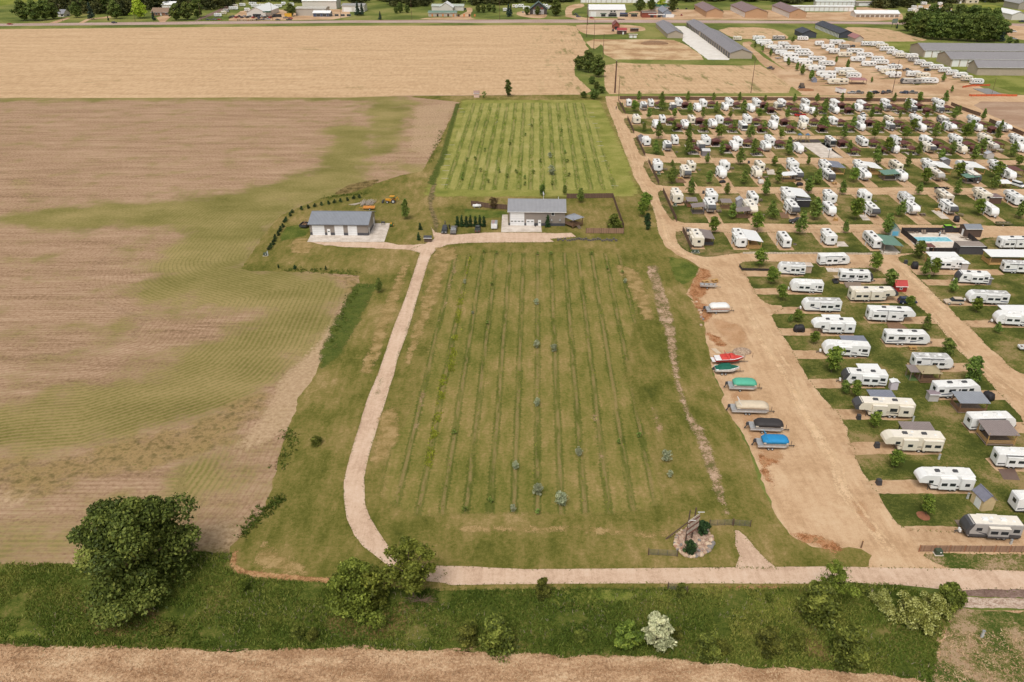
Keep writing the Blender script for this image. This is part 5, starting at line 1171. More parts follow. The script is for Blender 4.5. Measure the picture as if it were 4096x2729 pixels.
for i, (k, x, y, s, kind, l) in enumerate((
   ('I',1585,645,1.22,'l','bright green maple inside the low black wire fence'), ('I',1720,848,1.05,'l','bright green slim maple left of the dark-roofed trailer'), ('I',1835,1040,.95,'l','bushy maple with a mulch ring above the white trailer drive'),
   ('K',1545,305,.42,'m','tiny staked sapling on the second lower lawn'), ('K',1640,305,.72,'l','small light green tree on the second lower lawn'), ('K',1865,600,.72,'l','small bright tree with a white trunk guard'), ('K',2105,975,1.35,'l','large yellow-green tree in front of the curved-nose trailer'),
   ('K',2270,1260,.62,'d','small dark tree at the grey trailer nose'), ('N',75,135,.85,'l','round bright tree left of the grey porch roof'), ('N',330,545,.78,'l','bright tree in front of the dark-nosed fifth-wheel'), ('N',605,1085,.8,'l','bright tree with a dark pot at its foot'), ('P',1190,465,.85,'l','bright green tree standing in a red mulch ring'),
   ('J',590,700,1.2,'l','large bright maple beside the park road above the shed'), ('J',760,885,1.05,'d','dark bushy tree left of the red shed'), ('J',1000,1135,.75,'l','light tree in front of the dark blue car'), ('J',1110,545,1.1,'d','dark round tree by the near pool fence'),
   ('J',1180,748,1.05,'m','greyish tree left of the pair by the trailer'), ('J',1285,748,1.1,'l','bright tree right of the pair by the trailer'), ('J',1505,948,.85,'m','loose green tree on the right lawn'), ('J',1785,1180,.85,'l','bright tree in front of the tan-ended trailer'),
   ('L',1030,410,.85,'m','thin light tree at the end of the plank deck'), ('L',1295,760,.9,'d','dark slim tree beside the gravel drive'), ('L',1625,1120,1.25,'d','dense dark oval tree beside the right park road'), ('L',1985,450,.6,'m','small tree in front of the right-edge trailer'), ('H',2290,180,1.0,'l','bright yellow-green tree at the right end of the fourth row'), ('J',1230,780,.3,'m','tiny sapling between the paired trees'))):
    sp = {'l': LIMES, 'd': DARKT, 'm': MAPLES}[kind]
    plant(sp[i % len(sp)], 'park_tree', l, k, x, y, s*.78)
tag(sheet('mulch_ring', [(Z('P',1165,485)[0]+1.05*math.cos(a*.4), Z('P',1165,485)[1]+1.2*math.sin(a*.4)) for a in range(16)], .06, paint('red_mulch', C(160,104,76), .95, .2), .3, .06), 'red mulch ring on the lower lawn')

for i, (k, x, y, s) in enumerate((('C',1620,505,.75),('C',1700,545,.75),('C',1782,592,.8),('C',1965,695,.85),('C',2058,745,.85),('C',2110,775,.9),('C',2205,850,1.0),('C',2015,452,.8),('D',495,725,.9),('D',378,665,.7),('D',1500,862,.8),('D',750,870,.5),('D',1590,975,.6),('D',115,850,1.0),('D',20,790,1.0),('D',640,560,.5))):
    plant(MAPLES[i % 4], 'maple_tree', 'small tree among the far lot campers, %s in reading order' % ORD[i], k, x, y, s, None, 'tree', 'trees of the far lot')
# --- large trees of the foreground
big = tree_spec(101, 8.4, 14.5, .3, 42000, .3, L_elm, 'dome', 64, .55, 12, .27, .8)
p = Z('a', 940, 930)
spawn(big, 'elm_tree', (p[0]+.5, p[1], 0), 2.6, (1.08, 1.05, 1.08), 'huge dense green elm in the lower left corner', 'tree')
loc = tree_spec(102, 4.1, 10.5, 1.6, 6500, .24, L_locust, 'oval', 24, .25, 10, .25)
loc2 = tree_spec(103, 4.5, 9.0, .4, 9500, .24, L_locust, 'dome', 32, .25, 10, .27)
plant(loc2, 'locust_tree', 'left bushy olive-green tree over the driveway entrance', 'b', 1120, 930, 1.0)
plant(loc, 'locust_tree', 'right airy tree overhanging the driveway entrance', 'b', 1620, 830, 1.18, 1.02)
plant(tree_spec(104, 3.2, 5.4, .2, 6000, .27, L_locust, 'dome', 30, .18, 6, .32), 'locust_tree', 'low feathery bush between the two driveway trees', 'b', 1290, 880, 1.0)
rs_ = np.random.RandomState(5)
m = MB()
for k in range(40):
    a = rs_.uniform(0, 6.28); l = rs_.uniform(.8, 2.0)
    m.tube((0, 0, .1), (l*math.cos(a)*1.4, l*math.sin(a)*.7, rs_.uniform(.1, 1.0)), .03, .01, 4)
p = Z('b', 1690, 870); tag(link('dead_branches', m.mesh('dead_branches', paint('dead_wood', C(150,122,106), .9)), None, (p[0], p[1], 0)), 'reddish dead branches under the airy driveway tree', 'branches')
L_bush = leafmat('leaf_bush', C(54,60,20), C(84,90,34), C(124,126,56), .25, 1.9)
BUSH = [tree_spec(120+i, 2.0, 3.9, .1, 6500, .2, L_bush, 'dome', 34, .08, 6, .33) for i in range(2)]
silver = tree_spec(130, 1.95, 4.3, .15, 5200, .2, L_silver, 'oval', 44, .09, 6, .26)
limeb = tree_spec(131, 1.6, 3.8, .1, 4200, .2, L_lime, 'oval', 36, .08, 6, .27)
bloom = tree_spec(132, 3.0, 3.6, .1, 9000, .2, L_bloom, 'dome', 60, .1, 7, .26)
for sp, k, x, y, s, sz, l in ((BUSH[0],'c',390,1045,1.4,1.35,'broad olive bush on the grass bank left of centre'), (BUSH[1],'c',150,1000,.8,.75,'pale thin shrub left of the broad olive bush'), (limeb,'c',1500,1045,1.3,1.2,'rounded yellow-green shrub beside the silvery one'), (silver,'c',1770,1030,1.3,1.25,'silvery white flowering shrub on the grass bank'),
    (BUSH[1],'c',790,600,.62,.85,'small light shrub at the lower road edge'), (BUSH[0],'c',1110,985,.45,.5,'faint grey-green shrub between the bushes'), (BUSH[1],'c',2200,1090,.95,.9,'grey-green shrub right of the silvery one'), (BUSH[0],'c',2330,1090,.5,.6,'small grey-green shrub at the stubble edge'), (BUSH[1],'c',1945,960,.4,.5,'thin shrub behind the silvery one'),
    (BUSH[0],'d',560,780,1.7,1.5,'tall feathery olive bush below the road on the right'), (loc,'d',690,640,.62,.72,'slim upright tree at the road behind the feathery bush'), (BUSH[1],'d',830,1130,1.35,1.35,'rounded olive bush nearest the stubble on the right'), (BUSH[1],'d',150,1050,.95,.9,'dull grey-green bush low on the right bank'), (BUSH[0],'d',400,1050,.62,.7,'small soft bush between the two olive bushes'),
    (bloom,'d',1400,830,1.0,1.0,'wide cream-flowering shrub mass beside the road'), (bloom,'d',1130,690,.55,.6,'smaller cream-flowering shrub left of the wide mass'), (bloom,'d',1580,760,.7,.9,'cream-flowering shrub at the right of the wide mass'), (BUSH[0],'d',1690,700,.95,1.15,'light green shrub at the right end of the bank'), (BUSH[1],'d',960,600,.4,.4,'low pale shrub under the road edge'),
    (BUSH[0],'d',160,660,.3,.5,'bright sapling on the upper right bank'), (LIMES[1],'b',160,790,.34,.36,'small bright sapling on the left grass bank'), (BUSH[1],'b',620,1170,.5,.5,'thin dry shrub on the left grass bank'), (BUSH[0],'b',760,1190,.5,.45,'thin shrub right of the dry one on the left bank'), (BUSH[1],'a',1140,1230,.55,.4,'flat pale shrub below the huge elm'), (BUSH[0],'b',2100,1180,.7,.8,'shadowy shrub at the foot of the grass bank'),
    (BUSH[1],'O',360,1400,.45,.55,'leafy shrub growing at the open gate'), (BUSH[0],'W',-1200,1000,.01,.01,'x')):
    if l != 'x': plant(sp, 'shrub', l, k, x, y, s, sz, 'shrub')
# --- property shrubs
OLIVE = [tree_spec(140+i, .9, 1.9, .1, 900, .13, L_olive, 'round', 24, .05, 5, .33) for i in range(3)]
POS = [('V',430,705,.95),('V',430,1215,1.1),('V',632,1255,1.1),('V',1470,450,.75),('X',385,325,1.0),('X',820,845,1.0),('X',1735,900,1.35),('X',1775,1070,.8),('X',160,985,1.0),('X',395,1255,1.3),('X',645,1365,1.6),('X',135,1430,.8),('U',1645,455,.7),('U',1740,815,.5)]
pl_ = sorted([(Z(k, x, y), s) for k, x, y, s in POS], key=lambda q: -q[0][1])
for i, (p, s) in enumerate(pl_):
    spawn(OLIVE[i % 3], 'olive_shrub', (p[0], p[1], 0), i*1.3, (s*.85, s*.85, s*.95), 'silvery shrub in the orchard rows, %s counting down from the far end' % ORD[i], 'shrub', 'silvery orchard shrubs')
plant(OLIVE[0], 'olive_shrub', 'larger pale silvery shrub in the upper orchard', 'T', 1430, 755, 1.9, 2.0, 'shrub'); plant(OLIVE[1], 'olive_shrub', 'smaller pale silvery shrub in the upper orchard', 'T', 1410, 595, 1.1, 1.2, 'shrub')
SAP = tree_spec(150, .6, 1.5, .1, 350, .13, L_maple, 'oval', 12, .03)
sap = [Z('T', x, y) for x, y in ((1035,475),(1175,795),(1175,855),(800,535),(710,615),(630,625),(590,765),(585,805),(830,830),(1010,780),(1095,740),(1320,635),(1575,640),(1555,555),(1520,350),(1180,390),(1590,770),(1430,850),(1240,305),(760,725),(935,735),(1255,745))]
sap.sort(key=lambda q: -q[1])
for i, p in enumerate(sap):
    spawn(SAP, 'sapling', (p[0], p[1], 0), i, (1.3, 1.3, 1.2), 'small dark sapling in the upper orchard, %s' % (ORD[i] + ' counting down from the far end' if i < 11 else ORD[21-i] + ' counting up from the near end'), 'sapling', 'saplings of the upper orchard')
lows = sorted([Z(k, x, y) for k, x, y in (('V',440,118),('V',600,118),('V',1075,118),('V',1440,338),('V',1262,290),('U',2020,112),('U',1870,98),('U',1912,935),('U',1960,480),('W',1350,622),('W',1465,1425),('W',1735,1335),('X',390,1455),('X',1240,720),('X',1450,650))], key=lambda p: -p[1])
for i, p in enumerate(lows): spawn(SAP, 'sapling', (p[0], p[1], 0), i, (.9, .9, .8), 'little green sapling in the lower orchard, %s counting down from the drive' % ORD[i], 'sapling', 'saplings of the lower orchard')
CED = [tree_spec(160+i, 1.0, 3.2, .02, 2600, .16, L_cedar, 'cone', 30, .08, 4, .34) for i in range(2)]
CEDR = [tree_spec(165+i, 1.05, 2.6, .02, 2800, .15, L_cedar, 'oval', 30, .08, 4, .36) for i in range(2)]
plant(CEDR[0], 'juniper', 'dark green juniper at the front of the rock bed', 'Y', 895, 935, 1.0, 1.1, 'shrub'); plant(CEDR[1], 'juniper', 'dark green juniper at the back of the rock bed', 'Y', 1075, 650, 1.0, 1.1, 'shrub')
plant(CED[0], 'arborvitae', 'dark conical arborvitae at the shop house wall', 'S', 1215, 443, 1.05, 1.35, 'tree')
for i, x in enumerate((322,365,410,452,500,545,585)): plant(CED[i % 2], 'arborvitae', 'arborvitae in the dense hedge behind the vehicles, %s from left' % ORD[i], 'S', x, 440, .95, 1.2, 'tree', 'conifer hedge behind the vehicles')
plant(DARKT[0], 'maple_tree', 'dark round tree behind the shop house roof', 'S', 1160, 130, .62); plant(MAPLES[1], 'maple_tree', 'small tree behind the shop house yard fence', 'S', 1385, 125, .6); plant(MAPLES[2], 'maple_tree', 'young tree on the house lawn', 'S', 1540, 200, .8)
plum = tree_spec(170, 1.8, 4.0, .9, 1500, .2, leafmat('leaf_plum', C(70,58,36), C(100,86,54), C(136,116,76)), 'round', 22, .07)
plant(plum, 'plum_tree', 'purplish ornamental tree at the propane tank fence', 'S', 680, 262, 1.0)
plant(MAPLES[0], 'maple_tree', 'tall slim tree right of the yellow tractor', 'Q', 2095, 495, .95, 1.05); plant(CED[0], 'spruce_tree', 'small spruce right of the workshop slab, upper one', 'Q', 2290, 640, .75, .8); plant(CED[1], 'spruce_tree', 'small spruce right of the workshop slab, lower one', 'Q', 2270, 780, .75, .8)
plant(BUSH[1], 'yard_tree', 'grey-green round tree inside the house yard corner', 'S', 1870, 450, 1.25, 1.2); 
plant(LIMES[0], 'yard_tree', 'leafy tree at the bend of the park road', 'G', 235, 720, 1.05, 1.05); plant(LIMES[1], 'yard_tree', 'second leafy tree at the bend of the park road', 'G', 200, 790, .8, .8)
plant(CEDR[0], 'juniper', 'upper dark juniper at the park road bend', 'G', 260, 860, 1.15, 1.25, 'shrub'); plant(CEDR[1], 'juniper', 'lower dark juniper at the park road bend', 'G', 268, 940, .9, 1.1, 'shrub')
BSH = tree_spec(175, .7, 1.1, .02, 500, .13, L_cedar, 'dome', 14, .03)
hed = [Z('Q', x, y) for x, y in ((258,910),(286,875),(313,840),(330,800),(343,755),(380,715),(400,670),(417,640),(443,605),(468,540),(490,515),(540,455),(570,415),(697,370),(785,350),(873,332),(965,312),(1057,295),(1137,280),(1222,265),(1310,248),(1395,225),(1475,210))]
for i, p in enumerate(hed): spawn(BSH, 'hedge_bush', (p[0], p[1], 0), i*2.1, (1.0, 1.0, 1.15), 'small dark bush in the curved workshop hedge, %s' % (ORD[i] + ' up from the utility box' if i < 13 else ORD[i-13] + ' along its top bend'), 'bush', 'bushes of the curved hedge')
for k, x, y, l in (('h',404,175,'round bright bush at the lawn edge above the crop'), ('h',680,180,'slim stake-like sapling right of the round bush'), ('h',256,165,'slim sapling left of the round bush'), ('f',1215,700,'round olive bush on the lawn left of the driveway')): plant(CEDR[0] if 'olive' not in l else BUSH[0], 'bush', l, k, x, y, .55 if 'slim' not in l else .3, .5, 'bush')
plant(MAPLES[3], 'young_tree', 'young tree with a white trunk guard left of the driveway', 'U', 640, 560, .55, .62)
# --- middle distance
GRV = [tree_spec(180+i, 5.2, 13.5, .8, 5000, .6, L_grove, 'oval', 44, .35, 6, .3) for i in range(3)]
for i, (x, y, s, l) in enumerate(((2040,620,.92,'tall dark tree in the clump beside the tan field'), (2120,660,.85,'rounded olive tree in the clump beside the tan field'), (1960,600,.6,'smaller tree at the left of the clump'), (2070,720,.42,'bushy shrub under the tree clump'), (2110,770,.42,'second bushy shrub under the tree clump'), (2090,850,.5,'lowest shrub of the line below the clump'), (2150,800,.4,'right shrub of the line below the clump'), (2000,840,.33,'small shrub left of the lowest shrub'))):
    plant(GRV[i % 3], 'field_tree', l, 'B', x, y, s*1.05, s*(1.1 if i < 3 else .8))
pop = tree_spec(190, 1.9, 9.6, .6, 2600, .4, L_grove, 'oval', 30, .15, 5, .4)
plant(pop, 'poplar_tree', 'single upright poplar at the tan field edge', 'B', 1355, 828, 1.0); plant(SAP, 'sapling', 'small conifer right of the pink shed', 'B', 1148, 838, 2.2, 2.4)
gr = [(1130,330,.9),(1200,370,.95),(1290,395,1.0),(1390,415,1.1),(1480,420,1.1),(1570,425,1.05),(1660,430,1.1),(1760,435,1.1),(1860,440,1.1),(1950,440,1.05),(2040,435,1.0),(2090,425,.85),(1350,330,1.15),(1480,320,1.2),(1640,330,1.2),(1780,340,1.2),(1900,345,1.1),(2010,350,1.05),(1250,320,1.0)]
gr.sort()
for i, (x, y, s) in enumerate(gr): plant(GRV[i % 3], 'grove_tree', 'dark green tree in the dense grove right of the field, %s from left' % ORD[i], 'D', x, y, s*1.35, s*1.35, 'tree', 'trees of the dense grove')
SPR = tree_spec(195, 2.6, 10.5, .2, 3000, .4, L_spruce, 'cone', 36, .18, 4, .3)
plant(SPR, 'spruce_tree', 'blue spruce at the right end of the grove', 'D', 2112, 440, 1.0); plant(GRV[0], 'field_tree', 'rounded tree right of the grove', 'D', 2195, 465, .42); plant(GRV[1], 'field_tree', 'small rounded tree at the right of the grove', 'D', 2265, 485, .36); plant(SPR, 'spruce_tree', 'tiny round conifer at the billboard', 'D', 1015, 303, .45, .4)
# --- trees beyond the highway
for i, (k, x, y, s, kind, l) in enumerate((('A',165,140,1.15,0,'broad tree at the far left of the highway'), ('A',240,142,1.1,1,'second broad tree at the far left'), ('A',310,135,1.1,2,'third broad tree at the far left'), ('A',365,128,.9,0,'lower tree left of the white cottage'), ('A',520,120,.85,1,'leafy tree right of the white cottage'), ('A',700,85,1.4,2,'tall yellow-tinged tree behind the spruce'), ('A',600,80,1.3,0,'tall tree behind the cottage drive'),
      ('A',620,132,1.25,3,'large dark blue spruce beside the highway'), ('A',730,140,.35,3,'tiny round conifer on the far lawn'), ('A',780,128,1.0,1,'light airy tree on the far lawn'), ('A',1035,140,.7,3,'rounded conifer beside the ranch house drive'), ('A',1190,138,.95,0,'bushy tree right of the ranch house'), ('A',1260,135,.95,1,'second bushy tree right of the ranch house'), ('A',1330,118,1.0,2,'third bushy tree right of the ranch house'),
      ('A',940,125,1.15,4,'yellow-green tree left of the ranch house'), ('B',68,138,1.05,3,'tall blue spruce at the hedge corner, left one'), ('B',105,135,.95,3,'tall blue spruce at the hedge corner, right one'), ('B',260,172,.62,3,'small dark spruce at the highway edge'), ('B',1355,145,.95,3,'dark spruce left of the restaurant'), ('B',1375,138,.8,3,'shorter spruce left of the restaurant'), ('B',1760,140,1.0,1,'broad dark tree right of the restaurant'), ('B',1515,130,.5,0,'dark shrub at the left of the restaurant'), ('B',1605,130,.5,1,'dark shrub at the right of the restaurant'),
      ('C',415,122,.85,0,'round dark tree behind the shop front'), ('C',535,110,.7,1,'round tree behind the brown shop'), ('C',645,100,.8,4,'yellow-green tree behind the blue-grey house'), ('C',755,122,.9,2,'dark tree right of the blue-grey house'), ('A',1960,110,.75,0,'dark round bush row beside the hardware store'), ('B',430,110,.6,1,'small tree in the motel meadow'), ('B',395,118,.4,2,'little tree left in the motel meadow'), ('B',490,112,.45,0,'little tree right in the motel meadow'),
      ('B',1098,108,.45,1,'first young tree on the motel lawn'), ('B',1142,110,.45,2,'second young tree on the motel lawn'), ('B',1192,100,.5,0,'third young tree on the motel lawn'), ('B',1232,110,.45,1,'fourth young tree on the motel lawn'), ('C',1165,178,.35,1,'left small tree at the plain tan barn'), ('C',1258,175,.4,2,'right small tree at the plain tan barn'), ('C',1575,182,.3,0,'left bush at the middle tan barn'), ('C',1725,180,.35,1,'right bush at the middle tan barn'), ('C',2038,188,.3,2,'left bush at the right tan barn'), ('C',2125,188,.28,1,'right bush at the right tan barn'))):
    if kind == 4: sp = tree_spec(300+i, 5.2, 12, .8, 3000, .6, L_yellow, 'oval', 36, .3, 5, .32)
    else: sp = SPR if kind == 3 else GRV[kind]
    plant(sp, 'spruce_tree' if kind == 3 else 'far_tree', l, k, x, y, s*1.2)
# far-off wood along the top edge: one mass
rs_ = np.random.RandomState(77); VV = []; QQ = []; TT = []; off = 0
base = [crown(400+i, 5.5, 13, .3, 700, 1.0, 26, 'dome', .9, .34) for i in range(5)]
def wood(k, x0, x1, y0, y1, n, smin=.8, smax=1.3):
    global off
    for _ in range(n):
        x, y = Z(k, rs_.uniform(x0, x1), rs_.uniform(y0, y1)); V, Q, T = base[rs_.randint(5)]
        s = rs_.uniform(smin, smax); a = rs_.uniform(0, 6.28); ca, sa = math.cos(a), math.sin(a)
        W = np.stack([V[:,0]*ca*s - V[:,1]*sa*s + x, V[:,0]*sa*s + V[:,1]*ca*s + y, V[:,2]*s*rs_.uniform(.85,1.2)], 1)
        VV.append(W); QQ.append(Q + off); TT.append(np.clip(T + rs_.normal(0, .15), 0, 1)); off += len(W)
wood('A', 330, 1560, -15, 72, 170, .9, 1.5); wood('A', 1450, 2050, -20, 18, 40); wood('A', 380, 960, 70, 108, 24, .8, 1.1); wood('A', 2250, 2354, -10, 10, 4)
wood('B', 350, 700, 20, 62, 20); wood('B', 0, 1920, -15, 30, 120); wood('B', 1040, 1340, 20, 50, 16)
wood('C', 500, 1000, -15, 26, 26); wood('C', 850, 2354, -20, 22, 95); wood('C', 1850, 2150, 10, 45, 12)
wood('D', -100, 200, -25, 0, 10); wood('D', 780, 1160, 10, 92, 34); wood('D', 1150, 2400, -20, 30, 90); wood('D', 1450, 1620, 15, 50, 6)
wood('n', -300, 4400, -190, -25, 260, 1.0, 1.6)
tag(link('far_wood', npmesh('far_wood', np.concatenate(VV), np.concatenate(QQ), L_wood, {'tone': np.concatenate(TT)})), 'dark green woodland along the top edge beyond the highway', 'woodland', kind='stuff')

# ================================================================ GRASS, WEEDS, STRAW (uncountable)
def tufts(name, label, pts, hgt, wid, mat, tone, blades=3, lean=.35, seed=3, cat='grass', z=.03):
    rs = np.random.RandomState(seed); n = len(pts)
    P = np.repeat(pts, blades, 0); m = len(P)
    P = P + rs.normal(0, wid*.6, (m, 2))
    a = rs.uniform(0, 6.28, m); h = hgt*rs.uniform(.5, 1.3, m); w = wid*rs.uniform(.5, 1.2, m)
    lx = rs.normal(0, lean, m)*h; ly = rs.normal(0, lean, m)*h
    ux, uy = np.cos(a)*w/2, np.sin(a)*w/2
    V = np.stack([np.stack([P[:,0]-ux, P[:,1]-uy, np.full(m, z)], 1), np.stack([P[:,0]+ux, P[:,1]+uy, np.full(m, z)], 1), np.stack([P[:,0]+lx, P[:,1]+ly, z+h], 1)], 1).reshape(-1, 3)
    tn = np.clip(np.repeat(np.repeat(tone, blades) + rs.normal(0, .16, m), 3), 0, 1)
    o = link(name, npmesh(name, V, np.arange(3*m).reshape(m, 3), mat, {'tone': tn}, tri=True))
    return tag(o, label, cat, kind='stuff')
def scatter(poly, n, seed):
    rs = np.random.RandomState(seed); p = np.array(poly)
    lo, hi = p.min(0), p.max(0); out = []
    q = rs.uniform(0, 1, (n*3, 2))*(hi-lo)+lo
    q = q[inpoly(q[:,0], q[:,1], poly)]
    return q[:n]
def vnoise(P, s, seed=0):
    """cheap smooth value noise for tone"""
    rs = np.random.RandomState(seed); g = rs.uniform(0, 1, (64, 64)); q = P*s
    i = np.floor(q).astype(int); f = q-i; f = f*f*(3-2*f)
    G = lambda a, b: g[(i[:,0]+a) % 64, (i[:,1]+b) % 64]
    return (G(0,0)*(1-f[:,0])*(1-f[:,1])+G(1,0)*f[:,0]*(1-f[:,1])+G(0,1)*(1-f[:,0])*f[:,1]+G(1,1)*f[:,0]*f[:,1])
dp = scatter([(x, y) for x, y in DITCH if -110 < x < 110] , 42000, 1)
tn = .1 + .6*vnoise(dp, .09, 1) + .35*vnoise(dp, .4, 2); dp = dp[vnoise(dp, .3, 14) > .22]; tn = .05 + .6*vnoise(dp, .09, 1) + .4*vnoise(dp, .4, 2)
tufts('ditch_grass', 'tall green grass covering the bank below the road', dp, .34, .21, L_grassb, tn, 3, .45)
fl = scatter([(x, y) for x, y in DITCH if -110 < x < 110], 2600, 9); fl = fl[vnoise(fl, .18, 5) > .62]
tufts('bank_weeds', 'dry pale weed stems scattered on the grass bank', fl, .5, .1, leafmat('dry_weed', C(118,102,76), C(150,136,110), C(172,162,140)), np.full(len(fl), .6), 2, .4)
sp_ = scatter([(-80, 60), (80, 60), (80, 80), (-80, 80)], 26000, 4)
keep = ~inpoly(sp_[:,0], sp_[:,1], DITCH); sp_ = sp_[keep]
tufts('corn_stubble', 'pale straw and stalks littering the near field', sp_, .16, .16, L_straw, .2+.6*vnoise(sp_, .4, 3), 2, 1.6, 6, 'stubble')
# weeds along the orchard rows
wp = []
ob = PL('V -520,110 -300,100 300,85 1300,90 1450,140 1640,600; X 1300,0 1560,700 1700,1350 1500,1420 600,1440 0,1440 -700,1440; W 1000,1500 600,1300 620,960 830,500 1050,0; U 1290,900 1480,150')
rs_ = np.random.RandomState(12)
for k in range(-9, 11):
    yy = rs_.uniform(100, 232, 230); xx = ROW0 + PER*k + .0279*yy + rs_.normal(0, .35, 230)
    q = np.stack([xx, yy], 1); q = q[inpoly(xx, yy, ob)]
    nn_ = vnoise(np.stack([q[:,0]*.3, q[:,1]*.09+k*7], 1), 1.0, k+20); wp.append(q[nn_ > .42])
wp = np.concatenate(wp)
tufts('row_weeds', 'low weeds and young canes along the orchard rows', wp, .26, .2, L_weed, .0+.35*vnoise(wp, .3, 8), 2, .6)
yr = []
for (k, x0, y0, x1, y1, n, wd) in (('U',1710,130,1600,640,200,.3), ('U',1600,640,1480,1500,620,.4), ('W',1250,0,1150,600,480,.45), ('W',1150,600,1075,980,280,.4)):
    a, b = Z(k, x0, y0), Z(k, x1, y1); tt_ = rs_.uniform(0, 1, n)
    yr.append(np.stack([a[0]+(b[0]-a[0])*tt_+rs_.normal(0, wd, n), a[1]+(b[1]-a[1])*tt_], 1))
yr = np.concatenate(yr); yr = yr[(vnoise(yr, .35, 4) > .42)]
tufts('cane_row', 'bright yellow-green cane row in the orchard', yr, .34, .2, L_weed, .2+.6*vnoise(yr, .8, 5), 3, .5)
up = []
for k in range(-9, 9):
    yy = rs_.uniform(285, 420, 260); xx = (xU0[0]-.0279*xU0[1]) + 4.45*k + .0279*yy + rs_.normal(0, .35, 260)
    q = np.stack([xx, yy], 1); up.append(q[vnoise(np.stack([xx*.3, yy*.07+k*5], 1), 1.0, k+60) > .42])
up = np.concatenate(up); up = up[inpoly(up[:,0], up[:,1], PL('T 640,80 1740,72 1850,330 1960,640 2060,870 1940,900 380,890 470,560 560,300'))]
tufts('upper_row_weeds', 'weeds along the upper orchard rows', up, .34, .3, L_weed, .0+.4*vnoise(up, .2, 9), 2, .6)
# rank weeds at the crop edge, hedge foot
we = []
for s, n in (('b 150,300 330,100 480,0', 500), ('h 300,185 560,180 720,200 970,210', 260), ('h 975,330 900,440 830,600 720,830', 220), ('Q 1000,215 1300,170 1560,150', 260), ('f 1060,800 1130,690 1100,650', 200), ('T 400,330 340,480 280,640', 240)):
    q = PL(s)
    for (ax, ay), (bx, by) in zip(q[:-1], q[1:]):
        tt_ = rs_.uniform(0, 1, n//(len(q)-1)); we.append(np.stack([ax+(bx-ax)*tt_+rs_.normal(0, .7, len(tt_)), ay+(by-ay)*tt_+rs_.normal(0, .9, len(tt_))], 1))
we = np.concatenate(we)
tufts('edge_weeds', 'rank green weeds along the crop field margin', we[::2], .36, .3, L_grassb, .1+.4*vnoise(we[::2], .3, 3), 4, .6)

# ragged grass fringe where lawns meet gravel
eg = []; rs_ = np.random.RandomState(31)
for pts in EDGES:
    a = np.array(pts); a = a[(a[:,1] < 330) & (np.abs(a[:,0]) < 170)]
    for k in range(3): eg.append(a + rs_.normal(0, .16, a.shape))
eg = np.concatenate(eg)
tufts('grass_fringe', 'short grass tufts along the lawn and road edges', eg, .14, .22, L_grassb, .2+.5*vnoise(eg, .2, 6), 2, .6, 8, 'grass', .045)
# ================================================================ CAMPERS
V_white = paint('camper_white', (.80,.80,.79), .35, .03); V_cream = paint('camper_cream', (.74,.68,.56), .4, .04)
V_grey = paint('camper_grey', (.40,.38,.36), .45, .05); V_dark = paint('camper_dark', (.07,.07,.075), .4); V_beige = paint('camper_beige', (.60,.52,.42), .45, .05)
R_white = paint('camper_roof_white', (.80,.79,.76), .6, .1, .7); R_cream = paint('camper_roof_cream', (.80,.74,.64), .6, .06); R_dirty = paint('camper_roof_dirty', (.52,.51,.49), .7, .3, 1.2)
A_dark = paint('decal_dark', (.06,.06,.07), .4); A_brown = paint('decal_brown', C(150,112,84), .4); A_blue = paint('decal_blue', C(70,84,116), .4); A_red = paint('decal_red', C(170,52,48), .4)
M_tyre = paint('tyre', (.035,.035,.036), .8); M_under = paint('underbody', (.06,.058,.055), .8); M_rim = paint('wheel_rim', (.55,.55,.54), .4)
def wheel_meshes(r=.36, w=.24):
    return (MB().tube((0,-w/2,0),(0,w/2,0),r,n=12).mesh('tyre', M_tyre), MB().tube((0,-w/2-.012,0),(0,w/2+.012,0),r*.55,n=10).mesh('rim', M_rim))
def wheels(spec, xs, ys, r=.36, w=.24):
    for x in xs:
        for y in ys:
            t_ = MB().tube((x,y-w/2,r),(x,y+w/2,r),r,n=12).mesh('wheel', M_tyre); spec.append(('wheel', t_, None))
            spec.append(('rim', MB().tube((x,y-w/2-.015,r),(x,y+w/2+.015,r),r*.55,n=8).mesh('rim', M_rim), len(spec)-1))
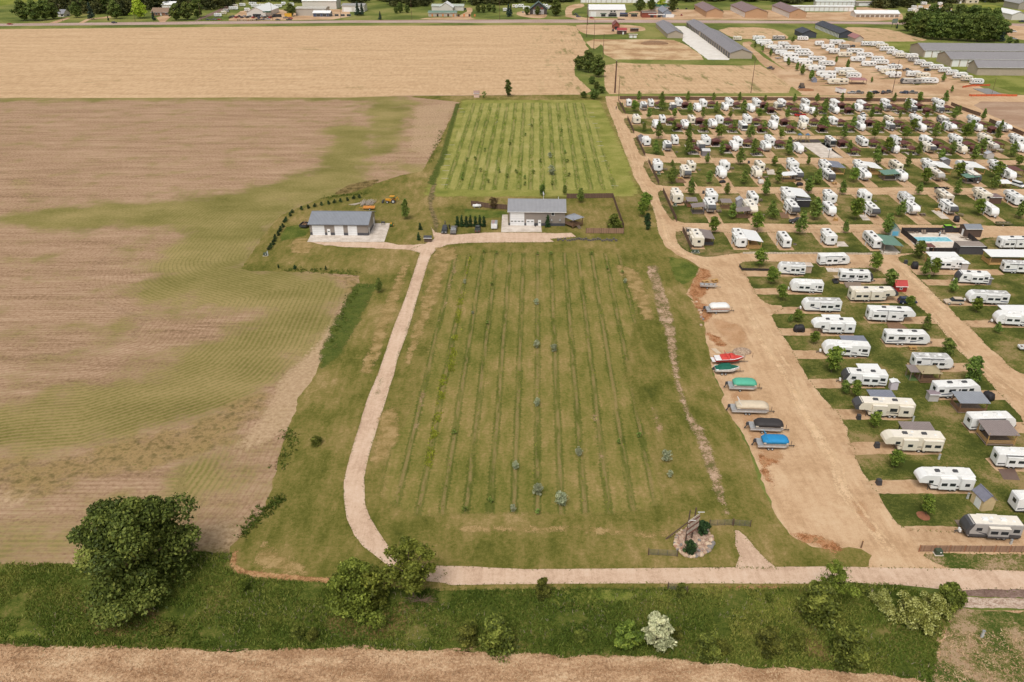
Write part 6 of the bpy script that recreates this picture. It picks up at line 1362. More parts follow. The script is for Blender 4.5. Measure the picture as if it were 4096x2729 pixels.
def camper(L, kind, body, roof, decal, nose=None, slides=((-.2, 3.2, -1),), ac=V_dark, seed=0, simple=False, lower=None):
    """front at +x; near/long sides at -y and +y"""
    r = random.Random(seed); s = []; W = 2.5; a = L/2; hw = W/2
    z0, z1 = .55, (3.15 if kind != 'fifth' else 3.45)
    if kind == 'trailer': prof = [(-a,z0),(-a,z1-.12),(-a+.12,z1),(a-.95,z1),(a-.4,z1-.4),(a-.05,1.9),(a,1.45),(a-.2,.85),(a-.5,z0)]
    elif kind == 'fifth': prof = [(-a,z0),(-a,z1-.12),(-a+.12,z1),(a-1.2,z1),(a-.55,z1-.3),(a-.08,2.6),(a,2.1),(a-.25,1.72),(a-2.3,1.6),(a-2.5,z0)]
    else: prof = [(-a,z0),(-a,z1-.1),(-a+.1,z1),(a-.5,z1),(a-.12,z1-.35),(a-.02,1.7),(a,1.0),(a-.1,z0-.1)]
    s.append(('body', MB().prism(prof, -hw, hw).mesh('body', body, .07), None))
    rx = {'trailer': a-1.0, 'fifth': a-1.25, 'motor': a-.55}[kind]
    s.append(('roof', MB().box(-a+.16, rx, -hw+.1, hw-.1, z1-.02, z1+.05, .03).mesh('roof', roof), None))
    cx = a-.6 if kind != 'fifth' else a-2.6
    s.append(('chassis', MB().box(-a+.15, cx, -hw+.12, hw-.12, .3, z0+.03).mesh('chassis', M_under), None))
    if lower is not None: s.append(('lower_skirt', MB().box(-a+.02, cx, -hw-.015, hw+.015, z0, z0+.5).mesh('lower_skirt', lower), None))
    if nose is not None:
        if kind == 'fifth': q = [(a-1.25,z1+.01),(a-.53,z1-.28),(a-.05,2.6),(a+.03,2.1),(a-.2,1.75),(a-.75,1.72),(a-.6,2.4),(a-.9,z1-.3)]
        elif kind == 'trailer': q = [(a-1.0,z1+.015),(a-.38,z1-.38),(a-.02,1.9),(a+.03,1.45),(a-.17,.83),(a-.6,.83),(a-.5,1.6),(a-.95,z1-.4)]
        else: q = [(a-.2,z1-.3),(a-.08,z1-.4),(a+.02,1.7),(a+.03,1.15),(a-.1,1.15),(a-.12,1.7)]
        s.append(('nose_cap' if kind != 'motor' else 'windshield', MB().prism(q, -hw-.012, hw+.012).mesh('nose_cap', nose), None))
    # rear window, roof units
    s.append(('window', MB().box(-a-.03, -a+.05, -.65, .25, 1.75, 2.5).mesh('window', M_glass), None))
    for k, x in enumerate((-a*.35, a*.3)):
        if k and simple: break
        s.append(('air_conditioner', MB().box(x-.45, x+.45, -.35, .35, z1+.03, z1+.33, .1).mesh('air_conditioner', ac), None))
    s.append(('roof_vent', MB().box(-.1, .35, -.7, -.25, z1+.03, z1+.16, .04).mesh('roof_vent', M_whitep), None))
    if not simple:
        s.append(('roof_vent', MB().box(-a*.75, -a*.75+.4, .1, .5, z1+.03, z1+.15, .04).mesh('roof_vent', M_whitep), None))
        s.append(('skylight', MB().box(a*.08, a*.08+.6, .35, .8, z1+.03, z1+.1, .03).mesh('skylight', paint('skylight', (.6,.58,.55), .3)), None))
    used = []
    for (sx, sl, side) in slides:
        x0 = sx*L - sl/2 if abs(sx) < 1 else sx; x1 = x0+sl; y = side*hw; yo = side*(hw+.55); y0, y1 = min(y-side*.05, yo), max(y-side*.05, yo)
        s.append(('slide_out', MB().box(x0, x1, y0, y1, .8, z1-.45).mesh('slide_out', body, .04), None)); pi = len(s)-1
        s.append(('slide_roof', MB().box(x0-.04, x1+.04, y0-.04, y1+.04, z1-.44, z1-.38).mesh('slide_roof', roof), pi))
        yy0, yy1 = (yo-.02, yo+.03) if side > 0 else (yo-.03, yo+.02)
        for f in ((.25, .75) if sl > 2.6 else (.5,)):
            w_ = .52 if sl > 2.6 else .42
            s.append(('window', MB().box(x0+sl*f-w_, x0+sl*f+w_, yy0, yy1, 1.6, 2.2).mesh('window', M_glass), pi))
        if lower is not None: s.append(('slide_skirt', MB().box(x0-.01, x1+.01, y0-.01, y1+.01, .79, 1.15).mesh('slide_skirt', lower), pi))
        used.append((x0, x1, side))
    for side in (-1, 1):
        y0, y1 = (hw-.02, hw+.03) if side > 0 else (-hw-.03, -hw+.02)
        for x, w_, za, zb in ((-a*.78,.45,1.62,2.3), (-a*.3,.6,1.55,2.3), (a*.22,.55,1.6,2.25), (a*.55,.4,1.75,2.35)):
            if any(u0-.6 < x < u1+.6 and sd == side for u0, u1, sd in used): continue
            if simple and x in (a*.22,): continue
            s.append(('window', MB().box(x-w_, x+w_, y0, y1, za, zb).mesh('window', M_glass), None))
        if side < 0 or kind == 'motor' or not simple:
            xd = a*.02 if side < 0 else -a*.55
            if not any(u0-.5 < xd < u1+.5 and sd == side for u0, u1, sd in used):
                s.append(('door', MB().box(xd-.33, xd+.33, y0-.01 if side < 0 else y0, y1 if side < 0 else y1+.01, .7, 2.5).mesh('door', body), None)); pi = len(s)-1
                s.append(('window', MB().box(xd-.16, xd+.16, (y0-.03) if side < 0 else y1, y0 if side < 0 else (y1+.03), 1.8, 2.3).mesh('window', M_glass), pi))
        if decal is not None:
            d0, d1 = (hw-.02, hw+.012) if side > 0 else (-hw-.012, -hw+.02)
            for b0, c0, h0 in ((-.95, -.05, .2), (-.6, .3, .1), (.0, .7, .24)):
                m = MB(); xs = [a*(b0+(c0-b0)*k/6) for k in range(7)]
                zz = [1.1 + .5*((k/6)**2)*(1 if b0 < 0 else 1.4) for k in range(7)]
                for k in range(6):
                    t0_, t1_ = h0*(1-k/7), h0*(1-(k+1)/7)
                    m.add([(x, y, z) for y in (d0, d1) for x, z in ((xs[k], zz[k]-t0_), (xs[k+1], zz[k+1]-t1_), (xs[k+1], zz[k+1]+t1_*.4), (xs[k], zz[k]+t0_*.4))], [(0,1,2,3),(7,6,5,4),(0,4,5,1),(1,5,6,2),(2,6,7,3),(3,7,4,0)])
                s.append(('decal', m.mesh('decal', decal), None))
    if kind != 'motor': s.append(('awning_roll', MB().tube((-a*.7,-hw-.08,z1-.25),(a*.45,-hw-.08,z1-.25),.08,n=6).mesh('awning_roll', V_dark if seed % 2 else M_whitep), None))
    wx = (-a*.22, -a*.22-.82) if kind != 'motor' else (-a*.5, a*.62)
    if simple: wx = wx[:1] if kind != 'motor' else wx
    wheels(s, wx, (-hw+.1, hw-.1))
    if kind == 'trailer':
        s.append(('hitch', MB().tube((a-.6,-.6,.5),(a+1.0,0,.48),.06,n=5).tube((a-.6,.6,.5),(a+1.0,0,.48),.06,n=5).tube((a+.8,0,0),(a+.8,0,.6),.05,n=5).mesh('hitch', M_under), None))
        if not simple: s.append(('propane_tanks', MB().tube((a+.25,-.2,.5),(a+.25,-.2,1.0),.17).tube((a+.25,.2,.5),(a+.25,.2,1.0),.17).mesh('propane_tanks', M_whitep), None))
    if kind == 'fifth':
        for y in (-.9, .9): s.append(('landing_leg', MB().tube((a-2.2,y,0),(a-2.2,y,1.7),.06,n=5).mesh('landing_leg', M_under), None))
    return s
CAMP = dict(
  t1=(8.0, 'white travel trailer', camper(8.0,'trailer',V_white,R_white,A_dark,None,((-.12,3.2,-1),(.1,3.0,1)),V_white,1)),
  t2=(8.0, 'white dark-nosed travel trailer', camper(8.0,'trailer',V_white,R_white,A_dark,V_dark,((-.1,3.0,1),),V_dark,2)),
  t3=(8.0, 'cream travel trailer', camper(8.0,'trailer',V_cream,R_cream,A_brown,None,((-.1,3.0,-1),),V_dark,3)),
  t4=(8.0, 'grey travel trailer', camper(8.0,'trailer',V_grey,R_cream,A_dark,V_dark,((.02,2.9,-1),(-.06,2.9,1)),V_white,4,lower=V_dark)),
  t5=(8.0, 'white trailer with dingy roof', camper(8.0,'trailer',V_white,R_dirty,A_blue,None,((.08,2.8,-1),(-.1,2.8,1)),V_white,5)),
  t6=(8.0, 'white travel trailer without slide-outs', camper(8.0,'trailer',V_white,R_white,A_blue,None,(),V_dark,6)),
  f1=(10.0,'white fifth-wheel camper', camper(10.0,'fifth',V_white,R_white,A_dark,None,((-.28,3.0,-1),(.02,2.4,-1),(-.36,2.4,1),(-.02,3.0,1)),V_dark,7)),
  f2=(10.0,'cream fifth-wheel camper', camper(10.0,'fifth',V_cream,R_cream,A_dark,V_dark,((-.28,3.0,-1),(.03,2.4,-1),(-.34,2.2,1),(.1,2.4,1)),V_dark,8)),
  f3=(10.0,'white dark-nosed fifth-wheel camper', camper(10.0,'fifth',V_white,R_white,A_brown,V_dark,((-.2,3.4,-1),(-.2,3.2,1)),V_dark,9)),
  f4=(10.0,'beige fifth-wheel camper', camper(10.0,'fifth',V_beige,R_cream,A_brown,V_grey,((-.26,3.0,-1),(-.2,3.2,1)),V_dark,10)),
  f5=(10.0,'cream pale-nosed fifth-wheel camper', camper(10.0,'fifth',V_cream,R_cream,A_dark,V_cream,((-.32,3.3,-1),(.06,2.3,-1),(-.3,3.2,1),(.08,2.4,1)),V_dark,14)),
  m1=(9.5,'white motorhome', camper(9.5,'motor',V_white,R_white,A_brown,M_glass,((-.1,3.2,1),),V_dark,11)),
  m2=(9.5,'black and white motorhome', camper(9.5,'motor',V_grey,R_white,A_dark,M_glass,((-.1,3.2,1),),V_dark,12,lower=V_dark)),
  s1=(5.0,'small white trailer', camper(5.0,'trailer',V_white,R_white,A_dark,None,(),V_white,13)),
  w1=(9.0,'white camper', camper(9.0,'trailer',V_white,R_white,A_dark,None,((-.1,3.4,-1),),V_white,21,True)),
  w2=(9.0,'cream camper', camper(9.0,'trailer',V_cream,R_cream,A_brown,None,((-.1,3.4,-1),),V_dark,22,True)),
  w3=(9.0,'grey camper', camper(9.0,'trailer',V_grey,R_cream,A_dark,V_dark,(),V_dark,23,True)),
  w4=(9.0,'white fifth-wheel camper', camper(9.0,'fifth',V_white,R_white,A_brown,None,((-.2,3.0,-1),),V_dark,24,True)))
PADN = [0]
HOOK = [('post', MB().box(-.14,.14,-.1,.1,0,1.15,.02).mesh('post', paint('pedestal', C(206,208,206), .5)), None), ('cap', MB().box(-.17,.17,-.13,.13,1.15,1.24).mesh('cap', M_metal), None)]
TBL = [('table_top', MB().box(-.9,.9,-.38,.38,.7,.76).mesh('table_top', M_wood3), None), ('bench', MB().box(-.9,.9,-.8,-.55,.42,.47).mesh('bench', M_wood3), None), ('bench', MB().box(-.9,.9,.55,.8,.42,.47).mesh('bench', M_wood3), None), ('frame', MB().box(-.6,-.52,-.75,.75,0,.7,.1).box(.52,.6,-.75,.75,0,.7,.1).mesh('frame', M_wood3), None)]
RING = [('ring', MB().tube((0,0,0),(0,0,.3),.55,n=12).mesh('ring', paint('fire_ring', C(150,132,118), .9)), None), ('ash', MB().tube((0,0,.3),(0,0,.31),.42,n=12).mesh('ash', M_dark), None)]
def pad(cx, y0, y1, w=4.6, level=.024):
    t_ = math.tan(YAW)
    pts = [(cx-w/2+t_*(y0-(y0+y1)/2), y0), (cx+w/2+t_*(y0-(y0+y1)/2), y0), (cx+w/2+t_*(y1-(y0+y1)/2), y1), (cx-w/2+t_*(y1-(y0+y1)/2), y1)]
    PADN[0] += 1
    sheet('gravel_pad', pts, level + .00005*PADN[0], M_pad, .7, .16, label='sandy gravel parking pad of a camper site')
def ns_row(line, where, front, data, ytop=None, ybot=None, grp='campers parked in north-south rows'):
    """campers standing along the view: (key, x, y, length, kind) at the near end's foot"""
    items = []
    for k, x, y, L, kd in data:
        p = Z(k, x, y); items.append((p[0], p[1], L, kd))
    items.sort()
    for i, (x, y, L, kd) in enumerate(items):
        L0, desc, spec = CAMP[kd]
        c = (x + EN[0]*L/2, y + EN[1]*L/2)
        faceS = front
        rz = (-math.pi/2 - YAW) if faceS else (math.pi/2 - YAW)
        spawn(spec, 'camper', (c[0], c[1], .03), rz, (L/L0, 1, 1), '%s, %s from left, %s camper line' % (desc, ORD[i], where), 'camper', grp)
        spawn(HOOK, 'hookup_post', (x-2.0, y+L*.4, .02), 0, (1,1,1), 'pale hookup post, %s from left, %s camper line' % (ORD[i], where), 'utility post', 'camper site hookup posts')
        ex = rnd.random()
        if ex < .45: spawn(TBL, 'picnic_table', (x+3.1, y+rnd.uniform(1, 5), .02), rnd.uniform(-.6, .6), (1,1,1), 'grey picnic table right of the %s camper, %s camper line' % (ORD[i], where), 'table', 'camper site tables')
        elif ex < .7: spawn(RING, 'fire_ring', (x+3.6, y+rnd.uniform(0, 4), .02), 0, (1,1,1), 'stone fire ring right of the %s camper, %s camper line' % (ORD[i], where), 'fire ring', 'camper site fire rings')
        if front and ybot is not None: pad(c[0], Z(*ybot)[1]-1.0, y+L*.9)
        if not front and ytop is not None: pad(c[0], y-1.0, Z(*ytop)[1]+1.0)
ns_row(1,'first',False,[('E',303,203,5,'s1'),('E',537,210,7.5,'t6'),('E',830,208,9,'f1'),('E',1090,215,9,'t1'),('E',1362,207,9.5,'f1'),('E',1650,212,9.5,'f1'),('E',1915,208,8,'t1'),('E',2165,205,8,'t6'),('F',385,215,9,'t1'),('F',665,225,8.5,'t1'),('F',910,203,7,'t1'),('F',1195,213,9,'t6'),('F',1480,215,10,'f1')], ytop=('E',1000,150))
ns_row(2,'second',True,[('E',465,252,8,'f3'),('E',770,248,6.5,'t4'),('E',1030,262,8,'t1'),('E',1318,250,7,'t6'),('E',1592,267,8,'t1'),('E',1880,250,7.5,'f2'),('E',2160,272,8.5,'t1'),('E',2240,295,5,'s1'),('F',385,285,10,'t6'),('F',630,262,7,'t1'),('F',930,264,8,'f3'),('F',1200,272,7,'t2'),('F',1485,276,7,'t2')], ybot=('E',1000,294))
ns_row(3,'third',False,[('E',385,388,8,'f5'),('E',657,383,7,'t6'),('E',965,388,7.8,'t3'),('E',1260,390,7.5,'t1'),('E',1550,388,8.5,'f1'),('E',1840,385,6.5,'t6'),('E',2150,395,7.5,'t1'),('F',365,403,7.2,'t1'),('F',655,385,5,'t6'),('F',950,392,7,'t3'),('F',1240,388,9,'f1'),('F',1530,395,8,'t4'),('F',1850,400,8.5,'f1')], ytop=('E',1000,318))
ns_row(4,'fourth',True,[('E',595,440,7,'t1'),('E',905,455,8.5,'f1'),('E',1195,447,8.5,'f1'),('E',1510,462,8.5,'m1'),('E',1825,450,7.5,'t1'),('E',2130,447,6,'t3'),('F',655,465,8,'t6'),('F',965,464,8,'t2'),('F',1295,477,8.5,'t1'),('F',1610,482,10,'f1'),('F',1885,472,6.5,'t6'),('F',2190,485,10,'f1')], ybot=('E',1000,492))
ns_row(5,'fifth',False,[('E',490,618,6.8,'t1'),('E',790,605,7.2,'t6'),('E',1115,617,8.5,'f1'),('E',1455,625,8,'t1'),('E',1790,622,9,'f1'),('F',680,630,9,'t6'),('F',1025,612,7.5,'t5'),('F',1350,615,8,'t1'),('F',1660,610,8.5,'f1'),('F',1965,600,8,'f5'),('F',2310,610,9,'f1')], ytop=('E',1000,525))
ns_row(6,'sixth',True,[('E',715,682,7,'f3'),('E',1065,674,6.8,'t4'),('E',1415,674,7.2,'t1'),('E',1755,687,8,'f1'),('E',2095,700,8,'t1'),('F',345,632,8.5,'m2'),('F',1010,702,7.6,'t6'),('F',1395,710,9.5,'f2'),('F',1720,708,8,'t3'),('F',2050,695,8,'f4'),('F',2335,690,7,'t1')], ybot=('E',1000,737))
ns_row(7,'seventh',False,[('G',390,262,8,'f1'),('G',785,262,6.5,'t3'),('G',1185,257,7,'t1'),('G',1600,267,7.5,'t3'),('G',1990,255,8.5,'f1'),('H',290,237,9,'t2'),('H',655,250,9,'f1'),('H',1040,240,8.5,'t3'),('H',1390,238,9.5,'f1'),('H',1770,264,10,'f1'),('H',2115,255,10,'f1')], ytop=('G',1000,140))
ns_row(8,'eighth',True,[('G',735,358,9.5,'f2'),('G',1150,347,7.5,'t1'),('G',1570,347,7.5,'t3'),('G',2055,382,9,'f3'),('H',330,342,8.5,'t2'),('H',705,347,9,'f1'),('H',1090,342,7,'t6'),('H',1475,348,9.5,'f4'),('H',1860,358,8,'t4'),('H',2230,330,8,'t1')], ybot=('G',1000,432))
ns_row(9,'ninth',False,[('G',620,642,9.5,'f5'),('G',1030,640,8.5,'f1'),('G',1520,652,7.5,'t6'),('G',1950,645,11,'f1'),('H',330,575,7.5,'f1'),('H',705,560,7.5,'t1'),('H',1150,595,8.5,'t5'),('H',1560,585,9.5,'f4'),('H',1955,562,9,'f5'),('H',2300,595,9.5,'f1')], ytop=('G',1000,490))
ns_row(10,'tenth',True,[('G',1020,772,9,'f3'),('G',1510,797,9.5,'f5'),('G',2005,802,10,'f3'),('H',335,707,7.5,'t6'),('H',790,732,9,'f3'),('H',1210,708,7.5,'f1'),('H',1610,708,9,'f3'),('H',2040,718,8.5,'t1')], ybot=('G',1000,866))
ns_row(11,'eleventh',False,[('I',855,422,9,'f5'),('I',1370,427,9.8,'f1'),('I',1900,432,8,'t6'),('J',78,400,7.5,'f1'),('J',620,442,9.5,'t6')], ytop=('I',1000,210))

def ew(col_, where, face, data, edge=None, grp='campers parked across the view'):
    """campers standing across the view: near-side foot from (x1,y1) to (x2,y2); edge = road x(y) for the drive"""
    for i, (k1, x1, y1, k2, x2, y2, kd) in enumerate(data):
        a = Z(k1, x1, y1); b = Z(k2, x2, y2); L = math.hypot(b[0]-a[0], b[1]-a[1]); an = math.atan2(b[1]-a[1], b[0]-a[0]); an = max(-.12, min(.08, an))
        L0, desc, spec = CAMP[kd]
        n = (-math.sin(an), math.cos(an)); c = ((a[0]+b[0])/2 + n[0]*1.55, (a[1]+b[1])/2 + n[1]*1.55)
        spawn(spec, 'camper', (c[0], c[1], .03), an + (math.pi if face[i] == 'w' else 0), (L/L0, 1, 1), '%s, %s from top in the %s' % (desc, ORD[i], where), 'camper', grp)
        if edge is not None:
            y = c[1]; e = np.interp(y, [q[1] for q in edge], [q[0] for q in edge])
            far = b[0] if face[i] == 'w' else a[0]
            x0, x1_ = min(e, far), max(e, far)
            PADN[0] += 1
            sheet('gravel_drive', [(x0, y-1.9), (x1_, y-1.9), (x1_, y+2.0), (x0, y+2.0)], .024+.00005*PADN[0], M_pad, .7, .16, label='sandy gravel drive of a camper site')
E1 = sorted(PL('I 1340,640 1440,770 1570,1000; K 1285,205 1390,420 1480,540 1600,720 1750,980 1930,1230; N 0,770 100,960 260,1260; P 672,285 870,610 1080,662'), key=lambda q: q[1])
E1 = [(x-1.5, y) for x, y in E1]
CAMP['t3x'] = CAMP['t5']
ew(1, 'boat yard road column', 'wwwwwwwwww', [('I',1800,738,'I',2118,758,'t5'),('I',1945,950,'I',2325,968,'t1'),('K',1720,172,'K',2228,185,'t5'),('K',1850,470,'L',68,478,'f1'),('K',1985,760,'L',265,800,'t1'),('K',2250,1150,'L',505,1205,'t2'),('N',60,405,'N',860,440,'f2'),('N',455,875,'N',1250,905,'f5'),('P',1090,200,'P',1740,218,'f1'),('P',1650,765,'P',2310,795,'t4')], E1)
E2 = sorted([(x+1.5, y) for x, y in PL('J 590,650 760,800 960,950 1170,1177; L 960,110 1320,490 1600,800 2050,1290; N 2060,110 2354,430')], key=lambda q: q[1])
ew(2, 'middle lower column', 'eeeeeeeee', [('I',2290,640,'J',300,632,'t1'),('J',180,830,'J',570,845,'t2'),('J',310,1060,'J',860,1062,'f2'),('L',250,300,'L',880,325,'f1'),('L',485,618,'L',1080,632,'t6'),('L',865,950,'L',1390,965,'t5'),('N',1160,170,'N',1760,150,'t6'),('N',1620,610,'N',2230,600,'t1'),('N',1970,1100,'N',2600,1130,'t1')], E2)
E3 = sorted(PL('J 1030,690 1140,790 1230,880 1330,1000 1460,1100; L 1330,80 1500,280 1660,400 1850,590 2010,740'), key=lambda q: q[1])
ew(3, 'column below the pool', 'wwwwe', [('J',1250,680,'J',1640,690,'t1'),('J',1560,845,'J',1935,862,'t2'),('J',1690,1085,'J',2165,1105,'t5'),('L',1960,350,'L',2500,380,'t1'),('J',2100,715,'J',2480,745,'t5')], E3)
p = Z('J', 2130, 470); spawn(CAMP['f1'][2], 'camper', (p[0]+5, p[1]+3.6, .03), 0, (1.1,1,1), 'white fifth-wheel camper behind the plank deck at the right', 'camper')
p = Z('P', 2290, 470); spawn(CAMP['t1'][2], 'camper', (p[0]+3.4, p[1]+1.5, .03), 0, (1,1,1), 'white trailer cut by the right edge beside the cream shed', 'camper')
FAR = [('left column of the far lot', 'C 1710,462,170 1725,487,170 1790,512,120 1830,532,150 1865,557,130 1895,577,120 1955,597,140 1995,614,160 2000,652,150 2110,667,160 2145,692,150 2190,732,160 2270,748,170; D 275,807,200 295,847,160 400,892,220'),
       ('second column of the far lot', 'C 1920,492,110 1955,512,90 2020,527,170 2120,562,160 2145,592,200; D 185,647,190 285,697,170 470,777,210 515,802,200 570,827,150'),
       ('third column of the far lot', 'D 205,482,90 295,517,130 345,567,140 475,602,140 610,652,150 725,702,150 855,757,120 925,782,140 980,822,160 1170,887,210'),
       ('fourth column of the far lot', 'D 395,472,160 470,517,120 585,562,180 685,607,170 820,647,130 860,682,150 1000,737,150 1200,812,150 1300,827,140 1365,882,180'),
       ('right-hand column of the far lot', 'D 715,487,130 820,492,140 870,512,120 920,542,150 975,572,110 1035,592,110 1075,612,120 1180,622,120 1200,652,110 1265,687,110 1340,712,120 1440,737,140 1525,767,120 1605,797,120 1690,827,140 1760,857,110 1865,892,130'),
       ('top line of the far lot', 'C 1440,427,90 1665,427,130 1875,422,130 2125,427,110')]
kd = 'w1 w1 w4 w2 w1 w4 w1 w3 w1 w1 w2 w4 w1'.split()
for where, s in FAR:
    i = 0
    for part in s.split(';'):
        tk = part.split()
        for c_ in tk[1:]:
            x, y, w_ = map(float, c_.split(',')); x_, y_ = Z(tk[0], x, y); a_ = Z(tk[0], x-w_/2, y); b_ = Z(tk[0], x+w_/2, y)
            L = max(5.5, min(12, b_[0]-a_[0])); L0, desc, spec = CAMP[kd[(i*5+len(where)) % len(kd)]]
            spawn(spec, 'camper', (x_, y_+1.5, .03), -.04 + (math.pi if 'left' in where or 'third' in where else 0), (L/L0, 1, 1), '%s, %s, %s' % (desc, where, ORD[i] + (' from top' if 'column' in where else ' from left')), 'camper', 'campers of the far lot')
            if 'top line' not in where:
                sheet('grass_strip', [(x_-L*.8-2, y_-3.2), (x_+L*.3, y_-3.2), (x_+L*.3, y_-1.2), (x_-L*.8-2, y_-1.2)], .03+.0001*i, M_rvl, 1.2, .25, 1, label='thin grass strip beside a camper in the far lot')
            i += 1
for where, s, mn in (('dealership lot', 'A 1570,68,60 1580,52,40 1630,45,40 1700,38,50 1715,52,50 1765,52,45 1810,50,45 1870,52,50 1908,38,30 1960,42,36 1662,78,36 1520,85,40 1505,98,36 1465,115,50 1725,72,30', 4),
                     ('lot above the tree grove', 'D 1185,125,90 1240,140,110 1345,128,80 1420,125,70 1500,118,90 1560,148,70 1385,100,40 1305,55,60 1475,62,36 1200,95,50 1265,98,40', 4),
                     ('line behind the restaurant', 'B 1340,100,60 1400,68,20 1425,70,22 1452,66,24 1475,66,24 1510,85,60 1608,66,24 1632,68,24 1655,66,24 1682,66,22 1710,80,40', 4)):
    tk = s.split()
    for i, c_ in enumerate(tk[1:]):
        x, y, w_ = map(float, c_.split(',')); x_, y_ = Z(tk[0], x, y); L = max(4.5, min(11, Z(tk[0], x+w_/2, y)[0]-Z(tk[0], x-w_/2, y)[0]))
        L0, desc, spec = CAMP[kd[(i*3) % len(kd)]]
        spawn(spec, 'camper', (x_, y_+1.5, .02), (.1 if w_ > 28 else 1.5) , (L/L0, 1, 1), '%s in the %s, %s from the left' % (desc, where, ORD[i]), 'camper', 'campers beyond the highway')

# ================================================================ VEHICLES
def car_spec(kind, colr):
    s = []; M_c = colr
    if kind == 'suv':
        s.append(('body', MB().prism([(-2.3,.35),(-2.35,.8),(-2.25,1.0),(.95,1.02),(2.0,.92),(2.3,.7),(2.28,.35)], -.92, .92, .05).mesh('body', M_c, .05), None))
        s.append(('cabin_glass', MB().prism([(-2.2,.98),(-2.0,1.58),(.15,1.62),(.95,1.0)], -.84, .84, .12).mesh('cabin_glass', M_glass), None))
        s.append(('roof', MB().box(-2.0,.18,-.72,.72,1.58,1.69,.05).mesh('roof', M_c), None))
    elif kind == 'sedan':
        s.append(('body', MB().prism([(-2.3,.32),(-2.35,.75),(-2.1,.92),(.8,.94),(2.0,.8),(2.3,.6),(2.25,.32)], -.88, .88, .05).mesh('body', M_c, .05), None))
        s.append(('cabin_glass', MB().prism([(-1.8,.9),(-1.15,1.36),(.1,1.38),(.85,.92)], -.8, .8, .14).mesh('cabin_glass', M_glass), None))
        s.append(('roof', MB().box(-1.15,.1,-.65,.65,1.34,1.43,.05).mesh('roof', M_c), None))
    elif kind == 'van':
        s.append(('body', MB().prism([(-2.7,.35),(-2.72,1.2),(1.6,1.2),(2.5,1.0),(2.7,.7),(2.65,.35)], -.98, .98, .04).mesh('body', M_c, .05), None))
        s.append(('cabin_glass', MB().prism([(-2.66,1.18),(-2.55,1.85),(.9,1.9),(1.75,1.18)], -.93, .93, .1).mesh('cabin_glass', M_glass), None))
        s.append(('roof', MB().box(-2.6,.9,-.86,.86,1.84,2.05,.06).mesh('roof', M_c), None))
    else:
        s.append(('body', MB().prism([(-.75,.45),(-.75,1.1),(1.2,1.1),(2.4,1.02),(2.75,.8),(2.72,.45)], -.96, .96, .04).mesh('body', M_c, .05), None))
        s.append(('bed', MB().box(-2.75,-.76,-.96,-.86,.5,1.12).box(-2.75,-.76,.86,.96,.5,1.12).box(-2.78,-2.68,-.96,.96,.5,1.12).box(-2.7,-.76,-.86,.86,.5,.62).mesh('bed', M_c), None))
        s.append(('cabin_glass', MB().prism([(-.72,1.08),(-.6,1.74),(.65,1.76),(1.35,1.08)], -.88, .88, .14).mesh('cabin_glass', M_glass), None))
        s.append(('roof', MB().box(-.62,.66,-.74,.74,1.72,1.83,.05).mesh('roof', M_c), None))
    ex = 2.29 if kind in ('suv','sedan') else 2.7
    for y in (-.6, .6):
        s.append(('headlight', MB().box(ex-.03, ex+.02, y-.18, y+.18, .62, .76).mesh('headlight', M_whitep), None))
        s.append(('tail_light', MB().box(-ex-.1, -ex-.02, y-.15, y+.15, .7, .88).mesh('tail_light', paint('tail_red', (.4,.03,.03), .4)), None))
    s.append(('bumper', MB().box(ex-.06, ex+.04, -.8, .8, .36, .52).mesh('bumper', M_dark), None))
    wheels(s, (-1.4, 1.42) if kind in ('suv','sedan') else (-1.75, 1.75), (-.8, .8), .35, .22)
    return s
P_black = paint('car_black', (.025,.027,.03), .25, spec=.6); P_blue = paint('car_blue', C(46,56,82), .25, spec=.6); P_silver = paint('car_silver', (.45,.45,.46), .3, metal=.4); P_champ = paint('car_champagne', C(220,200,176), .3)
P_white = paint('car_white', (.78,.78,.78), .3); P_red = paint('car_red', C(186,40,34), .3); P_lime = paint('car_lime', C(140,206,20), .35); P_grey = paint('car_grey', C(120,116,112), .35)
CS = {}
def car(kind, c, label, k, x, y, ang, s=1.0, cat=None):
    key = (kind, c.name)
    if key not in CS: CS[key] = car_spec(kind, c)
    p = Z(k, x, y)
    return spawn(CS[key], {'suv':'suv','sedan':'car','van':'van','pickup':'pickup_truck'}[kind], (p[0], p[1], .035), math.radians(ang), (s,s,s), label, cat or {'suv':'car','sedan':'car','van':'van','pickup':'pickup truck'}[kind])
S_, N_ = -91, 89
car('suv', P_champ, 'champagne suv parked at the right column drive', 'J', 1520, 1075, 176); car('suv', P_blue, 'dark blue suv parked at the nose of the cream fifth-wheel', 'J', 975, 1068, -2)
car('suv', P_lime, 'lime green off-road suv behind the pool fence', 'J', 1480, 205, -1, .95); car('suv', P_black, 'black suv parked across the lane under the tenth line', 'I', 2015, 122, 180)
car('pickup', P_red, 'red pickup truck in the second camper line', 'E', 2090, 303, 180); car('sedan', P_white, 'white car parked in front of the second camper line', 'F', 662, 298, S_)
car('van', P_white, 'white van at the right end of the fourth row', 'H', 2290, 385, -70, .9); car('pickup', P_champ, 'cream pickup truck behind the row six fence', 'I', 748, 250, S_)
car('pickup', P_grey, 'grey pickup truck at the conifer hedge', 'S', 285, 492, S_); car('suv', P_black, 'dark suv parked left of the grey pickup', 'S', 195, 490, S_, 1.0); car('pickup', paint('car_green', C(84,88,84), .3), 'dark green pickup right of the conifer hedge', 'S', 523, 478, N_, .9)
car('sedan', P_red, 'red car on the left end of the highway', 'A', 68, 167, 5); car('suv', P_black, 'dark car on the highway below the far lawn', 'A', 770, 158, 3)
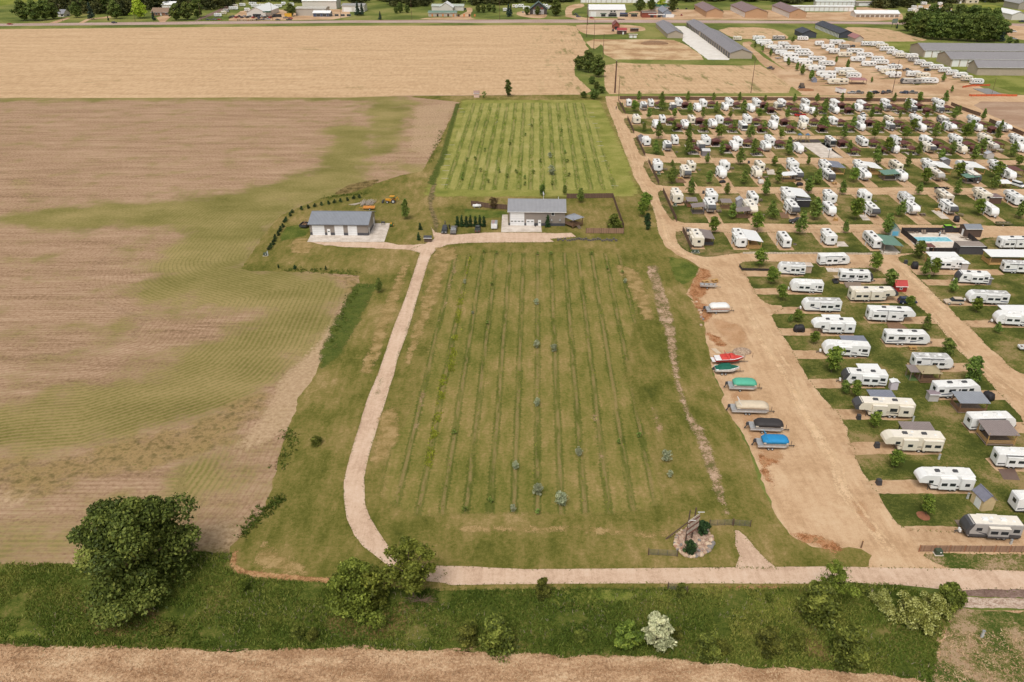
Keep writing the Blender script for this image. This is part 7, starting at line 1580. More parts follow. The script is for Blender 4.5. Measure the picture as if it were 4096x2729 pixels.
for i, (x, y, c, kdn, a_) in enumerate(((540,985,P_silver,'sedan',175),(615,985,P_grey,'pickup',170),(745,985,P_white,'sedan',20),(795,985,P_black,'suv',30),(870,985,P_black,'suv',60),(925,980,P_grey,'pickup',40),(1090,985,P_blue,'suv',150),(1180,985,P_grey,'pickup',160))):
    car(kdn, c, '%s parked %s from left along the far lot front edge' % (('silver car','grey pickup','white car','black suv','second black suv','second grey pickup','dark blue suv','third grey pickup')[i], ORD[i]), 'D', x, y, a_)
for i, (k, x, y, c, kdn, a_, l) in enumerate((('D',545,497,P_black,'suv',160,'black suv at the top of the far lot'), ('D',1335,748,P_black,'suv',20,'dark suv beside the right-hand column'), ('D',1120,748,P_grey,'pickup',10,'grey pickup between the far columns'), ('D',1160,768,P_silver,'sedan',10,'silver car between the far columns'), ('D',985,688,P_silver,'sedan',5,'silver sedan at the middle of the far lot'), ('C',1783,725,P_grey,'pickup',120,'grey dump pickup on the sandy lane'), ('D',2330,235,P_blue,'pickup',10,'blue pickup near the white shed at the right edge'), ('D',2115,185,P_black,'pickup',0,'black pickup with a trailer beyond the grove'), ('D',2248,340,P_white,'suv',20,'white suv in the yard right of the grove'), ('D',2190,345,P_grey,'pickup',40,'dark pickup in the yard right of the grove'), ('D',2245,415,P_silver,'sedan',-10,'silver car right of the blue spruce'),
       ('C',770,168,P_champ,'sedan',0,'tan car beside the blue-grey house'), ('C',852,165,P_red,'suv',80,'red truck beside the blue-grey house'), ('B',1930,130,P_black,'pickup',0,'dark pickup at the big store'), ('B',1955,148,P_blue,'suv',0,'blue suv at the big store'), ('B',2070,160,P_red,'suv',0,'red car at the big store'), ('C',135,328,P_black,'suv',90,'dark suv at the food stand'), ('C',185,315,P_blue,'sedan',0,'blue car at the food stand'), ('B',1480,110,P_silver,'sedan',90,'silver car at the restaurant'))):
    car(kdn, c, l, k, x, y, a_)
cl = (P_black, P_grey, P_red, P_black, P_blue, P_silver)
for i in range(16): car('suv' if i % 3 else 'pickup', cl[i % 6], 'small dark vehicle in the row before the dealership, %s from left' % ORD[i], 'A', 1552+i*19, 122-(i % 2)*6+(i//8)*1, 80)
for i in range(10): car('sedan', cl[(i+3) % 6], 'little machine lined up at the highway edge, %s from left' % ORD[i], 'A', 1600+i*14, 138, 85, .55, 'quad bike')
for i, (x, y) in enumerate(((1400,137),(1440,137),(1475,135),(1740,136),(1775,135),(1800,135),(1870,137),(1925,125),(1955,128),(1945,138))): car('pickup' if i % 2 else 'sedan', cl[i % 6], 'vehicle parked by the dealership road, %s from left' % ORD[i], 'A', x, y, 5)

# ================================================================ BOATS
M_alu = paint('aluminium', (.55,.55,.55), .35, .1, metal=.5); M_frame = paint('trailer_frame', (.05,.05,.05), .5)
def cover_loft(x0, x1, hw, z0, z1, mat, wob=.06, seed=1, taper=.9):
    r = random.Random(seed); secs = []
    n = 9
    for k in range(n):
        f = k/(n-1); x = x0+(x1-x0)*f
        e = min(1, .72+2.6*min(f, 1-f)); h = z0+(z1-z0)*min(1, .55+3.2*min(f, 1-f))+r.uniform(-wob, wob); w_ = hw*min(1, e)
        secs.append([(x, -w_, z0), (x, -w_*1.0, z0+(h-z0)*.55), (x, -w_*.8, h-.06), (x, -w_*.3, h+r.uniform(-.03,.03)), (x, w_*.3, h+r.uniform(-.03,.03)), (x, w_*.8, h-.06), (x, w_, z0+(h-z0)*.55), (x, w_, z0)])
    return MB().loft(secs).mesh('cover', mat, smooth=True)
def pontoon(label, k, x1, y1, x2, y2, cov, two=True, arch=None, k2=None, seed=1, stripe=A_blue):
    a = Z(k, x1, y1); b = Z(k, x2, y2); L = math.hypot(b[0]-a[0], b[1]-a[1]); an = math.atan2(b[1]-a[1], b[0]-a[0])
    c = ((a[0]+b[0])/2, (a[1]+b[1])/2 + 1.15)
    s = []; h = L/2
    for y in (-.85, .85):
        s.append(('pontoon', MB().tube((-h,y,.75),(h-.7,y,.75),.32,n=12).tube((h-.7,y,.75),(h,y,.95),.32,.05,12).mesh('pontoon', M_alu, smooth=False), None))
    s.append(('deck', MB().box(-h-.1, h-.15, -1.2, 1.2, 1.06, 1.16).mesh('deck', M_alu), None))
    s.append(('side_rail', MB().box(-h+.9, h-.25, -1.22, -1.17, 1.2, 1.75).box(-h+.9, h-.25, 1.17, 1.22, 1.2, 1.75).mesh('side_rail', paint('rail_cream', C(226,214,196), .4)), None))
    s.append(('stripe', MB().box(-h+.9, h-.25, -1.235, -1.222, 1.3, 1.42).mesh('stripe', stripe), None))
    s.append(('cover', cover_loft(-h+.85, h-.1, 1.26, 1.55, 2.35, cov, .05, seed), None))
    s.append(('outboard_motor', MB().box(-h-.75,-h-.2,-.22,.22,1.15,1.75,.06).tube((-h-.5,0,1.2),(-h-.85,0,.55),.1,n=6).box(-h-1.0,-h-.7,-.05,.05,.35,.6).mesh('outboard_motor', M_dark), None))
    s.append(('trailer_frame', MB().box(-h+.3,h+1.4,-.06,.06,.36,.46).box(-h+.5,h-.6,-.75,-.65,.36,.46).box(-h+.5,h-.6,.65,.75,.36,.46).box(-.9,-.8,-1.1,1.1,.34,.42).tube((h+.7,0,.4),(h+.7,0,1.5),.05,n=5).tube((h+1.2,0,0),(h+1.2,0,.6),.04,n=5).mesh('trailer_frame', M_frame), None))
    wheels(s, (-.9, -.2) if two else (-.6,), (-1.12, 1.12), .28, .18)
    if arch is not None:
        s.append(('wake_tower', MB().tube((-h+2.0,-1.1,1.9),(-h+1.2,-1.05,3.1),.05,n=6).tube((-h+2.0,1.1,1.9),(-h+1.2,1.05,3.1),.05,n=6).tube((-h+1.2,-1.05,3.1),(-h+1.2,1.05,3.1),.05,n=6).mesh('wake_tower', arch), None))
    spawn(s, 'pontoon_boat', (c[0], c[1], .03), an, (1,1,1), label, 'boat', 'trailered boats in the gravel yard')
pontoon('white covered pontoon boat nearest the boulders', 'K', 425, 195, 735, 190, paint('cover_white', (.8,.79,.77), .6), False, None, seed=1, stripe=A_red)
pontoon('mint green covered pontoon boat on its trailer', 'K', 730, 1235, 1100, 1245, paint('cover_mint', C(96,190,160), .7), False, None, seed=2, stripe=A_blue)
pontoon('cream covered pontoon boat with a white wake tower', 'M', 765, 370, 1265, 385, paint('cover_cream', C(228,210,184), .7), True, M_whitep, seed=3)
pontoon('black covered pontoon boat between the cream and blue ones', 'M', 1015, 615, 1460, 635, paint('cover_black', C(62,58,58), .7), True, None, seed=4)
pontoon('bright blue covered pontoon boat, lowest in the yard', 'M', 1115, 845, 1530, 855, paint('cover_blue', C(40,148,208), .65), True, paint('tower_blue', C(60,160,214)), seed=5)
def vboat(label, k, x1, y1, x2, y2, hull, deckm, cov, seed, red=False):
    a = Z(k, x1, y1); b = Z(k, x2, y2); L = math.hypot(b[0]-a[0], b[1]-a[1]); an = math.atan2(b[1]-a[1], b[0]-a[0]); c = ((a[0]+b[0])/2, (a[1]+b[1])/2+1.1); h = L/2
    s = []; secs = []; d = []; cv = []
    for i in range(11):
        f = i/10; x = -h+L*f; w_ = 1.12*(1-max(0, (f-.5)/.5)**2.2)+.02; zt = 1.35+.2*f; zk = .55+.55*max(0, (f-.7)/.3)**2
        secs.append([(x,-w_,zt),(x,-w_*.85,zk+.3),(x,0,zk),(x,w_*.85,zk+.3),(x,w_,zt)])
        d.append([(x,-w_*1.02,zt),(x,-w_*.9,zt+.12),(x,w_*.9,zt+.12),(x,w_*1.02,zt)])
        hh = zt+.1+(.55 if .12 < f < .62 else .22)*min(1, 3*min(f+.05, 1-f))
        cv.append([(x,-w_*.97,zt+.06),(x,-w_*.6,hh),(x,w_*.6,hh),(x,w_*.97,zt+.06)])
    s.append(('hull', MB().loft(secs).mesh('hull', hull), None)); s.append(('gunwale', MB().loft(d).mesh('gunwale', deckm), None))
    if red:
        s.append(('cockpit_cover', MB().loft(cv[2:6]).mesh('cockpit_cover', cov), None)); s.append(('cockpit_cover', MB().loft([[(p[0]+.1, p[1], p[2]+.1) for p in q] for q in cv[5:8]]).mesh('cockpit_cover', cov), None)); s.append(('bow_cover', MB().loft(cv[7:11]).mesh('bow_cover', cov), None))
        s.append(('swim_platform', MB().box(-h-.7,-h,-1.0,1.0,.9,1.0).mesh('swim_platform', deckm), None)); s.append(('wake_tower', MB().tube((-h*.1,-1.0,1.5),(-h*.35,-.9,2.9),.05).tube((-h*.1,1.0,1.5),(-h*.35,.9,2.9),.05).tube((-h*.35,-.9,2.9),(-h*.35,.9,2.9),.06).mesh('wake_tower', cov), None))
    else: s.append(('cover', MB().loft(cv).mesh('cover', cov), None)); s.append(('outboard_motor', MB().box(-h-.6,-h-.1,-.2,.2,.9,1.5,.05).mesh('outboard_motor', M_dark), None))
    s.append(('trailer_frame', MB().box(-h+.2,h+1.2,-.06,.06,.36,.46).box(-h+.3,h-1,-.8,-.7,.36,.46).box(-h+.3,h-1,.7,.8,.36,.46).tube((h+.3,0,.4),(h+.2,0,1.3),.05,n=5).mesh('trailer_frame', M_frame), None))
    wheels(s, (-1.3, -.5), (-1.02, 1.02), .3, .18)
    spawn(s, 'speedboat', (c[0], c[1], .03), an, (1,1,1), label, 'boat', 'trailered boats in the gravel yard')
vboat('red and white speedboat with red canvas covers', 'K', 540, 885, 925, 880, paint('hull_red', C(176,34,42), .3), P_white, paint('canvas_red', C(222,74,66), .7), 1, True)
vboat('dark green covered speedboat on a twin-axle trailer', 'K', 545, 1020, 870, 1015, P_white, P_white, paint('canvas_green', C(18,104,84), .7), 2)
def jon(label, k, x1, y1, x2, y2, m1=M_alu):
    a = Z(k, x1, y1); b = Z(k, x2, y2); L = math.hypot(b[0]-a[0], b[1]-a[1]); an = math.atan2(b[1]-a[1], b[0]-a[0]); h = L/2
    s = [('hull', MB().prism([(-h,.6),(-h,1.1),(h,1.15),(h-.5,.65)], -.7, -.64).prism([(-h,.6),(-h,1.1),(h,1.15),(h-.5,.65)], .64, .7).box(-h,h-.5,-.65,.65,.58,.66).box(-h,-h+.06,-.65,.65,.6,1.05).mesh('hull', m1), None)]
    for x in (-h*.5, .1, h*.55): s.append(('seat', MB().box(x-.18,x+.18,-.63,.63,.88,.94).mesh('seat', M_wood3), None))
    s.append(('trailer_frame', MB().box(-h+.2,h+1.0,-.05,.05,.36,.44).box(-.5,-.4,-.9,.9,.3,.38).mesh('trailer_frame', M_frame), None)); wheels(s, (-.45,), (-.85,.85), .25, .15)
    spawn(s, 'fishing_boat', ((a[0]+b[0])/2, (a[1]+b[1])/2+.6, .03), an, (1,1,1), label, 'boat')
jon('small grey open boat on a trailer beside the boulders', 'I', 885, 895, 1090, 905); jon('small camouflage fishing boat on the lane right of the pool', 'J', 2030, 160, 2210, 165, paint('camo', C(128,124,92), .7, .3, 2)); jon('small boat on a trailer at the right edge', 'L', 2290, 690, 2480, 695, P_white)
jon('dark covered boat behind the tan fifth-wheel in the ninth line', 'H', 1420, 432, 1570, 430, P_black); jon('grey boat standing in the far lot', 'C', 1835, 620, 1900, 620)

# ================================================================ PROPERTY THINGS
# rock bed and sign
p0 = Z('Y', 960, 790); root = link('rock_bed', None, None, (p0[0], p0[1], 0)); tag(root, 'oval bed of rounded boulders around the weathered sign', 'rock bed')
def stone(seed, r, mat):
    rs = random.Random(seed); m = MB().ell((0,0,r*.35), (r, r*rs.uniform(.65,.95), r*rs.uniform(.5,.75)), 8, 5)
    m.v = [(x*(1+rs.uniform(-.1,.1)), y*(1+rs.uniform(-.1,.1)), z*(1+rs.uniform(-.06,.06))) for x, y, z in m.v]
    return m.mesh('stone', mat)
SM = [paint('stone%d' % i, c_, .85, .15, 4) for i, c_ in enumerate((C(206,176,150), C(180,160,146), C(226,200,172), C(150,144,140), C(196,150,124)))]
STN = [stone(i, .3, SM[i % 5]) for i in range(15)]
bed = PL('Y 690,770 700,720 740,640 860,570 1000,575 1150,600 1220,700 1240,790 1180,880 1080,950 900,975 820,950 720,860')
sheet('gravel_fill', [(x-p0[0], y-p0[1]) for x, y in bed], .07, gmat('river_gravel', [(.36, C(166,134,116)), (.5, C(196,164,142)), (.64, C(216,190,168))], 1.5, 6, .6, bump=1.0), .4, .1, 1, kind=None, parent=root)
for i in range(64):
    f = i/64*len(bed); a, b = bed[int(f)], bed[(int(f)+1) % len(bed)]; u = f-int(f)
    x, y = a[0]+(b[0]-a[0])*u-p0[0], a[1]+(b[1]-a[1])*u-p0[1]
    s_ = rnd.uniform(.6, 1.35) * (1.35 if y < 0 else .9)
    link('stone', STN[rnd.randrange(15)], root, (x*.97+rnd.uniform(-.15,.15), y*.97+rnd.uniform(-.15,.15), .02), (0,0,rnd.uniform(0,6.28)), (s_,s_,s_))
n_ = 0
while n_ < 120:
    x, y = rnd.uniform(-4.6,4.6), rnd.uniform(-3.6,3.6)
    if not inpoly(np.array([x+p0[0]]), np.array([y+p0[1]]), bed)[0]: continue
    s_ = rnd.choice((.3,.4,.5,.7,1.0)) if y < .3 else rnd.choice((.25,.35,.5))
    link('stone', STN[rnd.randrange(15)], root, (x, y, .03), (0,0,rnd.uniform(0,6.28)), (s_,s_,s_)); n_ += 1
for x, y, s_ in ((1195,745,1.7),(1150,795,1.5),(1215,815,1.4),(1145,610,1.2),(845,940,1.5),(1020,940,1.1),(1035,745,1.1)):
    q = Z('Y', x, y); link('stone', STN[rnd.randrange(15)], root, (q[0]-p0[0], q[1]-p0[1], .05), (0,0,rnd.uniform(0,6.28)), (s_,s_,s_))
pa, pb = Z('O', 415, 800), Z('O', 490, 740); M_old = paint('old_timber', C(104,84,72), .9, .25, 3); M_oldb = paint('bleached_plank', C(206,190,174), .9, .25, 3)
root = link('timber_sign', None, None, (pa[0], pa[1], 0)); tag(root, 'tall weathered timber sign on posts in the rock bed', 'sign')
dx, dy = pb[0]-pa[0], pb[1]-pa[1]
link('post', MB().tube((0,0,0),(.1,0,6.8),.14,.1).mesh('post', M_old), root); link('post', MB().tube((dx,dy,0),(dx+.08,dy,6.3),.16,.11).mesh('post', M_old), root)
link('brace', MB().tube((-3.0,.9,0),(dx-.25,dy-.2,4.3),.12,.1).mesh('brace', M_old), root)
ux, uy = dx+.12, dy
for k in range(8):
    e0, e1 = -.12-.1*(k % 2), 1.3+.12*((k*3) % 4)/3
    link('plank', MB().add([(x,y,z) for x,y in ((.2+ux*e0,uy*e0-.12),(.3+ux*e0,uy*e0-.2),(.3+ux*e1,uy*e1-.2),(.2+ux*e1,uy*e1-.12)) for z in (1.9+.38*k, 2.25+.38*k)], [(0,2,3,1),(2,4,5,3),(4,6,7,5),(6,0,1,7),(1,3,5,7),(0,6,4,2)]).mesh('plank', M_oldb if k % 3 else paint('faded_red', C(150,104,90), .9, .3, 3)), root)
link('lamp_arm', MB().box(.1,1.1,-.35,-.28,4.95,5.03).mesh('lamp_arm', M_whitep), root); link('lamp_arm', MB().box(ux*1.3,ux*1.3+1.1,uy*1.3,uy*1.3+.08,5.0,5.08).mesh('lamp_arm', M_whitep), root)
# yard machines and goods
def simple(name, label, cat, k, x, y, parts, rz=0.0, s=1.0, z=.02):
    p = Z(k, x, y); return spawn([(n, m, None) for n, m in parts], name, (p[0], p[1], z), rz, (s,s,s), label, cat)
M_yel = paint('machine_yellow', C(226,158,40), .5)
tp = []; wheels(tp, (-1.1,), (-.8,.8), .75, .45); wheels(tp, (1.0,), (-.7,.7), .45, .3)
tp += [('hood', MB().box(-.1,1.7,-.4,.4,.8,1.45,.05).mesh('hood', M_yel), None), ('body', MB().box(-1.5,0,-.5,.5,.7,1.2).box(-1.6,-.7,-.95,-.55,1.1,1.4).box(-1.6,-.7,.55,.95,1.1,1.4).mesh('body', M_yel), None), ('canopy', MB().box(-1.6,.1,-.7,.7,2.4,2.5).mesh('canopy', M_yel), None),
       ('canopy_post', MB().box(-1.5,-1.4,-.6,-.5,1.2,2.4).box(-1.5,-1.4,.5,.6,1.2,2.4).mesh('canopy_post', M_dark), None), ('loader', MB().box(1.2,2.6,-.6,-.5,.8,1.0).box(1.2,2.6,.5,.6,.8,1.0).box(2.4,3.0,-.9,.9,.2,.8,.1).mesh('loader', M_dark), None), ('backhoe', MB().tube((-1.6,0,.8),(-2.6,0,2.2),.12).tube((-2.6,0,2.2),(-3.0,0,1.0),.1).mesh('backhoe', M_yel), None)]
p = Z('Q', 1885, 285); spawn(tp, 'tractor', (p[0], p[1]+.8, .02), math.pi, (1,1,1), 'yellow loader tractor with a canopy behind the workshop', 'tractor')
tr = [('bed', MB().box(-2.0,2.0,-.9,.9,.55,.65).box(-2.0,2.0,-.92,-.86,.65,1.0).box(-2.0,2.0,.86,.92,.65,1.0).mesh('bed', paint('trailer_orange', C(230,160,84), .6)), None), ('tongue', MB().tube((-2,0,.6),(-3.4,0,.55),.07).mesh('tongue', M_yel), None)]; wheels(tr, (.4,), (-.95,.95), .36, .2)
p = Z('Q', 1595, 375); spawn(tr, 'utility_trailer', (p[0], p[1]+.9, .02), 0, (1,1,1), 'orange flat utility trailer behind the workshop roof', 'trailer')
p = Z('Q', 1560, 305); root = link('pole_pile', None, None, (p[0], p[1], 0)); tag(root, 'heap of pale wooden poles left of the yellow tractor', 'wood pile')
pm = [MB().tube((0,-2.4,.1),(0,2.4,.12),.08,.06,6).mesh('pole', paint('pale_pole%d' % k, C(206-14*k,192-14*k,176-14*k), .85)) for k in range(2)]
for i in range(46): link('pole', pm[i % 2], root, (rnd.uniform(-2.6,2.6), rnd.uniform(.6,2.4), .05+rnd.uniform(0,.6)), (rnd.uniform(-.08,.08), 0, rnd.uniform(-.35,.15)))
for i in range(5): link('pole', pm[0], root, (-4.0+i*.4, 1.2, .05), (0,0,-1.0+.08*i))
simple('dump_trailer', 'black trailer loaded with scrap wood left of the workshop', 'trailer', 'Q', 712, 625, [('box', MB().box(-1.2,1.2,0,3.2,.5,.6).box(-1.2,-1.12,0,3.2,.6,1.3).box(1.12,1.2,0,3.2,.6,1.3).box(-1.2,1.2,0,.08,.6,1.3).box(-1.2,1.2,3.12,3.2,.6,1.3).mesh('box', M_dark)), ('wheel', MB().tube((-1.35,1.6,.35),(-1.2,1.6,.35),.35).mesh('wheel', M_tyre)), ('wheel', MB().tube((1.2,1.6,.35),(1.35,1.6,.35),.35).mesh('wheel', M_tyre)), ('scrap_wood', MB().tube((-.8,.4,.7),(.6,2.8,1.9),.07).tube((.7,.4,.8),(-.5,2.7,1.6),.07).tube((-.3,.2,.9),(.2,3.0,2.2),.06).box(-.9,.9,.5,2.6,.6,1.05,.2).mesh('scrap_wood', M_wood))], -.15)
simple('propane_tank', 'white horizontal propane tank at the yard fence', 'tank', 'S', 515, 252, [('tank', MB().tube((-1.2,0,.75),(1.2,0,.75),.5,n=14).ell((-1.2,0,.75),(.3,.5,.5)).ell((1.2,0,.75),(.3,.5,.5)).mesh('tank', P_white, smooth=True)), ('foot', MB().box(-.9,-.7,-.35,.35,0,.35).mesh('foot', M_metal)), ('foot', MB().box(.7,.9,-.35,.35,0,.35).mesh('foot', M_metal)), ('valve_dome', MB().tube((0,0,1.2),(0,0,1.42),.2).mesh('valve_dome', P_white))])
cg = [('box', MB().box(-.95,.95,0,3.6,.45,2.0).mesh('box', P_white), None), ('roof', MB().box(-.93,.93,.05,3.55,2.0,2.08,.05).mesh('roof', M_metal), None), ('ladder', MB().box(-.5,-.4,-.04,3.4,2.1,2.16).box(-.1,0,-.04,3.4,2.1,2.16).mesh('ladder', paint('ladder_orange', C(226,120,70))), None), ('door', MB().box(-.85,.85,-.03,.02,.55,1.9).mesh('door', P_white), None)]; 
cg += [('wheel', MB().tube((-1.05,1.8,.35),(-.9,1.8,.35),.35).mesh('wheel', M_tyre), None), ('wheel', MB().tube((.9,1.8,.35),(1.05,1.8,.35),.35).mesh('wheel', M_tyre), None)]
p = Z('S', 685, 472); spawn(cg, 'cargo_trailer', (p[0], p[1], .02), -YAW, (1,1,1), 'white cargo trailer with ladders left of the house slab', 'trailer')
p = Z('D', 455, 990); spawn(cg, 'cargo_trailer', (p[0], p[1], .02), .3, (1.5,1.6,1.3), 'white cargo trailer at the front of the far lot', 'trailer')
mw = [('body', MB().box(-.9,.9,-.4,.4,.35,.75,.05).mesh('body', paint('mower_green', C(60,110,50))), None), ('seat', MB().box(-.5,-.1,-.25,.25,.75,1.15).mesh('seat', M_yel), None), ('deck', MB().box(-.3,.6,-.7,.7,.12,.3).mesh('deck', M_yel), None)]; wheels(mw, (-.6,.7), (-.45,.45), .28, .2)
p = Z('Q', 1900, 595); spawn(mw, 'riding_mower', (p[0], p[1]+.5, .09), 1.6, (1,1,1), 'green and yellow riding mower at the slab edge', 'mower')
simple('fire_pit_grill', 'dark grill standing on the workshop slab', 'grill', 'Q', 1792, 570, [('bowl', MB().box(-.6,.6,-.3,.3,.6,1.0,.05).mesh('bowl', M_dark)), ('leg', MB().box(-.55,-.45,-.2,.2,.09,.6).mesh('leg', M_dark)), ('leg', MB().box(.45,.55,-.2,.2,.09,.6).mesh('leg', M_dark))], 0, 1, .09)
M_tgreen = paint('transformer_green', C(78,92,74), .6)
for k, x, y, l in (('P',1350,945,'green transformer box below the cedar fence'), ('I',812,478,'green transformer box at the sixth row corner, left'), ('I',853,478,'green transformer box at the sixth row corner, right'), ('G',590,660,'green utility box inside the fifth row fence'), ('G',398,285,'green utility box inside the fourth row fence'), ('Q',205,990,'dark utility box at the end of the hedge')):
    simple('transformer', l, 'utility box', k, x, y, [('cabinet', MB().box(-.55,.55,-.1,.8,.08,.85,.04).mesh('cabinet', M_tgreen)), ('pad', MB().box(-.7,.7,-.25,.95,0,.08).mesh('pad', M_conc)), ('warning_label', MB().box(.05,.3,-.13,-.07,.5,.68).mesh('warning_label', M_whitep))])
for k, x, y, l, h_ in (('Q',240,985,'white utility pedestal at the end of the hedge',1.3), ('d',1990,965,'white pedestal box in the right corner grass',1.2), ('N',1205,970,'grey hookup post behind the striped fifth-wheel',1.1), ('N',855,455,'grey hookup post behind the dark-nosed fifth-wheel',1.1), ('P',1685,280,'grey hookup post left of the cream shed',1.1), ('P',2195,815,'grey hookup post at the grey trailer',.9), ('N',1555,490,'grey hookup post at the taupe porch',1.1)):
    simple('utility_pedestal', l, 'utility post', k, x, y, [('post', MB().box(-.16,.16,-.12,.12,0,h_,.02).mesh('post', paint('pedestal', C(206,208,206), .5))), ('cap', MB().box(-.19,.19,-.15,.15,h_,h_+.08).mesh('cap', M_metal))])
simple('gravel_heap', 'heap of grey and tan gravel behind the red speedboat', 'gravel', 'K', 900, 700, [('mound', MB().ell((0,0,0),(2.2,1.6,.85),18,10,cut=-.02).mesh('mound', gmat('heap_gravel', [(.36, C(160,134,112)), (.5, C(186,160,138)), (.64, C(212,190,168))], 2.5, 9, .6, bump=1.2)))])
simple('gravel_heap', 'flatter grey gravel heap beside the red speedboat', 'gravel', 'K', 800, 745, [('mound', MB().ell((0,0,0),(2.6,1.1,.5),18,10,cut=-.02).mesh('mound', MATS['heap_gravel']))], -.3)
for i, (x, y, s_) in enumerate(((330,150,1.6),(348,180,1.5),(358,218,1.3),(352,238,1.2),(378,265,1.3),(350,345,1.5),(290,30,1.1))):
    q = Z('K', x, y); o = link('boulder', STN[(i*2) % 15], None, (q[0], q[1], .02), (0,0,i), (s_,s_,s_)); tag(o, 'pale boulder in the line beside the white pontoon, %s from top' % ORD[i], 'boulder', 'boulders of the boat yard')
simple('plywood_sheet', 'pale plywood sheet lying above the red speedboat', 'board', 'K', 555, 690, [('sheet', MB().add([(x,y,z) for x,y in ((-1.0,1.2),(.2,1.2),(.9,-1.2),(-.2,-1.2)) for z in (.03,.07)], [(0,2,4,6),(1,7,5,3),(0,1,3,2),(2,3,5,4),(4,5,7,6),(6,7,1,0)]).mesh('sheet', paint('plywood', C(222,200,172))))])
for k, x, y, l, w_ in (('P',640,110,'black trash bin at the drive of the white fifth-wheel',.5), ('I',1035,105,'black bin at the nose of the tenth-line fifth-wheel',.5), ('G',922,515,'black bin beside the ninth camper line lane',.45), ('G',1455,160,'black bin beside the seventh camper line lane',.45), ('N',125,425,'small dark barbecue at the dark-nosed fifth-wheel',.45), ('N',370,805,'grey barbecue at the striped fifth-wheel',.5), ('J',958,602,'grey trash can beside the park road',.5)):
    simple('trash_bin', l, 'bin', k, x, y, [('bin', MB().box(-w_,w_,-w_,w_,0,1.1,.1).mesh('bin', M_dark)), ('lid', MB().box(-w_*.9,w_*.9,-w_*.9,w_*.9,1.1,1.2,.05).mesh('lid', M_dark))], 0, .9)
def lump(name, label, cat, k, x, y, L, W, H, mat, rz=0.0, seed=1):
    p = Z(k, x, y); spawn([('cover', cover_loft(-L/2, L/2, W/2, .1, H, mat, .12, seed), None), ('wheel', MB().tube((-L*.3,-W/2-.02,.25),(-L*.3,W/2+.02,.25),.25).mesh('wheel', M_tyre), None), ('wheel', MB().tube((L*.3,-W/2-.02,.25),(L*.3,W/2+.02,.25),.25).mesh('wheel', M_tyre), None)], name, (p[0], p[1]+W*.45, .02), rz, (1,1,1), label, cat)
M_tarp = paint('black_tarp', C(46,44,48), .6)
lump('covered_cart', 'black covered golf cart on the third lower drive', 'golf cart', 'K', 1675, 440, 2.6, 1.4, 1.7, M_tarp); lump('covered_cart', 'black covered cart beside the tree-screened trailer', 'golf cart', 'J', 1075, 670, 1.9, 1.6, 1.9, M_tarp, 1.4, 2); lump('covered_cart', 'dark covered cart near the dense oval tree', 'golf cart', 'N', 1890, 180, 2.2, 1.6, 1.6, M_tarp, -1.2, 3)
lump('covered_cart', 'white covered cart in front of the eighth line trailer', 'golf cart', 'G', 1605, 405, 2.2, 2.0, 1.5, paint('white_tarp', C(220,214,206), .6), 1.5, 4); lump('covered_cart', 'black covered cart in front of the white fifth-wheel porch', 'golf cart', 'G', 2060, 425, 2.4, 1.4, 1.2, M_tarp, .2, 5); lump('covered_cart', 'black tarp-covered cart at a tenth-line nose', 'golf cart', 'H', 1650, 760, 2.0, 1.5, 1.8, M_tarp, 1.4, 6); lump('covered_cart', 'black covered cart at an eighth-line nose', 'golf cart', 'G', 1150, 392, 2.4, 1.2, 1.0, M_tarp, .2, 7)
simple('golf_cart', 'tan-topped golf cart left of the dark-nosed trailer', 'golf cart', 'J', 140, 840, [('roof', MB().box(-.6,.6,-.2,1.5,1.75,1.83).mesh('roof', paint('cart_tan', C(206,180,150)))), ('body', MB().box(-.6,.6,-.3,1.7,.3,.8,.08).mesh('body', M_dark)), ('post', MB().box(-.55,-.5,-.1,-.05,.8,1.75).box(.5,.55,-.1,-.05,.8,1.75).mesh('post', M_dark)), ('seat', MB().box(-.5,.5,.5,1.0,.8,1.2).mesh('seat', M_dark)), ('wheel', MB().tube((-.65,.1,.25),(.65,.1,.25),.25).mesh('wheel', M_tyre))])
PIC = [('table_top', MB().box(-.9,.9,-.38,.38,.7,.76).mesh('table_top', M_wood2), None), ('bench', MB().box(-.9,.9,-.8,-.55,.42,.47).mesh('bench', M_wood2), None), ('bench', MB().box(-.9,.9,.55,.8,.42,.47).mesh('bench', M_wood2), None), ('frame', MB().box(-.6,-.52,-.75,.75,0,.7,.1).box(.52,.6,-.75,.75,0,.7,.1).mesh('frame', M_wood2), None)]
for k, x, y, a_, l in (('J',135,95,1.2,'yellow picnic table at the tenth-line trailer nose'), ('L',490,110,0,'yellow picnic table above the long white fifth-wheel'), ('L',850,670,0,'grey picnic table at the no-slide trailer steps'), ('I',1055,820,.4,'grey picnic table beside the small grey boat'), ('I',945,835,.3,'pale picnic table left of the grey one'), ('H',360,362,0,'yellow picnic table at the eighth-line nose'), ('G',645,348,.2,'grey picnic table on the wooden deck'), ('H',1440,640,.3,'pale picnic table on the concrete patio')):
    p = Z(k, x, y); spawn(PIC, 'picnic_table', (p[0], p[1], .05), a_, (1,1,1), l, 'table')
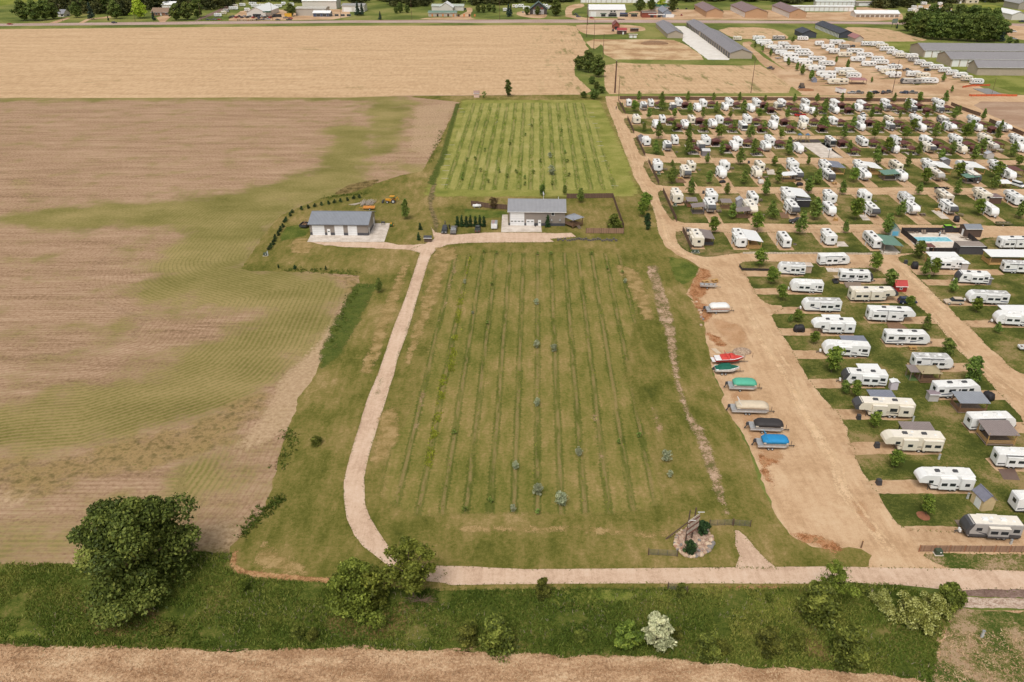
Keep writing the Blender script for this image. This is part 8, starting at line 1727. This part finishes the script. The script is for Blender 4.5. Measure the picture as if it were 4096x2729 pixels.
# flat decks and patios
for k, s, m_, l, zz in (('patio','L 500,300 660,300 805,402 530,395',M_wood,'plank deck in front of the long white fifth-wheel',.16), ('patio','J 230,830 430,830 440,895 260,890',M_wood3,'grey railed deck at the dark-nosed trailer',.3), ('patio','J 20,655 230,655 258,703 45,700',M_conc,'pale patio beside the top middle trailer',.06), ('patio','J 150,345 235,345 290,402 150,402',M_conc,'pale patio at the lowest row trailer',.06),
    ('patio','H 620,685 690,680 740,740 660,740',M_conc,'pale patio at the tenth-line dark-nosed camper',.06), ('patio','H 1380,640 1450,625 1570,725 1490,725',M_conc,'long pale patio at the tenth line',.06), ('patio','G 1660,235 1750,232 1770,290 1680,290',M_conc,'square pale patio in the seventh line',.06), ('patio','G 580,300 650,310 720,390 600,388',M_wood,'brown plank deck at the cream fifth-wheel',.2), ('patio','P 1535,535 1650,535 1620,600 1590,620',M_wood3,'wooden step pad at the grey trailer nose',.12), ('patio','N 2000,1100 2230,1100 2300,1250 2080,1240',paint('brown_mat', C(122,100,90)),'brown paved mat below the right-edge trailer',.05), ('patio','G 1815,740 1920,740 1930,808 1840,808',M_wood,'brown deck at the dark-nosed tenth-line camper',.15)):
    tag(link('patio', MB().poly(PL(s), -.02, zz).mesh('patio', m_)), l, kind='structure')
for k, x, y, h_, l in (('P',435,860,1.5,'lone wooden post at the yard corner'), ('K',1040,775,1.1,'thin iron stake beside the gravel heaps')):
    simple('marker_post', l, 'post', k, x, y, [('post', MB().tube((0,0,0),(.05,0,h_),.12 if h_ > 1.2 else .05,n=7).mesh('post', M_wood)), ('post_cap', MB().tube((.05,0,h_),(.05,0,h_+.03),.1 if h_ > 1.2 else .05,n=7).mesh('post_cap', M_wood2))])
# trellis / nursery pots right of the drive, wood stack
root = link('nursery_rows', None, None, (*Z('S',1310,585), 0)); tag(root, 'row of dark nursery pots and crates along the drive end', 'crates'); q0 = Z('S',1310,585)
for i in range(26):
    q = Z('S', 1320+i*23, 572+rnd.uniform(-8,14)); link('crate', MB().box(-.3,.3,-.3,.3,0,.55,.05).mesh('crate', paint('pot_grey', C(110,102,98))) if i == 0 else bpy.data.meshes['crate'], root, (q[0]-q0[0], q[1]-q0[1], .02), (0,0,rnd.uniform(-.4,.4)), (1,1,rnd.uniform(.7,1.3)))
# white stakes in the upper orchard
STK = [MB().tube((0,0,.05),(2.6,0,.08),.05,n=5).mesh('stake', paint('stake_white', C(214,208,196), .8))]
for i, (x, y, a_) in enumerate(((420,563,0),(415,605,0),(410,665,0),(400,715,0),(390,787,0),(385,848,0),(460,472,0),(1810,270,0),(1830,312,0),(1850,440,0),(1860,480,0),(1880,578,0),(1895,628,.5),(1990,855,-.15),(1200,285,.9),(900,262,1.2),(550,130,0),(560,162,0),(1780,170,0),(1790,208,0))):
    q = Z('T', x, y); tag(link('stake', STK[0], None, (q[0], q[1], 0), (0,0,a_)), 'thin white stake in the upper orchard grass, %s' % (ORD[i] + ' along the left side' if i < 7 else ORD[i-7] + ' of the others'), 'stake', 'white stakes of the upper orchard')
# power poles
M_pole = paint('pole_wood', C(104,76,62), .9, .15)
for k, x, y, h_, r_, l, arm in (('C',1578,975,18.3,.18,'tall power pole at the lane behind the sixth shelter',0), ('D',965,992,18.4,.18,'tall power pole in the far lot front line',0), ('C',155,972,17.2,.48,'thick dark steel power pole left of the small field',0), ('C',192,1062,13.0,.16,'thin pole at the left end of the long fence',0), ('A',910,147,15,.17,'highway pole left of the ranch house',1), ('A',420,142,15,.17,'highway pole beside the white cottage',1), ('A',1354,140,15.5,.17,'highway pole at the side road',1), ('A',1835,138,18,.17,'highway pole before the dealership',1), ('A',2294,136,17,.17,'highway pole right of the blue shop',1), ('B',529,172,20,.17,'highway pole in the motel meadow',1), ('B',1281,170,19,.17,'highway pole on the motel lawn',1), ('B',2033,215,26,.2,'tall pole at the junction by the big store',1), ('B',2024,315,22,.2,'tall pole at the dirt corner below the junction',1), ('B',2085,432,21,.18,'pole above the tree clump',0), ('B',2165,498,16,.18,'pole beside the graded lot',0), ('B',1662,150,7,.12,'short lamp pole at the restaurant',0), ('D',2015,995,9,.1,'thin pole at the sunken foundation',0), ('F',357,660,6.5,.07,'thin lamp post beside the black motorhome',0), ('H',410,495,5,.06,'thin flag post in the ninth line',0)):
    pr = [('shaft', MB().tube((0,0,-.2),(0,0,h_),r_,r_*.65,8).mesh('shaft', M_pole))]
    if arm: pr += [('crossarm', MB().box(-1.3,1.3,-.07,.07,h_-.9,h_-.75).mesh('crossarm', M_pole)), ('insulator', MB().tube((-1.1,0,h_-.75),(-1.1,0,h_-.5),.06,n=5).mesh('insulator', M_whitep)), ('insulator', MB().tube((1.1,0,h_-.75),(1.1,0,h_-.5),.06,n=5).mesh('insulator', M_whitep))]
    else: pr += [('cap', MB().tube((0,0,h_),(0,0,h_+.1),r_*.75,n=8).mesh('cap', M_metal))]
    simple('power_pole', l, 'pole', k, x, y, pr, 1.5 if arm else 0)
simple('billboard', 'weathered billboard on posts left of the tree grove', 'billboard', 'D', 985, 285, [('panel', MB().box(-3.6,3.6,-.1,.1,3.2,7.0).mesh('panel', paint('billboard_grey', C(150,160,150), .7, .25))), ('post', MB().tube((-2.4,.2,0),(-2.4,.2,6.5),.2).mesh('post', M_pole)), ('post', MB().tube((2.4,.2,0),(2.4,.2,6.5),.2).mesh('post', M_pole))], .5)
# people
def person(label, k, x, y, top, leg, h_=1.75, rz=0.0):
    f = h_/1.75; V = []; me = bpy.data.meshes.new('body'); J = [(0,0,.95),(0,0,1.2),(0,0,1.42),(0,0,1.54),(0,.0,1.66),(-.2,0,1.4),(-.27,.03,1.12),(-.25,-.1,.88),(.2,0,1.4),(.27,.03,1.12),(.25,-.1,.88),(-.1,0,.88),(-.12,-.05,.48),(-.12,.03,.06),(.1,0,.88),(.12,.06,.48),(.12,.12,.06),(-.12,-.12,.03),(.12,-.02,.03)]
    R_ = [.15,.15,.14,.055,.1,.065,.05,.035,.065,.05,.035,.09,.065,.05,.09,.065,.05,.04,.04]
    me.from_pydata([(a*f,b*f,c*f) for a,b,c in J], [(0,1),(1,2),(2,3),(3,4),(2,5),(5,6),(6,7),(2,8),(8,9),(9,10),(0,11),(11,12),(12,13),(0,14),(14,15),(15,16),(13,17),(16,18)], [])
    o = link('person', me); me.materials.append(top)
    bpy.context.view_layer.update()
    md = o.modifiers.new('skin', 'SKIN'); 
    for i, v in enumerate(me.skin_vertices[0].data if me.skin_vertices else []): v.radius = (R_[i]*f, R_[i]*f); v.use_root = (i == 0)
    o.modifiers.new('sub', 'SUBSURF').levels = 1
    o.modifiers['sub'].render_levels = 1
    p = Z(k, x, y); o.location = (p[0], p[1], .03); o.rotation_euler = (0,0,rz); tag(o, label, 'person')
    for nm, c_, r_, z_ in (('hair', M_dark, .115, 1.70),):
        h = link(nm, MB().ell((0,.01*f,z_*f),(r_*f,r_*f,.1*f)).mesh(nm, c_, smooth=True), o)
    t_ = link('trousers', MB().tube((-.11*f,0,.1*f),(-.1*f,0,.92*f),.085*f,.11*f,8).tube((.12*f,.04*f,.1*f),(.1*f,0,.92*f),.085*f,.11*f,8).mesh('trousers', leg), o)
M_tee = paint('dark_shirt', C(52,50,54), .9); M_jean = paint('dark_jeans', C(56,62,78), .9); M_ltee = paint('light_shirt', C(206,206,206), .9); M_skin = paint('skin_tone', C(196,150,120), .7)
person('person in dark clothes walking on the park lane', 'E', 168, 232, M_tee, M_dark, 1.8, .3); person('person in dark clothes standing between the suv and pickup', 'S', 243, 465, M_tee, M_dark, 1.78); person('person behind the dark suv', 'S', 200, 430, paint('grey_shirt', C(120,112,108), .9), M_jean, 1.75, 1.0); person('person in a light shirt standing on the pool deck', 'J', 1355, 285, M_ltee, M_jean, 1.78)
# pool chairs
CH = [('seat', MB().box(-.3,.3,-.6,.5,.3,.36).mesh('seat', M_wood3), None), ('backrest', MB().add([(-.3,.5,.33),(.3,.5,.33),(.3,.85,1.0),(-.3,.85,1.0),(-.3,.55,.33),(.3,.55,.33),(.3,.9,1.0),(-.3,.9,1.0)],[(0,1,2,3),(7,6,5,4),(0,4,5,1),(1,5,6,2),(2,6,7,3),(3,7,4,0)]).mesh('backrest', M_wood3), None), ('leg', MB().box(-.3,-.24,-.5,-.44,0,.3).box(.24,.3,-.5,-.44,0,.3).box(-.3,-.24,.4,.46,0,.3).box(.24,.3,.4,.46,0,.3).mesh('leg', M_wood3), None)]
for i, (x, y) in enumerate(((980,232),(1010,235),(1040,238),(1085,238),(1155,245),(1185,245),(1350,240),(1375,243),(1408,250))):
    p = Z('J', x, y); spawn(CH, 'pool_chair', (p[0], p[1]-.5, .05), math.pi*.0, (1,1,1), 'grey deck chair along the far pool side, %s from left' % ORD[i], 'chair', 'deck chairs at the pool')
for i, (x, y) in enumerate(((1640,305),(1680,300),(1700,330))):
    p = Z('J', x, y); spawn(CH, 'pool_chair', (p[0], p[1], .05), 1.2, (1,1.4,.8), 'grey lounger at the right end of the pool, %s from left' % ORD[i], 'chair', 'deck chairs at the pool')
p = Z('J', 1235, 370, 2.5); post_roof('pool_shelter', 'small brown shelter at the near pool corner', p[0], p[1], 2.6, 2.6, 2.1, 2.7, paint('maroon_roof', C(116,74,68), .7), M_wood, hip=True, cat='shelter')
# skid steer and dirt heaps
sk = [('cab', MB().box(-.8,.9,-.7,.7,.6,2.0,.1).mesh('cab', paint('machine_grey', C(120,104,90), .7)), None), ('bucket', MB().box(1.1,1.9,-.9,.9,.1,.7,.1).mesh('bucket', M_dark), None), ('arm', MB().box(-.8,1.5,-.85,-.72,1.0,1.2).box(-.8,1.5,.72,.85,1.0,1.2).mesh('arm', M_dark), None)]; wheels(sk, (-.6,.6), (-.8,.8), .42, .3)
p = Z('C', 2112, 930); spawn(sk, 'skid_steer', (p[0], p[1]+1, .03), -1.6, (1.5,1.5,1.5), 'brown skid loader beside its dirt pile on the lane', 'loader')
simple('dirt_heap', 'brown dirt pile in front of the skid loader', 'dirt', 'C', 2150, 945, [('mound', MB().ell((0,0,0),(5,3,1.0),16,8,cut=-.02).mesh('mound', paint('brown_dirt', C(160,112,78), .95, .2)))]); simple('dirt_heap', 'dark earth heap on the graded lot', 'dirt', 'C', 570, 460, [('mound', MB().ell((0,0,0),(11,5,2.2),18,8,cut=-.02).mesh('mound', paint('dark_dirt', C(150,118,90), .95, .2)))])
